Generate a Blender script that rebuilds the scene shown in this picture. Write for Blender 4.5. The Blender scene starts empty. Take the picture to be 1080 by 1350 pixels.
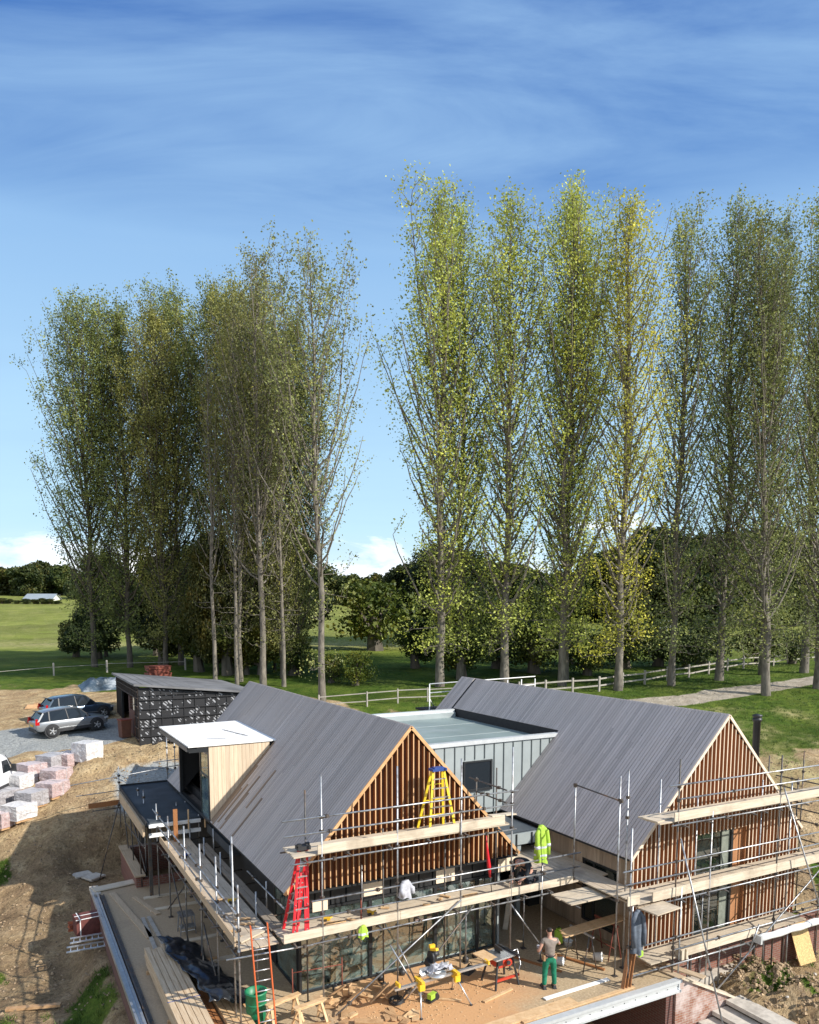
import bpy, bmesh, math, random
import numpy as np
from mathutils import Vector, Matrix, noise
R = math.radians
rnd = random.Random(7)
scn = bpy.context.scene
COL = scn.collection
# ---------------------------------------------------------------- camera (house axes: x along the gables, y along the ridges)
YAW = R(28.2); PITCH = R(6.45); CH = 10.6
cam = bpy.data.cameras.new("camera"); co = bpy.data.objects.new("camera", cam); COL.objects.link(co)
cam.sensor_fit = 'HORIZONTAL'; cam.sensor_width = 36; cam.lens = 36 * 1018 / 1080
cam.shift_y = 245 / 1080; cam.clip_end = 9000; cam.clip_start = .1
co.location = (0, 0, CH); co.rotation_euler = (R(90) - PITCH, 0, -YAW)
scn.camera = co
FH = (math.sin(YAW), math.cos(YAW)); RT = (math.cos(YAW), -math.sin(YAW))

# ---------------------------------------------------------------- node materials
def newmat(name):
    m = bpy.data.materials.new(name); m.use_nodes = True
    nt = m.node_tree; b = nt.nodes['Principled BSDF']
    return m, nt, b
def N(nt, t, **kw):
    n = nt.nodes.new(t)
    for k, v in kw.items():
        if k in n.inputs: n.inputs[k].default_value = v
        else: setattr(n, k, v)
    return n
def L(nt, a, b): nt.links.new(a, b)
def mixc(nt, fac, a, b, typ='MIX'):
    n = nt.nodes.new('ShaderNodeMix'); n.data_type = 'RGBA'; n.blend_type = typ
    for s, v in ((0, fac), (6, a), (7, b)):
        if hasattr(v, 'is_linked') or hasattr(v, 'links'): L(nt, v, n.inputs[s])
        elif s == 0: n.inputs[0].default_value = v
        else: n.inputs[s].default_value = (*v, 1)
    return n.outputs[2]
def ramp(nt, src, stops):
    n = nt.nodes.new('ShaderNodeValToRGB'); e = n.color_ramp.elements
    while len(e) < len(stops): e.new(.5)
    for i, (p, c) in enumerate(stops):
        e[i].position = p; e[i].color = (*c, 1) if len(c) == 3 else c
    L(nt, src, n.inputs[0]); return n.outputs[0]
def math_n(nt, op, a, b=None, clamp=False):
    n = nt.nodes.new('ShaderNodeMath'); n.operation = op; n.use_clamp = clamp
    for i, v in enumerate((a, b)):
        if v is None: continue
        if hasattr(v, 'links'): L(nt, v, n.inputs[i])
        else: n.inputs[i].default_value = v
    return n.outputs[0]
def coords(nt, scale=(1, 1, 1), world=False):
    if world: src = N(nt, 'ShaderNodeNewGeometry').outputs['Position']
    else: src = N(nt, 'ShaderNodeTexCoord').outputs['Object']
    mp = nt.nodes.new('ShaderNodeMapping'); mp.inputs['Scale'].default_value = scale
    L(nt, src, mp.inputs[0]); return mp.outputs[0]
def noisef(nt, vec, scale, detail=4, rough=.55, dist=0):
    n = N(nt, 'ShaderNodeTexNoise'); n.inputs['Scale'].default_value = scale
    n.inputs['Detail'].default_value = detail; n.inputs['Roughness'].default_value = rough; n.inputs['Distortion'].default_value = dist
    L(nt, vec, n.inputs['Vector']); return n.outputs['Fac']
def bump(nt, b, h, strength=.3, dist=.02):
    n = N(nt, 'ShaderNodeBump'); n.inputs['Strength'].default_value = strength; n.inputs['Distance'].default_value = dist
    L(nt, h, n.inputs['Height']); L(nt, n.outputs[0], b.inputs['Normal'])
def plain(name, c, rough=.6, metal=0, var=.25, scale=6, dirt=None, bmp=.15, stretch=(1, 1, 1), island=0):
    m, nt, b = newmat(name)
    v = coords(nt, stretch); f = noisef(nt, v, scale, 5)
    lo = tuple(x * (1 - var) for x in c); hi = tuple(min(1, x * (1 + var)) for x in c)
    col = ramp(nt, f, [(.3, lo), (.7, hi)])
    if dirt:
        d = ramp(nt, noisef(nt, v, scale * .35, 6, .7), [(.5, (0, 0, 0)), (.68, (1, 1, 1))])
        col = mixc(nt, d, col, dirt)
    if island:
        g = N(nt, 'ShaderNodeNewGeometry').outputs['Random Per Island']
        k = ramp(nt, g, [(0, (1 - island,) * 3), (1, (1 + island * .0,) * 3)])
        col = mixc(nt, 1.0, col, k, 'MULTIPLY')
    L(nt, col, b.inputs['Base Color']); b.inputs['Roughness'].default_value = rough; b.inputs['Metallic'].default_value = metal
    if bmp: bump(nt, b, f, bmp, .01)
    return m
def woodmat(name, a, b2, grain=(30, 30, 1.2), island=.35, rough=.75, dark=None, darkamt=(.62, .75), extra=None):
    """timber: long grain along one axis, every board its own tone"""
    m, nt, b = newmat(name)
    v = coords(nt, grain)
    gi = N(nt, 'ShaderNodeNewGeometry').outputs['Random Per Island']
    add = nt.nodes.new('ShaderNodeVectorMath'); add.operation = 'ADD'
    cmb = N(nt, 'ShaderNodeCombineXYZ')
    for i in range(3): L(nt, math_n(nt, 'MULTIPLY', gi, 37.0 + i * 11), cmb.inputs[i])
    L(nt, v, add.inputs[0]); L(nt, cmb.outputs[0], add.inputs[1])
    f = noisef(nt, add.outputs[0], 1.0, 6, .65, .6)
    col = ramp(nt, f, [(.28, a), (.72, b2)])
    k = ramp(nt, gi, [(0, (1 - island,) * 3), (.5, (1 - island * .4,) * 3), (1, (1, 1, 1))])
    col = mixc(nt, 1.0, col, k, 'MULTIPLY')
    if dark:
        d = ramp(nt, noisef(nt, coords(nt, (.5, .5, .5)), 1.6, 5, .6), [(darkamt[0], (0, 0, 0)), (darkamt[1], (1, 1, 1))])
        col = mixc(nt, d, col, dark)
    L(nt, col, b.inputs['Base Color']); b.inputs['Roughness'].default_value = rough
    bump(nt, b, f, .35, .006)
    return m
M = {}
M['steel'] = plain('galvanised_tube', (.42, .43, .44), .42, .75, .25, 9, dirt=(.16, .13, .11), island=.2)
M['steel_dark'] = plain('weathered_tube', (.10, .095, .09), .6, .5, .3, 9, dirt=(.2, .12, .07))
M['coupler'] = plain('rusty_coupler', (.12, .10, .085), .6, .6, .4, 30)
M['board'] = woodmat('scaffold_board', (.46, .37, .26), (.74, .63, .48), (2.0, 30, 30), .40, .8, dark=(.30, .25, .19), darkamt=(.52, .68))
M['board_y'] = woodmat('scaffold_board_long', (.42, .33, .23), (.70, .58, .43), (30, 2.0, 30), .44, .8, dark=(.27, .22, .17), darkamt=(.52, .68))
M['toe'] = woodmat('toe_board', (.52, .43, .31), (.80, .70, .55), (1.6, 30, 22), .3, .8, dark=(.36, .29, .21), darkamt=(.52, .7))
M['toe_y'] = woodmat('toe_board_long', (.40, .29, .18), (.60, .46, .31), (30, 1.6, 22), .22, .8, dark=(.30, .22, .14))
M['fresh'] = woodmat('fresh_timber', (.56, .34, .16), (.80, .56, .32), (6, 6, 6), .35, .7)
M['offcut'] = woodmat('timber_offcut', (.40, .22, .10), (.66, .42, .22), (5, 5, 5), .55, .7)
M['cheek'] = woodmat('pale_larch', (.56, .42, .28), (.78, .64, .47), (26, 26, 1.3), .25, .7)
M['larch'] = woodmat('larch_cladding', (.36, .25, .16), (.58, .44, .31), (26, 26, 1.3), .38, .75)
M['stack'] = woodmat('stacked_timber', (.46, .30, .16), (.80, .64, .44), (26, 1.2, 26), .5, .7)
M['stain'] = woodmat('stained_timber', (.26, .10, .03), (.44, .19, .07), (20, 1.2, 20), .35, .6)

def roofmat(name, a, b2, brown):
    m, nt, b = newmat(name)
    gi = N(nt, 'ShaderNodeNewGeometry').outputs['Random Per Island']
    v = coords(nt, (1.2, 22, 1.2))
    add = nt.nodes.new('ShaderNodeVectorMath'); add.operation = 'ADD'
    cmb = N(nt, 'ShaderNodeCombineXYZ'); L(nt, math_n(nt, 'MULTIPLY', gi, 43.0), cmb.inputs[0]); L(nt, math_n(nt, 'MULTIPLY', gi, 91.0), cmb.inputs[2])
    L(nt, v, add.inputs[0]); L(nt, cmb.outputs[0], add.inputs[1])
    f = noisef(nt, add.outputs[0], 1.0, 6, .7)
    col = ramp(nt, f, [(.25, a), (.75, b2)])
    tone = ramp(nt, gi, [(0, (.74,) * 3), (.3, (.88,) * 3), (.6, (.94,) * 3), (.95, (1.0,) * 3), (1, (1.1,) * 3)])
    col = mixc(nt, 1.0, col, tone, 'MULTIPLY')
    # knots / water marks
    kn = ramp(nt, noisef(nt, coords(nt, (5, 9, 5)), 1.0, 2, .5), [(.70, (0, 0, 0)), (.76, (1, 1, 1))])
    col = mixc(nt, math_n(nt, 'MULTIPLY', kn, .55), col, tuple(x * .4 for x in a))
    big = ramp(nt, noisef(nt, coords(nt, (.35, .35, .35)), 1.0, 4, .6), [(.42, (0, 0, 0)), (.75, (1, 1, 1))])
    col = mixc(nt, math_n(nt, 'MULTIPLY', big, .5), col, brown)
    L(nt, col, b.inputs['Base Color']); b.inputs['Roughness'].default_value = .7
    bump(nt, b, f, .4, .006)
    return m
M['roof1'] = roofmat('weathered_roof_board', (.395, .345, .315), (.53, .465, .425), (.42, .34, .28))
M['roof2'] = roofmat('weathered_roof_board_pale', (.46, .405, .37), (.61, .535, .495), (.52, .43, .37))
M['roofbrown'] = woodmat('unweathered_roof_board', (.17, .115, .075), (.32, .235, .165), (1.2, 22, 1.2), .3, .75)
M['under'] = plain('roof_membrane', (.02, .02, .022), .8)
M['black'] = plain('black_breather_membrane', (.012, .012, .013), .75, 0, .4, 2, bmp=.5)
M['frame'] = plain('dark_window_frame', (.02, .022, .024), .4, 0, .1)
M['felt'] = plain('black_roof_felt', (.035, .045, .055), .55, 0, .35, 1.2, dirt=(.09, .10, .11))
M['zinc'] = plain('zinc_sheet', (.36, .40, .40), .45, .25, .08, 1.5, bmp=.05)
M['zincroof'] = plain('grey_flat_roof', (.22, .275, .265), .55, .1, .14, .6, dirt=(.33, .38, .38), bmp=.03)
M['trim'] = plain('pale_metal_trim', (.62, .64, .64), .4, .3, .08)
M['white'] = plain('white_membrane', (.80, .79, .76), .7, 0, .06, 2, bmp=.05)
M['whitepaint'] = plain('white_paint', (.78, .78, .76), .45, 0, .06, 3, bmp=0)
M['insul'] = plain('cream_panel', (.82, .68, .50), .8, 0, .05, 2)
M['mark'] = plain('printed_mark', (.10, .10, .11), .8)
M['concrete'] = plain('concrete', (.52, .47, .40), .85, 0, .18, 5, dirt=(.36, .32, .27))
M['conc_dk'] = plain('dark_concrete', (.22, .20, .18), .85, 0, .2, 4)  # concrete in a darker tone, for step risers and house floor
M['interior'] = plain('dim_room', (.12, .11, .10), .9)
M['tarp'] = plain('black_polythene', (.02, .022, .026), .28, 0, .4, 3, bmp=.6)
M['flue'] = plain('black_flue', (.025, .027, .03), .45)
M['redpaint'] = plain('red_fibreglass', (.62, .02, .03), .4, 0, .12, bmp=0)
M['orangepaint'] = plain('orange_fibreglass', (.62, .13, .04), .45, 0, .12, bmp=0)
M['yellowpaint'] = plain('yellow_fibreglass', (.78, .55, .03), .45, 0, .12, bmp=0)
M['yellow'] = plain('yellow_plastic', (.80, .48, .03), .45, 0, .12, bmp=0)
M['blue'] = plain('blue_plastic', (.03, .07, .25), .45, 0, .1)
M['alu'] = plain('aluminium', (.62, .63, .64), .35, .8, .1)
M['green'] = plain('green_plastic', (.012, .17, .075), .45, 0, .15, 4)
M['greentrouser'] = plain('green_work_trousers', (.006, .16, .085), .85, 0, .3, 12)
M['greyshirt'] = plain('grey_brown_t_shirt', (.23, .19, .16), .9, 0, .2, 12)
M['darkcloth'] = plain('dark_work_clothes', (.022, .026, .034), .9, 0, .3, 10)
M['skin'] = plain('skin', (.50, .27, .19), .55, 0, .08, 6, bmp=0)
M['hair'] = plain('dark_hair', (.02, .014, .01), .7)
M['hivis'] = plain('hi_vis_fabric', (.34, .52, .05), .7, 0, .15, 8)
M['reflect'] = plain('reflective_tape', (.60, .63, .68), .4, .2)
M['greycoat'] = plain('grey_blue_fabric', (.10, .12, .15), .85, 0, .3, 8)
M['palecoat'] = plain('white_grey_fabric', (.42, .42, .45), .8, 0, .25, 6)
M['redtool'] = plain('red_tool_casing', (.50, .05, .025), .4, 0, .1)
M['dark'] = plain('dark_plastic', (.03, .03, .032), .5)
M['wrapdk'] = plain('shrink_wrap_grey', (.42, .40, .41), .3, 0, .35, 5, bmp=.8)
M['brickorange'] = plain('orange_brick', (.45, .13, .06), .85, 0, .25, 9, island=.4)
M['brickred'] = plain('dark_red_brick', (.17, .05, .04), .85, 0, .3, 9, island=.4)
M['osb'] = plain('osb_sheet', (.62, .42, .18), .8, 0, .35, 22)
M['rail'] = woodmat('weathered_fence_rail', (.30, .27, .23), (.52, .48, .42), (6, 6, 6), .35, .85)
M['rubber'] = plain('tyre_rubber', (.02, .02, .021), .8)
M['bin'] = plain('brown_bin', (.13, .055, .035), .6)
M['rust'] = plain('rust_painted_steel', (.20, .05, .03), .7)

def brickmat(name, c1, c2, mort, white=None, sc=1.0, vert='x'):
    m, nt, b = newmat(name)
    p = N(nt, 'ShaderNodeTexCoord').outputs['Object']
    s = N(nt, 'ShaderNodeSeparateXYZ'); L(nt, p, s.inputs[0])
    c = N(nt, 'ShaderNodeCombineXYZ')
    L(nt, s.outputs[0 if vert == 'x' else 1], c.inputs[0]); L(nt, s.outputs[2], c.inputs[1])
    br = N(nt, 'ShaderNodeTexBrick'); L(nt, c.outputs[0], br.inputs['Vector'])
    br.inputs['Scale'].default_value = 4.4 * sc; br.inputs['Brick Width'].default_value = 1; br.inputs['Row Height'].default_value = .34
    br.inputs['Mortar Size'].default_value = .045; br.inputs['Color1'].default_value = (*c1, 1); br.inputs['Color2'].default_value = (*c2, 1); br.inputs['Mortar'].default_value = (*mort, 1)
    col = br.outputs['Color']
    col = mixc(nt, math_n(nt, 'MULTIPLY', noisef(nt, coords(nt), 9, 5), .5), col, tuple(x * .5 for x in c1))
    if white:
        d = ramp(nt, noisef(nt, coords(nt), .9, 5, .7), [(.44, (0, 0, 0)), (.6, (1, 1, 1))])
        col = mixc(nt, math_n(nt, 'MULTIPLY', d, .65), col, white)
    L(nt, col, b.inputs['Base Color']); b.inputs['Roughness'].default_value = .85
    bump(nt, b, br.outputs['Fac'], -.5, .01)
    return m
M['brick'] = brickmat('red_brickwork', (.34, .14, .08), (.24, .09, .055), (.34, .29, .24), (.62, .55, .52))
M['brick_y'] = brickmat('dark_brickwork', (.16, .06, .045), (.12, .045, .035), (.16, .13, .11), vert='y')
M['brick_x'] = brickmat('plinth_brickwork', (.26, .095, .06), (.18, .065, .045), (.24, .20, .17))

def packmat(name, tint, wrap, amt):
    """a pack of bricks seen through shrink wrap"""
    m, nt, b = newmat(name)
    v = coords(nt)
    br = N(nt, 'ShaderNodeTexBrick'); L(nt, coords(nt, (1, 1, 1)), br.inputs['Vector'])
    s = N(nt, 'ShaderNodeSeparateXYZ'); L(nt, N(nt, 'ShaderNodeTexCoord').outputs['Object'], s.inputs[0])
    c = N(nt, 'ShaderNodeCombineXYZ'); L(nt, math_n(nt, 'ADD', s.outputs[0], s.outputs[1]), c.inputs[0]); L(nt, s.outputs[2], c.inputs[1])
    L(nt, c.outputs[0], br.inputs['Vector'])
    br.inputs['Scale'].default_value = 5; br.inputs['Row Height'].default_value = .36; br.inputs['Brick Width'].default_value = 1.05; br.inputs['Mortar Size'].default_value = .05
    br.inputs['Color1'].default_value = (*tint, 1); br.inputs['Color2'].default_value = (*[x * .7 for x in tint], 1); br.inputs['Mortar'].default_value = (.05, .03, .03, 1)
    w = noisef(nt, v, 5, 6, .7, 1.5)
    f = ramp(nt, w, [(.35, (amt * .55,) * 3), (.6, (min(1, amt * 1.25),) * 3)])
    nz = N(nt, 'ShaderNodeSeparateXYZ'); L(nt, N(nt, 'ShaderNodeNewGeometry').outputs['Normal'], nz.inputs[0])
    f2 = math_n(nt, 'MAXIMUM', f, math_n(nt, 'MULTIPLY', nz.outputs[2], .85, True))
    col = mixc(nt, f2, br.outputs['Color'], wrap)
    L(nt, col, b.inputs['Base Color']); b.inputs['Roughness'].default_value = .3
    bump(nt, b, w, .8, .05); return m
M['pack1'] = packmat('wrapped_red_bricks', (.34, .11, .09), (.66, .58, .57), .55)
M['pack2'] = packmat('wrapped_white_pack', (.40, .30, .28), (.70, .69, .68), .85)
M['pack3'] = packmat('wrapped_grey_pack', (.20, .16, .16), (.50, .49, .50), .6)

def glassmat(name, tint, rough=.04, trans=.35, film=.42):
    """building glass: dark mirror-like pane that lets part of the view through"""
    m, nt, b = newmat(name); out = nt.nodes['Material Output']
    tr = N(nt, 'ShaderNodeBsdfTransparent'); tr.inputs[0].default_value = (*tint, 1)
    gl = N(nt, 'ShaderNodeBsdfGlossy'); gl.inputs['Roughness'].default_value = rough; gl.inputs['Color'].default_value = (.9, .95, .95, 1)
    fr = N(nt, 'ShaderNodeFresnel'); fr.inputs['IOR'].default_value = 1.5
    k = math_n(nt, 'ADD', fr.outputs[0], trans, True)
    # film: pale green blotches painted in for reflections in the glass
    d = N(nt, 'ShaderNodeBsdfDiffuse'); d.inputs[0].default_value = (.30, .42, .38, 1)
    dm = ramp(nt, noisef(nt, coords(nt), 1.1, 5, .7, 1.2), [(.42, (.02,) * 3), (.68, (film,) * 3)])
    m1 = N(nt, 'ShaderNodeMixShader'); L(nt, k, m1.inputs[0]); L(nt, tr.outputs[0], m1.inputs[1]); L(nt, gl.outputs[0], m1.inputs[2])
    m2 = N(nt, 'ShaderNodeMixShader'); L(nt, dm, m2.inputs[0]); L(nt, m1.outputs[0], m2.inputs[1]); L(nt, d.outputs[0], m2.inputs[2])
    L(nt, m2.outputs[0], out.inputs[0])
    bn = N(nt, 'ShaderNodeBump'); bn.inputs['Strength'].default_value = .12; bn.inputs['Distance'].default_value = .05
    L(nt, noisef(nt, coords(nt), 1.3, 2), bn.inputs['Height']); L(nt, bn.outputs[0], gl.inputs['Normal'])
    return m
M['glass'] = glassmat('house_glass', (.55, .68, .62), .03, .30)
M['glassdk'] = glassmat('dark_glass', (.20, .22, .21), .03, .14, .07)
M['carglass'] = plain('car_glass', (.015, .02, .025), .06, 0, .05, bmp=0)
M['led'] = plain('red_lamp_lens', (.50, .01, .01), .2, 0, .05, bmp=0)
M['lamp'] = plain('clear_lamp_lens', (.7, .72, .75), .1, .3, .05, bmp=0)
def carpaint(name, c):
    m, nt, b = newmat(name); b.inputs['Base Color'].default_value = (*c, 1); b.inputs['Metallic'].default_value = .55
    b.inputs['Roughness'].default_value = .3; b.inputs['Coat Weight'].default_value = .7
    return m
M['silver'] = carpaint('silver_car_paint', (.30, .31, .32)); M['bluegrey'] = carpaint('slate_car_paint', (.07, .10, .14))
M['vanwhite'] = carpaint('white_van_paint', (.80, .81, .82)); M['vanwhite'].node_tree.nodes['Principled BSDF'].inputs['Metallic'].default_value = 0

def leafmat(name, cols, transl=.35, sc=.35, rough=.6):
    m, nt, b = newmat(name); out = nt.nodes['Material Output']
    gi = N(nt, 'ShaderNodeNewGeometry').outputs['Random Per Island']
    oi = N(nt, 'ShaderNodeObjectInfo')
    v = N(nt, 'ShaderNodeTexCoord').outputs['Object']
    add = nt.nodes.new('ShaderNodeVectorMath'); add.operation = 'ADD'
    cmb = N(nt, 'ShaderNodeCombineXYZ'); L(nt, math_n(nt, 'MULTIPLY', oi.outputs['Random'], 60.), cmb.inputs[0])
    L(nt, v, add.inputs[0]); L(nt, cmb.outputs[0], add.inputs[1])
    f = noisef(nt, add.outputs[0], sc, 4, .6)
    f = math_n(nt, 'ADD', math_n(nt, 'MULTIPLY', f, 1.0), math_n(nt, 'MULTIPLY', math_n(nt, 'SUBTRACT', gi, .5), .22))
    n = len(cols); col = ramp(nt, f, [(.28 + .44 * i / (n - 1), c) for i, c in enumerate(cols)])
    col = mixc(nt, 1.0, col, oi.outputs['Color'], 'MULTIPLY')
    L(nt, col, b.inputs['Base Color']); b.inputs['Roughness'].default_value = rough; b.inputs['Specular IOR Level'].default_value = .35
    t = N(nt, 'ShaderNodeBsdfTranslucent'); L(nt, col, t.inputs[0])
    mx = N(nt, 'ShaderNodeMixShader'); mx.inputs[0].default_value = transl
    L(nt, b.outputs[0], mx.inputs[1]); L(nt, t.outputs[0], mx.inputs[2]); L(nt, mx.outputs[0], out.inputs[0])
    return m
M['leaf'] = leafmat('poplar_leaf', [(.12, .135, .06), (.20, .215, .09), (.29, .30, .12), (.40, .38, .11)], .3, .42)
M['leafdk'] = leafmat('broad_leaf', [(.018, .032, .010), (.04, .06, .016), (.075, .09, .022), (.15, .13, .03)], .22, .3)
M['grassblade'] = leafmat('grass_blade', [(.05, .09, .015), (.10, .16, .03), (.20, .20, .06)], .3, .5)
M['bark'] = plain('pale_poplar_bark', (.17, .15, .12), .85, 0, .5, 2.2, dirt=(.055, .045, .035), bmp=.5, stretch=(2, 2, .6))
M['barkdk'] = plain('dark_bark', (.10, .085, .065), .9, 0, .4, 2.2, bmp=.5, stretch=(2, 2, .6))

# ---------------------------------------------------------------- mesh builder
class MB:
    def __init__(s): s.v = []; s.f = []; s.m = []; s.s = []
    def add(s, vs, fs, mi=0, smooth=False):
        o = len(s.v); s.v += [tuple(p) for p in vs]
        for f in fs: s.f.append([i + o for i in f]); s.m.append(mi); s.s.append(smooth)
        return s
    def box(s, x0, x1, y0, y1, z0, z1, mi=0):
        return s.add([(x0, y0, z0), (x1, y0, z0), (x1, y1, z0), (x0, y1, z0), (x0, y0, z1), (x1, y0, z1), (x1, y1, z1), (x0, y1, z1)],
                     [(0, 3, 2, 1), (4, 5, 6, 7), (0, 1, 5, 4), (1, 2, 6, 5), (2, 3, 7, 6), (3, 0, 4, 7)], mi)
    def rbox(s, c, size, rz=0, rx=0, ry=0, mi=0, taper=1):
        m = Matrix.Rotation(rz, 3, 'Z') @ Matrix.Rotation(ry, 3, 'Y') @ Matrix.Rotation(rx, 3, 'X')
        a, b, d = [q / 2 for q in size]; vs = []
        for z in (-d, d):
            k = taper if z > 0 else 1
            for x, y in ((-a, -b), (a, -b), (a, b), (-a, b)): vs.append(Vector(c) + m @ Vector((x * k, y * k, z)))
        return s.add(vs, [(0, 3, 2, 1), (4, 5, 6, 7), (0, 1, 5, 4), (1, 2, 6, 5), (2, 3, 7, 6), (3, 0, 4, 7)], mi)
    def bar(s, p, q, w, h, up=(0, 0, 1), mi=0):
        p, q = Vector(p), Vector(q); d = (q - p).normalized(); u = Vector(up)
        if abs(d.dot(u)) > .95: u = Vector((0, 1, 0))
        a = d.cross(u).normalized(); b = a.cross(d).normalized()
        vs = []
        for c in (p, q):
            for i, j in ((-1, -1), (1, -1), (1, 1), (-1, 1)): vs.append(c + a * (w / 2 * i) + b * (h / 2 * j))
        return s.add(vs, [(0, 1, 2, 3), (7, 6, 5, 4), (0, 4, 5, 1), (1, 5, 6, 2), (2, 6, 7, 3), (3, 7, 4, 0)], mi)
    def tube(s, pts, r, n=8, mi=0, cap=True, closed=False):
        pts = [Vector(p) for p in pts]; rr = r if isinstance(r, (list, tuple)) else [r] * len(pts)
        vs = []; fs = []; d0 = None
        for i, p in enumerate(pts):
            d = (pts[min(i + 1, len(pts) - 1)] - pts[max(i - 1, 0)]).normalized()
            if d0 is None:
                a = d.cross(Vector((0, 0, 1)) if abs(d.z) < .9 else Vector((1, 0, 0))).normalized()
            else: a = (a - d * a.dot(d)).normalized()
            d0 = d; b = d.cross(a)
            for k in range(n):
                t = 2 * math.pi * k / n; vs.append(p + (a * math.cos(t) + b * math.sin(t)) * rr[i])
        for i in range(len(pts) - 1):
            for k in range(n): fs.append((i * n + k, i * n + (k + 1) % n, (i + 1) * n + (k + 1) % n, (i + 1) * n + k))
        s.add(vs, fs, mi, True)
        if cap:
            o = len(s.v) - len(vs); s.f.append([o + k for k in range(n)][::-1]); s.f.append([o + (len(pts) - 1) * n + k for k in range(n)])
            s.m += [mi, mi]; s.s += [False, False]
        return s
    def prism(s, poly, ext, mi=0):
        e = Vector(ext); n = len(poly); vs = [Vector(p) for p in poly] + [Vector(p) + e for p in poly]
        fs = [tuple(range(n))[::-1], tuple(range(n, 2 * n))] + [(i, (i + 1) % n, n + (i + 1) % n, n + i) for i in range(n)]
        return s.add(vs, fs, mi)
    def lathe(s, c, prof, n=16, mi=0):
        vs = []; fs = []
        for (r, z) in prof:
            for k in range(n): t = 2 * math.pi * k / n; vs.append((c[0] + r * math.cos(t), c[1] + r * math.sin(t), c[2] + z))
        for i in range(len(prof) - 1):
            for k in range(n): fs.append((i * n + k, i * n + (k + 1) % n, (i + 1) * n + (k + 1) % n, (i + 1) * n + k))
        return s.add(vs, fs, mi, True)
    def quad(s, a, b, c, d, mi=0): return s.add([a, b, c, d], [(0, 1, 2, 3)], mi)
    def build(s, name, mats, parent=None, bevel=0, fixn=True):
        off = Vector(ORIG.get(parent.name, (0, 0, 0))) if parent else Vector((0, 0, 0))
        me = bpy.data.meshes.new(name); me.from_pydata([tuple(Vector(p) - off) for p in s.v], [], s.f)
        if not isinstance(mats, (list, tuple)): mats = [mats]
        for m in mats: me.materials.append(m)
        me.polygons.foreach_set('material_index', s.m); me.polygons.foreach_set('use_smooth', s.s)
        if fixn:
            bm = bmesh.new(); bm.from_mesh(me); bmesh.ops.recalc_face_normals(bm, faces=bm.faces); bm.to_mesh(me); bm.free()
        me.update()
        o = bpy.data.objects.new(name, me); COL.objects.link(o)
        if parent: o.parent = parent; ORIG[o.name] = tuple(off)
        if bevel:
            b = o.modifiers.new('bevel', 'BEVEL'); b.width = bevel; b.segments = 2; b.limit_method = 'ANGLE'
        return o
ORIG = {}
def thing(name, label, cat, loc=(0, 0, 0), rz=0, group=None):
    o = bpy.data.objects.new(name, None); COL.objects.link(o); o.location = loc; o.rotation_euler = (0, 0, rz)
    o.empty_display_size = .2
    ORIG[o.name] = tuple(loc) if rz == 0 else (0, 0, 0)
    tag(o, label, cat, group); return o
def tag(o, label, cat, group=None):
    o['label'] = label; o['category'] = cat
    if group: o['group'] = group
    return o
def kind(o, k='structure'): o['kind'] = k; return o
def lthing(name, label, cat, loc, rz=0, group=None):
    """thing whose parts are modelled in local coordinates"""
    o = thing(name, label, cat, loc, rz, group); ORIG[o.name] = (0, 0, 0); return o
def copy_tree(o, loc=None, rz=None, label=None, group=None, sc=None, parent=None):
    c = o.copy(); COL.objects.link(c)
    if parent: c.parent = parent
    for ch in list(o.children): copy_tree(ch, parent=c)
    if loc is not None: c.location = loc
    if rz is not None: c.rotation_euler = (0, 0, rz)
    if sc is not None: c.scale = sc if hasattr(sc, '__len__') else (sc,) * 3
    if label: c['label'] = label
    if group: c['group'] = group
    return c
# ---------------------------------------------------------------- world, sun
AZ = math.atan2(-.78, .62)      # towards the sun in the x,y plane
EL = R(32.5)
sd = Vector((math.cos(AZ) * math.cos(EL), math.sin(AZ) * math.cos(EL), math.sin(EL)))
sun = bpy.data.lights.new('sun', 'SUN'); sun.energy = 4.7; sun.angle = R(.5); sun.color = (1, .95, .87)
so = bpy.data.objects.new('sun', sun); COL.objects.link(so); so.location = (30, -30, 40)
so.rotation_euler = (-sd).to_track_quat('-Z', 'Y').to_euler()
w = bpy.data.worlds.new('World'); scn.world = w; w.use_nodes = True; nt = w.node_tree
bg = nt.nodes['Background']; bg.inputs['Strength'].default_value = .110
sky = N(nt, 'ShaderNodeTexSky'); sky.sky_type = 'NISHITA'; sky.sun_disc = False; sky.sun_elevation = EL
sky.sun_rotation = math.pi / 2 - AZ; sky.altitude = 0; sky.air_density = 1.0; sky.dust_density = .6; sky.ozone_density = 2.0
g = N(nt, 'ShaderNodeTexCoord').outputs['Generated']
sp = N(nt, 'ShaderNodeSeparateXYZ'); L(nt, g, sp.inputs[0])
z = sp.outputs[2]
# cirrus: a flat layer high above, seen in perspective, drawn out by the wind
zz = math_n(nt, 'MAXIMUM', math_n(nt, 'ADD', z, .12), .03)
cb = N(nt, 'ShaderNodeCombineXYZ'); L(nt, math_n(nt, 'DIVIDE', sp.outputs[0], zz), cb.inputs[0]); L(nt, math_n(nt, 'DIVIDE', sp.outputs[1], zz), cb.inputs[1])
mr = N(nt, 'ShaderNodeMapping'); mr.inputs['Rotation'].default_value = (0, 0, R(25)); L(nt, cb.outputs[0], mr.inputs[0])
mp = N(nt, 'ShaderNodeMapping'); mp.inputs['Scale'].default_value = (.42, 1.25, 1); mp.inputs['Location'].default_value = (1.3, .4, 0)
L(nt, mr.outputs[0], mp.inputs[0])
c1 = noisef(nt, mp.outputs[0], 3.0, 9, .6, .9); c2 = noisef(nt, mp.outputs[0], 1.05, 4, .5, .4)
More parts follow.
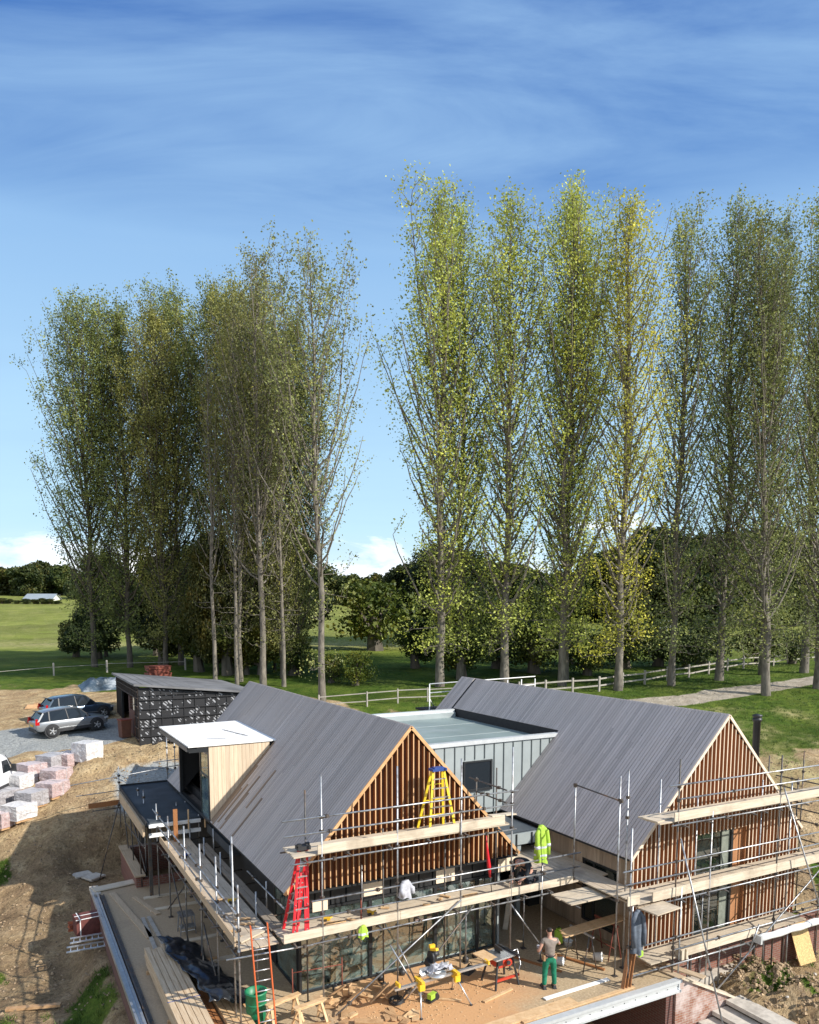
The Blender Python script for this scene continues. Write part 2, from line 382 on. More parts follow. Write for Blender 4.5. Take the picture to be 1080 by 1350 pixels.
cir = ramp(nt, math_n(nt, 'ADD', math_n(nt, 'MULTIPLY', c1, .35), math_n(nt, 'MULTIPLY', c2, .75)), [(.45, (0, 0, 0)), (.66, (1, 1, 1))])
cir = math_n(nt, 'MULTIPLY', cir, ramp(nt, z, [(.10, (.08,) * 3), (.36, (.4,) * 3), (.48, (.76,) * 3)]))
# low cumulus bank near the horizon
mp2 = N(nt, 'ShaderNodeMapping'); mp2.inputs['Scale'].default_value = (3.4, 3.4, 8.5); L(nt, g, mp2.inputs[0])
c3 = noisef(nt, mp2.outputs[0], 1.5, 8, .6, .3)
band = math_n(nt, 'MULTIPLY', math_n(nt, 'SUBTRACT', .085, z), 2.3)
cum = ramp(nt, math_n(nt, 'ADD', c3, band), [(.55, (0, 0, 0)), (.68, (1, 1, 1))])
base = ramp(nt, z, [(.0, (5.8, 6.8, 7.3)), (.10, (3.9, 5.8, 7.2)), (.28, (2.9, 4.7, 6.6)), (.40, (2.0, 3.6, 5.9)), (.455, (.30, 1.3, 3.9)), (.60, (.10, .80, 3.2))])
base = mixc(nt, .12, base, sky.outputs[0])
cc = mixc(nt, cir, base, (2.35, 3.85, 5.8))
# unseen cloud added behind and left of the viewpoint to lighten shaded roofs
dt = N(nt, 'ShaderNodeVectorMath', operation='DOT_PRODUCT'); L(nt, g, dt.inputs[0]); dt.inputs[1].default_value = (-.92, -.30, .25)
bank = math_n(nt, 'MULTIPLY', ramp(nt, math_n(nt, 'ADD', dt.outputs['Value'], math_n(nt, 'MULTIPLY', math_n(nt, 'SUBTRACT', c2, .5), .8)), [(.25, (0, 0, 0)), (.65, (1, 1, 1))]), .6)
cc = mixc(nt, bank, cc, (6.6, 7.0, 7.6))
shade = ramp(nt, noisef(nt, mp2.outputs[0], 3.2, 5), [(.35, (6.5, 7.3, 8.4)), (.6, (10.5, 10.6, 10.8))])
cc = mixc(nt, cum, cc, shade)
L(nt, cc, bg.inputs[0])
scn.view_settings.view_transform = 'Standard'; scn.view_settings.look = 'None'; scn.view_settings.exposure = .5; scn.view_settings.gamma = 1
scn.cycles.max_bounces = 6; scn.cycles.transparent_max_bounces = 12

# ---------------------------------------------------------------- terrain
K = [(-50, -1.6), (26, -1.6), (29, -1.1), (31, -.4), (34, 1.3), (38, 2.7), (42, 3.4), (46, 3.8), (55, 5.0), (66, 5.7), (100, 6.3), (150, 9.2), (200, 12.0), (300, 14), (500, 18), (1500, 30), (9e4, 30)]
KX = [k[0] for k in K]; KY = [k[1] for k in K]
def fa(u, v): return u * FH[0] + v * FH[1], u * RT[0] + v * RT[1]
def sstep(x, a, b):
    t = min(1, max(0, (x - a) / (b - a))); return t * t * (3 - 2 * t)
def rectd(u, v, x0, x1, y0, y1):
    dx = max(x0 - u, 0, u - x1); dy = max(y0 - v, 0, v - y1); return math.hypot(dx, dy)
def h(u, v, fine=True):
    f, a = fa(u, v); z = float(np.interp(f, KX, KY))
    k = sstep(f, 110, 200); z += k * max(-3, min(2.5, -a * .05))
    if fine and f < 140:
        z += .07 * math.sin((u * .94 - v * .34) * 3.4 + 2.0 * noise.noise(Vector((u * .2, v * .2, 1)))) * (1 if f < 41 else 0)
        z += .10 * noise.noise(Vector((u * .5, v * .5, 0))) + .05 * noise.noise(Vector((u * 1.7, v * 1.7, 3)))
        # sand bank by the gravel, spoil heap on the right
        def heap(cx, cy, rx, ry, hh):
            d = math.hypot((u - cx) / rx, (v - cy) / ry)
            return hh * max(0, 1 - d * d) * (1 + .9 * noise.noise(Vector((u * 2.5, v * 2.5, 9)))) if d < 1 else 0
        z += heap(5.6, 41.0, 3.6, 1.3, .42) + heap(8.8, 41.6, 2.6, 1.2, .35)
        z += heap(20.9, 15.4, 1.8, 2.6, .85) + heap(22.6, 12.6, 2.5, 2.2, .5) + heap(27.5, 14.0, 2.5, 2.5, .4)
    if fine and u < 2.9 and 8 < v < 31.5: z = max(z, z + (-.5 - z) * sstep(u, 1.5, 2.7) * (1 - sstep(v, 29.0, 31.0))) if z < -.5 else z
    z0 = z
    d = rectd(u, v, 2.95, 24.7, 16.0, 35.0)       # the cutting the house stands in
    if d < 1.3: z = min(z, -.7 + (z0 + .7) * sstep(d, .15, 1.3)) if z0 > -.7 else z
    d = rectd(u, v, 3.1, 16.6, 6.0, 20.0)         # open undercroft in front
    if d < .5: z = z + (-3.2 - z) * (1 - sstep(d, 0, .3))
    d = rectd(u, v, 16.6, 18.9, 6.0, 14.9)
    if d < .4: z = z + (-3.0 - z) * (1 - sstep(d, 0, .25))
    return z
def axis(lo, hi, st, far, g=1.16):
    xs = list(np.arange(lo, hi + 1e-6, st)); s = st; x = hi; r = []
    while x < far: s *= g; x += s; r.append(x)
    s = st; x = lo; l = []
    while x > -far: s *= g; x -= s; l.append(x)
    return l[::-1] + xs + r
def segd(u, v, pts):
    best = 1e9
    for (x0, y0), (x1, y1) in zip(pts, pts[1:]):
        dx, dy = x1 - x0, y1 - y0; t = max(0, min(1, ((u - x0) * dx + (v - y0) * dy) / (dx * dx + dy * dy)))
        best = min(best, math.hypot(u - x0 - t * dx, v - y0 - t * dy))
    return best
PATH = [(30, 37.2), (38, 37.4), (41.5, 36.9), (48.2, 37.0), (55.2, 37.4), (75, 40), (120, 52)]
def zones(u, v):
    """grass, gravel, path, dry-grass weights"""
    f, a = fa(u, v)
    n = noise.noise(Vector((u * .35, v * .35, 5))) + .5 * noise.noise(Vector((u * 1.1, v * 1.1, 8)))
    # grass starts behind the building plot; on the right it comes nearer
    edge = 55.5 if a < -12 else (44.0 if a > 6 else 44 + (6 - a) / 18 * 11.5)
    if a > 12: edge = 40.5
    gr = sstep(f + n * 2.5, edge - 1.5, edge + 1.5)
    # weedy patches round the plot
    if f < 36: gr = max(gr, .85 * sstep(n, .12, .45) if (u < 2.6 or u > 18) else 0)
    if 17 < u < 30 and v < 20: gr = max(gr, .9 * sstep(n + .15, .2, .5))
    dry = 0
    if 88 < f < 108: dry = .9 * (1 - abs(f - 98) / 10)
    if a > 14 and 36 < f < 50: dry = max(dry, .8 * sstep(n, -.1, .5))
    if f > 108: dry = max(dry, .25 + .2 * n)
    gv = 1 - sstep(rectd(u, v, -14, 6.0, 45.3, 50.0) + n * .5, .3, .9)
    gv = max(gv, (1 - sstep(rectd(u, v, 5.0, 14.0, 36.8, 39.6) + n * .5, .2, 1.0)) * .8)
    pt = 1 - sstep(segd(u, v, PATH) + n * .4, .9, 1.5)
    return gr, gv, pt, dry
xs = axis(-24, 64, .42, 3200, 1.13); ys = axis(-6, 70, .42, 3200, 1.13)
V_ = []; A_ = []
nx, ny = len(xs), len(ys)
for j in ys:
    for i in xs:
        # grid runs along the view axis so that it is fine where the plot is
        V_.append((i, j, h(i, j))); A_.append(zones(i, j))
F_ = [(j * nx + i, j * nx + i + 1, (j + 1) * nx + i + 1, (j + 1) * nx + i) for j in range(ny - 1) for i in range(nx - 1)]
me = bpy.data.meshes.new('ground'); me.from_pydata(V_, [], F_)
at = me.color_attributes.new('zone', 'FLOAT_COLOR', 'POINT'); at.data.foreach_set('color', [c for q in A_ for c in q])
me.polygons.foreach_set('use_smooth', [True] * len(F_))
ground = bpy.data.objects.new('ground', me); COL.objects.link(ground); kind(ground)
m, nt, b = newmat('ground_soil_and_grass')
zn = N(nt, 'ShaderNodeVertexColor', layer_name='zone'); s3 = N(nt, 'ShaderNodeSeparateColor'); L(nt, zn.outputs[0], s3.inputs[0])
P = N(nt, 'ShaderNodeNewGeometry').outputs['Position']
n1 = noisef(nt, P, .25, 7, .62); n2 = noisef(nt, P, 1.3, 7, .7); n3 = noisef(nt, P, 9, 5, .7)
sand = ramp(nt, n2, [(.28, (.27, .175, .09)), (.5, (.52, .38, .205)), (.72, (.72, .57, .35))])
wet = ramp(nt, n1, [(.40, (1, 1, 1)), (.58, (0, 0, 0))])
sand = mixc(nt, math_n(nt, 'MULTIPLY', wet, .45), sand, (.24, .16, .10))
soil_shade = N(nt, 'ShaderNodeVectorMath', operation='DISTANCE'); L(nt, P, soil_shade.inputs[0]); soil_shade.inputs[1].default_value = (3.2, 30, -1)  # brown soil by the terrace, with some of the house's shade painted in
lm = ramp(nt, math_n(nt, 'ADD', math_n(nt, 'MULTIPLY', soil_shade.outputs['Value'], .06), math_n(nt, 'MULTIPLY', n2, .35)), [(.50, (.7,) * 3), (.72, (0,) * 3)])
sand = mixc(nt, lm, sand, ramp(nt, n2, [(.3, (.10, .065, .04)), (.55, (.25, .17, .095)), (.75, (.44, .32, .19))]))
stone = ramp(nt, n3, [(.3, (.45,) * 3), (.5, (.95,) * 3), (.75, (1.25,) * 3)])
sand = mixc(nt, 1.0, sand, stone, 'MULTIPLY')
# tyre ruts
wv = N(nt, 'ShaderNodeTexWave'); wv.inputs['Scale'].default_value = .35; wv.inputs['Distortion'].default_value = 6; wv.inputs['Detail'].default_value = 3
mpw = N(nt, 'ShaderNodeMapping'); mpw.inputs['Rotation'].default_value = (0, 0, R(70)); L(nt, P, mpw.inputs[0]); L(nt, mpw.outputs[0], wv.inputs[0])
sand = mixc(nt, math_n(nt, 'MULTIPLY', wv.outputs[1], .28), sand, (.30, .20, .12))
grs = ramp(nt, n2, [(.25, (.025, .055, .008)), (.5, (.07, .125, .015)), (.8, (.15, .19, .035))])
far = ramp(nt, n1, [(.3, (.15, .20, .028)), (.7, (.28, .31, .06))])
fdist = N(nt, 'ShaderNodeVectorMath', operation='DISTANCE'); L(nt, P, fdist.inputs[0]); fdist.inputs[1].default_value = (0, 0, 0)
meadow = ramp(nt, math_n(nt, 'MULTIPLY', fdist.outputs['Value'], .005), [(.36, (0, 0, 0)), (.46, (1, 1, 1))])  # nearer grass stays darker: tree shade is put into its colour
grs = mixc(nt, ramp(nt, n1, [(.42, (0, 0, 0)), (.72, (.6,) * 3)]), grs, far)
grs = mixc(nt, meadow, grs, far)
grs = mixc(nt, 1.0, grs, ramp(nt, noisef(nt, coords(nt, (.05, .16, .1), True), 1.0, 6, .65, .5), [(.35, (.62,) * 3), (.6, (1.08,) * 3)]), 'MULTIPLY')
grs = mixc(nt, 1.0, grs, ramp(nt, n3, [(.3, (.6,) * 3), (.7, (1.15,) * 3)]), 'MULTIPLY')
grv = ramp(nt, n3, [(.3, (.22, .22, .21)), (.6, (.40, .41, .39)), (.8, (.52, .52, .50))])
pth = ramp(nt, n2, [(.3, (.30, .25, .19)), (.7, (.52, .46, .37))])
dryc = ramp(nt, n2, [(.3, (.28, .24, .09)), (.7, (.46, .40, .20))])
def msk(ch, lo=.35, hi=.65, k=.5):
    return ramp(nt, math_n(nt, 'ADD', ch, math_n(nt, 'MULTIPLY', math_n(nt, 'SUBTRACT', n3, .5), k)), [(lo, (0, 0, 0)), (hi, (1, 1, 1))])
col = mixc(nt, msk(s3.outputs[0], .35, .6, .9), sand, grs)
col = mixc(nt, math_n(nt, 'MULTIPLY', zn.outputs[1], ramp(nt, n2, [(.35, (.2,) * 3), (.6, (1,) * 3)])), col, dryc)
col = mixc(nt, msk(s3.outputs[1]), col, grv)
col = mixc(nt, msk(s3.outputs[2]), col, pth)
L(nt, col, b.inputs['Base Color']); b.inputs['Roughness'].default_value = .95; b.inputs['Specular IOR Level'].default_value = .1
hh = math_n(nt, 'ADD', math_n(nt, 'MULTIPLY', n2, 1.0), math_n(nt, 'MULTIPLY', n3, .35)); bump(nt, b, hh, 1.0, .26)
me.materials.append(m)

# ---------------------------------------------------------------- raised terrace (screeded slab), its brick plinth, beams
mt, nt, b = newmat('terrace_screed')
P = N(nt, 'ShaderNodeNewGeometry').outputs['Position']
a1 = noisef(nt, P, .8, 7, .65); a2 = noisef(nt, P, 14, 4, .7)
col = ramp(nt, a2, [(.3, (.30, .21, .12)), (.55, (.44, .33, .20)), (.75, (.56, .44, .29))])
# sawdust lies round the saw
spx = N(nt, 'ShaderNodeVectorMath', operation='DISTANCE'); L(nt, P, spx.inputs[0]); spx.inputs[1].default_value = (10.2, 17.4, 0)
sw = ramp(nt, math_n(nt, 'ADD', math_n(nt, 'MULTIPLY', spx.outputs['Value'], .18), math_n(nt, 'MULTIPLY', math_n(nt, 'SUBTRACT', a1, .5), .9)), [(.30, (1, 1, 1)), (.62, (0, 0, 0))])
col = mixc(nt, math_n(nt, 'MULTIPLY', sw, .8), col, (.56, .29, .12))
lf = N(nt, 'ShaderNodeSeparateXYZ'); L(nt, P, lf.inputs[0])
gry = ramp(nt, math_n(nt, 'ADD', math_n(nt, 'MULTIPLY', lf.outputs[0], .1), math_n(nt, 'MULTIPLY', a1, .2)), [(.62, (1, 1, 1)), (.78, (0, 0, 0))])
col = mixc(nt, math_n(nt, 'MULTIPLY', gry, .5), col, (.38, .29, .20))
col = mixc(nt, ramp(nt, a1, [(.30, (.45,) * 3), (.45, (0,) * 3)]), col, (.27, .20, .14))
L(nt, col, b.inputs['Base Color']); b.inputs['Roughness'].default_value = .95; bump(nt, b, a2, .6, .02)
q = MB().box(3.0, 16.9, 15.15, 31.0, -.28, 0); o = q.build('terrace_floor', mt); kind(o)
o = MB().box(6.6, 24.5, 19.3, 34.9, -.30, -.02).build('house_floor', M['conc_dk']); kind(o)
t = thing('retaining_wall', 'dark red brick wall below the left edge of the terrace', 'wall', (2.9, 25, -1.6))
MB().box(2.72, 2.99, 15.15, 31.0, -1.9, -.12).build('brickwork', M['brick_y'], t)
MB().box(2.70, 3.02, 30.2, 31.2, -.118, .02).build('coping', M['concrete'], t)
t = thing('retaining_wall', 'dark brick undercroft wall below the right end of the terrace', 'wall', (16.8, 17, -3.2))
MB().box(16.55, 16.85, 15.17, 20.0, -3.4, -.285).build('brickwork', M['brick_y'], t)
t = thing('retaining_wall', 'sunlit red brick wing wall with white bloom beside the concrete steps', 'wall', (18.2, 15.2, -2))
MB().prism([(16.87, 15.1, -3.4), (19.75, 15.1, -3.4), (19.75, 15.1, -1.38), (17.05, 15.1, -.03), (16.87, 15.1, -.03)], (0, .3, 0)).build('brickwork', M['brick'], t)
MB().prism([(17.05, 15.02, -.03), (19.9, 15.02, -1.46), (19.9, 15.02, -1.40), (17.05, 15.02, .03)], (0, .46, 0)).build('coping', M['toe'], t)
t = thing('retaining_wall', 'low brick wall with a plank on top beside the dark brick planter', 'wall', (4.6, 31.6, -.6))
MB().box(4.3, 4.55, 30.2, 34.4, -1.0, .48).box(4.55, 6.4, 34.1, 34.4, -1.0, .48).box(4.55, 6.4, 30.2, 30.45, -1, .30).build('brickwork', M['brick_x'], t)
MB().box(4.22, 4.62, 30.0, 34.4, .484, .54).build('plank', M['toe_y'], t)
t = thing('retaining_wall', 'long brick plinth wall with pale coping below the right gable', 'wall', (21, 16.3, -1))
MB().box(16.95, 26.2, 16.42, 16.66, -2.0, -.06).build('brickwork', M['brick_x'], t)
MB().box(17.8, 20.9, 16.10, 16.415, -1.5, -.95).build('footing', M['concrete'], t)
t = thing('edge_beam', 'pale steel fascia beam along the front edge of the terrace', 'beam', (10, 15.1, -.2))
MB().box(3.0, 16.93, 15.02, 15.146, -.30, .035).box(3.0, 16.93, 14.94, 15.02, -.05, .04).box(3, 16.93, 14.96, 15.02, -.34, -.27).build('beam', M['trim'], t)
q = MB()
for i in range(34): q.tube([(3.3 + i * .41, 15.0, -.17), (3.3 + i * .41, 15.03, -.17)], .012, 6)
q.build('bolts', M['dark'], t)
t = thing('drainage_channel', 'long grey steel channel lying along the left edge of the terrace', 'channel', (3, 24, 0))
MB().box(2.70, 2.76, 15.2, 30.3, -.115, .06).box(2.86, 2.92, 15.2, 30.3, -.115, .05).box(2.76, 2.86, 15.2, 30.3, -.115, -.06).build('channel', M['alu'], t)
MB().box(2.96, 3.0, 15.2, 30.0, .004, .05).box(3.07, 3.10, 15.2, 30, .004, .05).box(3.0, 3.07, 15.2, 30, .004, .016).build('channel', M['steel_dark'], t)
t = thing('steps', 'flight of pale concrete steps beside the sunlit brick wing wall', 'steps', (18.4, 12.5, -1.5))
for i in range(6):
    x1 = 19.55 - i * .58; zt = -1.12 - i * .2
    MB().box(x1 - .60, x1 + .04, 7.5, 15.05, zt - .13, zt).build('tread', M['concrete'], t)
    MB().box(x1 - .12, x1, 7.6, 15.0, zt - .20 - 1.0, zt - .134).build('riser', M['conc_dk'], t)
# ---------------------------------------------------------------- the house
HOUSE = thing('timber_house', 'two gabled timber house with grey board roofs and zinc link, wrapped in scaffolding', 'house', (12, 22, 0))
hr = random.Random(3)
def roof_boards(name, mat, e, r, v0, v1, cut=None, gap=.020, bw=.145, th=.024, brown=None, joint=.5):
    """boards running from ridge (r) down to eave (e); cut(v) -> u where the board stops or None"""
    q = MB(); E_ = Vector((e[0], 0, e[1])); Rg = Vector((r[0], 0, r[1])); D = (E_ - Rg); Ln = D.length; d = D / Ln
    nrm = Vector((-d.z, 0, d.x)); nrm = nrm if nrm.z > 0 else -nrm
    v = v0
    while v < v1 - .02:
        w_ = min(bw, v1 - v) - gap; lim = Ln
        c = cut(v + bw / 2) if cut else None
        if c is not None: lim = max(.05, abs((c - r[0]) / d.x))
        s = [0.]; 
        if hr.random() < joint: s.append(hr.uniform(.2, .8) * Ln)
        s = [x for x in s if x < lim - .1] + [lim]
        for a, b in zip(s, s[1:]):
            off = hr.uniform(0, .004); mi = 0
            if brown and brown(v, (a + b) / 2 / Ln): mi = 1
            p0 = Rg + d * (a + .002) + nrm * off; p1 = Rg + d * (b - .002) + nrm * off
            vs = [Vector((p.x, y, p.z)) + nrm * t for p in (p0, p1) for y in (v, v + w_) for t in (0, th)]
            q.add(vs, [(0, 1, 3, 2), (4, 6, 7, 5), (0, 4, 5, 1), (2, 3, 7, 6), (1, 5, 7, 3), (0, 2, 6, 4)], mi)
        v += bw
    return q
E1L, R1, E1R = (6.42, 3.12), (10.24, 7.36), (14.06, 3.12)
E2L, R2, E2R = (16.5, 3.14), (20.54, 7.30), (24.50, 3.10)
def dormcut(v): return 8.86 if 27.0 < v < 32.08 else None
def lcut(v): return 19.22 if 23.5 < v < 31.3 else None
def rcut(v): return 11.52 if 23.5 < v < 31.3 else None
q = roof_boards('roof', None, E1L, R1, 19.0, 34.7, dormcut)
roof1 = q.build('roof', [M['roof1'], M['roofbrown']], HOUSE)
# the brownish replacement boards beside the dormer, 3 mm proud
q = MB()
def slope_strip(q, e, r, v0, v1, s0, s1, lift, th=.012, mi=0):
    E_ = Vector((e[0], 0, e[1])); Rg = Vector((r[0], 0, r[1])); d = (E_ - Rg); Ln = d.length; d = d / Ln
    n_ = Vector((-d.z, 0, d.x)); n_ = n_ if n_.z > 0 else -n_
    p0 = Rg + d * (s0 * Ln) + n_ * lift; p1 = Rg + d * (s1 * Ln) + n_ * lift
    vs = [Vector((p.x, y, p.z)) + n_ * t for p in (p0, p1) for y in (v0, v1) for t in (0, th)]
    q.add(vs, [(0, 1, 3, 2), (4, 6, 7, 5), (0, 4, 5, 1), (2, 3, 7, 6), (1, 5, 7, 3), (0, 2, 6, 4)], mi)
for v0, s0, s1 in ((26.83, .37, .99), (26.68, .55, .99), (26.53, .72, 1.), (26.24, .68, .97), (25.8, .60, .93), (25.65, .72, .99), (24.95, .52, .80), (24.35, .70, .98), (26.97, .40, .7)):
    slope_strip(q, E1L, R1, v0 + .004, v0 + .135, s0, s1, .026)
q.build('replacement_boards', M['roofbrown'], roof1)
q = roof_boards('roof', None, E1R, R1, 19.0, 34.7, rcut); q.build('roof', M['roof1'], HOUSE)
q = roof_boards('roof', None, E2L, R2, 16.7, 31.4, lcut, joint=.8)
qq = roof_boards('roof', None, E2L, R2, 31.55, 32.75); q.add(qq.v, qq.f)
roof2 = q.build('roof', M['roof2'], HOUSE)
q = roof_boards('roof', None, E2R, R2, 16.7, 32.75); q.build('roof', M['roof2'], HOUSE)
def slab(q, e, r, v0, v1, drop=.012, th=.035):
    q.prism([(e[0], v0, e[1] - drop), (r[0], v0, r[1] - drop), (r[0], v0, r[1] - drop - th * 1.4), (e[0], v0, e[1] - drop - th * 1.4)], (0, v1 - v0, 0))
for e, r, v0, v1 in ((E1L, R1, 19.06, 27.0), (E1L, R1, 32.06, 34.66), ((8.86, 3.12 + (8.86 - 6.42) * 4.24 / 3.82), R1, 27.0, 32.06), (E1R, R1, 19.06, 23.45), ((11.52, 7.36 - 1.28 * 1.11), R1, 23.45, 31.35), (E1R, R1, 31.35, 34.66), (E2L, R2, 16.76, 23.45), ((19.22, 7.30 - 1.32 * 1.0297), R2, 23.45, 31.35), (E2L, R2, 31.35, 32.7), (E2R, R2, 16.76, 32.7)):
    q = MB(); slab(q, e, r, v0, v1); q.build('roof_underlay', M['under'], HOUSE)

def gable(yf, e0, r, e1, zb, mats, holes, sp=.172, fw=.034, dp=.11):
    """fins of stained timber in front of boarding, raking edge boards"""
    q = MB(); u = e0[0] + .10
    def zt(x): return r[1] - (r[1] - e0[1]) * abs(x - r[0]) / (r[0] - e0[0]) - .13
    while u < e1[0] - .08:
        segs = [(zb, zt(u + fw / 2))]
        for (a, b, c, d) in holes:
            if a - fw < u < b:
                s2 = []
                for lo, hi in segs:
                    if lo < c: s2.append((lo, min(hi, c)))
                    if hi > d: s2.append((max(lo, d), hi))
                segs = s2
        for lo, hi in segs:
            if hi - lo > .05:
                q.box(u, u + fw, yf, yf + dp, lo, hi, 1)
                q.box(u + .002, u + fw - .002, yf - .004, yf - .0005, lo + .001, hi - .001, 0)
        u += sp
    q.build('gable_cladding', mats[:2], HOUSE)
    # backing
    q = MB()
    polys = [(e0[0] + .12, r[0], e0, r), (r[0], e1[0] - .12, r, e1)]
    cuts = sorted(set([e0[0] + .12, r[0], e1[0] - .12] + [x for hh_ in holes for x in hh_[:2]]))
    for a, b in zip(cuts, cuts[1:]):
        mid = (a + b) / 2; lo = [(zb, None)]
        rngs = [(zb, 'top')]
        hs = sorted([hh_ for hh_ in holes if hh_[0] <= mid <= hh_[1]], key=lambda t: t[2])
        z0 = zb
        for hh_ in hs:
            if hh_[2] > z0 + .01: q.box(a, b, yf + dp + .005, yf + dp + .03, z0, hh_[2])
            z0 = hh_[3]
        q.prism([(a, yf + dp + .005, z0), (b, yf + dp + .005, z0), (b, yf + dp + .005, zt(b) + .02), (a, yf + dp + .005, zt(a) + .02)], (0, .025, 0))
    q.build('gable_boarding', mats[2], HOUSE)
    for (x0, z0, x1, z1) in ((e0[0], e0[1], r[0], r[1]), (e1[0], e1[1], r[0], r[1])):
        q = MB(); q.bar((x0, yf - .012, z0 - .035), (x1, yf - .012, z1 - .035), .045, .09, up=(0, 0, 1)); q.build('barge_board', mats[3], HOUSE)
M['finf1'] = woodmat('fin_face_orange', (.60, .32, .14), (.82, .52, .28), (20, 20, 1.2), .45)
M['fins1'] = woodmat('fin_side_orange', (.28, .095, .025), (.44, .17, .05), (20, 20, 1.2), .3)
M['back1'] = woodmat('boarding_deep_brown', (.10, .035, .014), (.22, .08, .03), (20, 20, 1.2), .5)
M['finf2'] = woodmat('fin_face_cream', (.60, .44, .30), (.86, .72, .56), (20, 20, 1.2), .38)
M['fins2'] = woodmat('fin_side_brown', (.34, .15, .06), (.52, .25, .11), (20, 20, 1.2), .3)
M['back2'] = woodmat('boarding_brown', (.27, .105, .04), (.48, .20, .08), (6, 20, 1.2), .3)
M['edge1'] = woodmat('edge_board_orange', (.52, .27, .11), (.74, .44, .22), (4, 20, 4), .1)
M['edge2'] = woodmat('edge_board_pale', (.66, .52, .38), (.85, .72, .58), (4, 20, 4), .1)
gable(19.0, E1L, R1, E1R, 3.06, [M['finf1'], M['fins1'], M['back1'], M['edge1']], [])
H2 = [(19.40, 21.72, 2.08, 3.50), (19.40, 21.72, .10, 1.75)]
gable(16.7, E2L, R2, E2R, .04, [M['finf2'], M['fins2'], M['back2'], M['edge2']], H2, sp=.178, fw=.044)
# fix the reveal and panes of the right gable windows
for (a, b, c, d) in H2:
    wn = MB().box(a - .03, a + .03, 16.78, 16.93, c, d).box(21.0, 21.09, 16.76, 16.93, c, d).box(a + .03, 21.0, 16.80, 16.93, d - .05, d).box(a + .03, 21.0, 16.80, 16.93, c, c + .06).build('window', M['frame'], HOUSE)
    MB().box(a + .031, 20.62, 16.87, 16.885, c + .061, d - .051).build('pane', M['glassdk'], wn)
    MB().box(20.62, 20.998, 16.83, 16.86, c + .061, d - .051).build('vent_panel', plain('grey_green_panel', (.20, .22, .18), .6), wn)
    MB().box(21.10, 21.72, 16.88, 16.90, c, d).box(21.69, 21.72, 16.76, 16.88, c, d).box(21.1, 21.69, 16.78, 16.88, d - .03, d).build('reveal', M['fins2'], wn)
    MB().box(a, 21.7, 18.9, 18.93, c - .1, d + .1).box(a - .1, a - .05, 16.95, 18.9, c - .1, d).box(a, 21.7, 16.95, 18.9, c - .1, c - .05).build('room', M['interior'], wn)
# side and rear walls
def wallbox(name, mat, *b): return MB().box(*b).build(name, mat, HOUSE)
wl = wallbox('side_wall', M['black'], 6.94, 7.08, 21.5, 34.4, -.02, 3.35)
wallbox('rear_wall', M['black'], 7.1, 13.7, 34.2, 34.4, -.02, 3.3)
wallbox('rear_wall', M['black'], 17.1, 24.0, 32.4, 32.6, -.02, 3.3)
wallbox('side_wall', M['larch'], 24.0, 24.15, 16.84, 32.5, -.02, 3.3)
wallbox('side_wall', M['black'], 13.45, 13.6, 19.6, 34.1, -.02, 3.3)
def rgable(name, v, e, r, e1):
    MB().prism([(e[0] + .3, v, 3.2), (e1[0] - .3, v, 3.2), (r[0], v, r[1] - .35)], (0, .08, 0)).build(name, M['black'], HOUSE)
rgable('rear_gable', 34.3, E1L, R1, E1R); rgable('rear_gable', 32.5, E2L, R2, E2R)
# larch boarding on the side wall that faces the courtyard
q = MB(); v = 16.84; lr = random.Random(5)
while v < 23.8:
    hole = 17.62 < v + .07 < 19.30
    for lo, hi in (((-.01, .30), (2.42, 3.28)) if hole else ((-.01, 3.28),)):
        q.box(16.93 + lr.uniform(0, .006), 16.97, v + .004, v + .136, lo, hi)
    v += .14
q.build('side_cladding', M['larch'], HOUSE)
MB().box(16.985, 17.05, 16.84, 17.62, -.01, 3.28).box(16.985, 17.05, 19.3, 23.8, -.01, 3.28).box(16.985, 17.05, 17.62, 19.3, 2.42, 3.28).build('side_wall', M['black'], HOUSE)
wn = MB().box(16.94, 17.04, 17.62, 17.68, .3, 2.42).box(16.94, 17.04, 19.24, 19.30, .3, 2.42).box(16.94, 17.04, 17.68, 19.24, .3, .36).box(16.94, 17.04, 17.68, 19.24, 2.36, 2.42).box(16.94, 17.04, 18.78, 18.84, .36, 2.36).build('window', M['frame'], HOUSE)
MB().box(16.98, 16.99, 17.681, 18.779, .361, 2.359).box(16.98, 16.99, 18.841, 19.239, .361, 2.359).build('pane', M['glassdk'], wn)
MB().box(19.2, 19.23, 17, 19.4, 0, 3).build('room', M['interior'], wn)
# glazed front of the left wing
mull = [6.94, 9.10, 11.27, 12.78, 13.42]
for a, b in zip(mull, mull[1:]):
    wn = MB().box(a, a + .07, 19.38, 19.50, .06, 2.40).box(b - .035, b, 19.38, 19.50, .06, 2.40).box(a, b, 19.36, 19.52, 0, .06).box(a + .07, b - .035, 19.38, 19.5, 2.33, 2.40).build('window', M['frame'], HOUSE)
    MB().box(a + .071, b - .036, 19.43, 19.445, .061, 2.329).build('pane', M['glass'], wn)
q = MB(); x = 6.98
while x < 13.9: q.box(x, x + .42, 19.40, 19.44, 2.42, 3.02); x += .47
q.build('clerestory_panels', M['frame'], HOUSE)
MB().box(6.95, 14.0, 19.45, 19.52, 2.41, 3.30).build('front_wall', M['black'], HOUSE)
MB().box(6.5, 14.0, 18.985, 19.38, 3.0, 3.055).build('soffit', M['frame'], HOUSE)
for a, b, c, d in ((8.88, 9.52, 2.47, 2.93), (11.30, 11.95, 2.44, 2.90), (7.35, 7.8, 2.30, 2.62), (13.55, 14.2, 2.42, 2.86)):
    MB().box(a, b, 19.375, 19.395, c, d).build('insulation_panel', M['insul'], HOUSE)
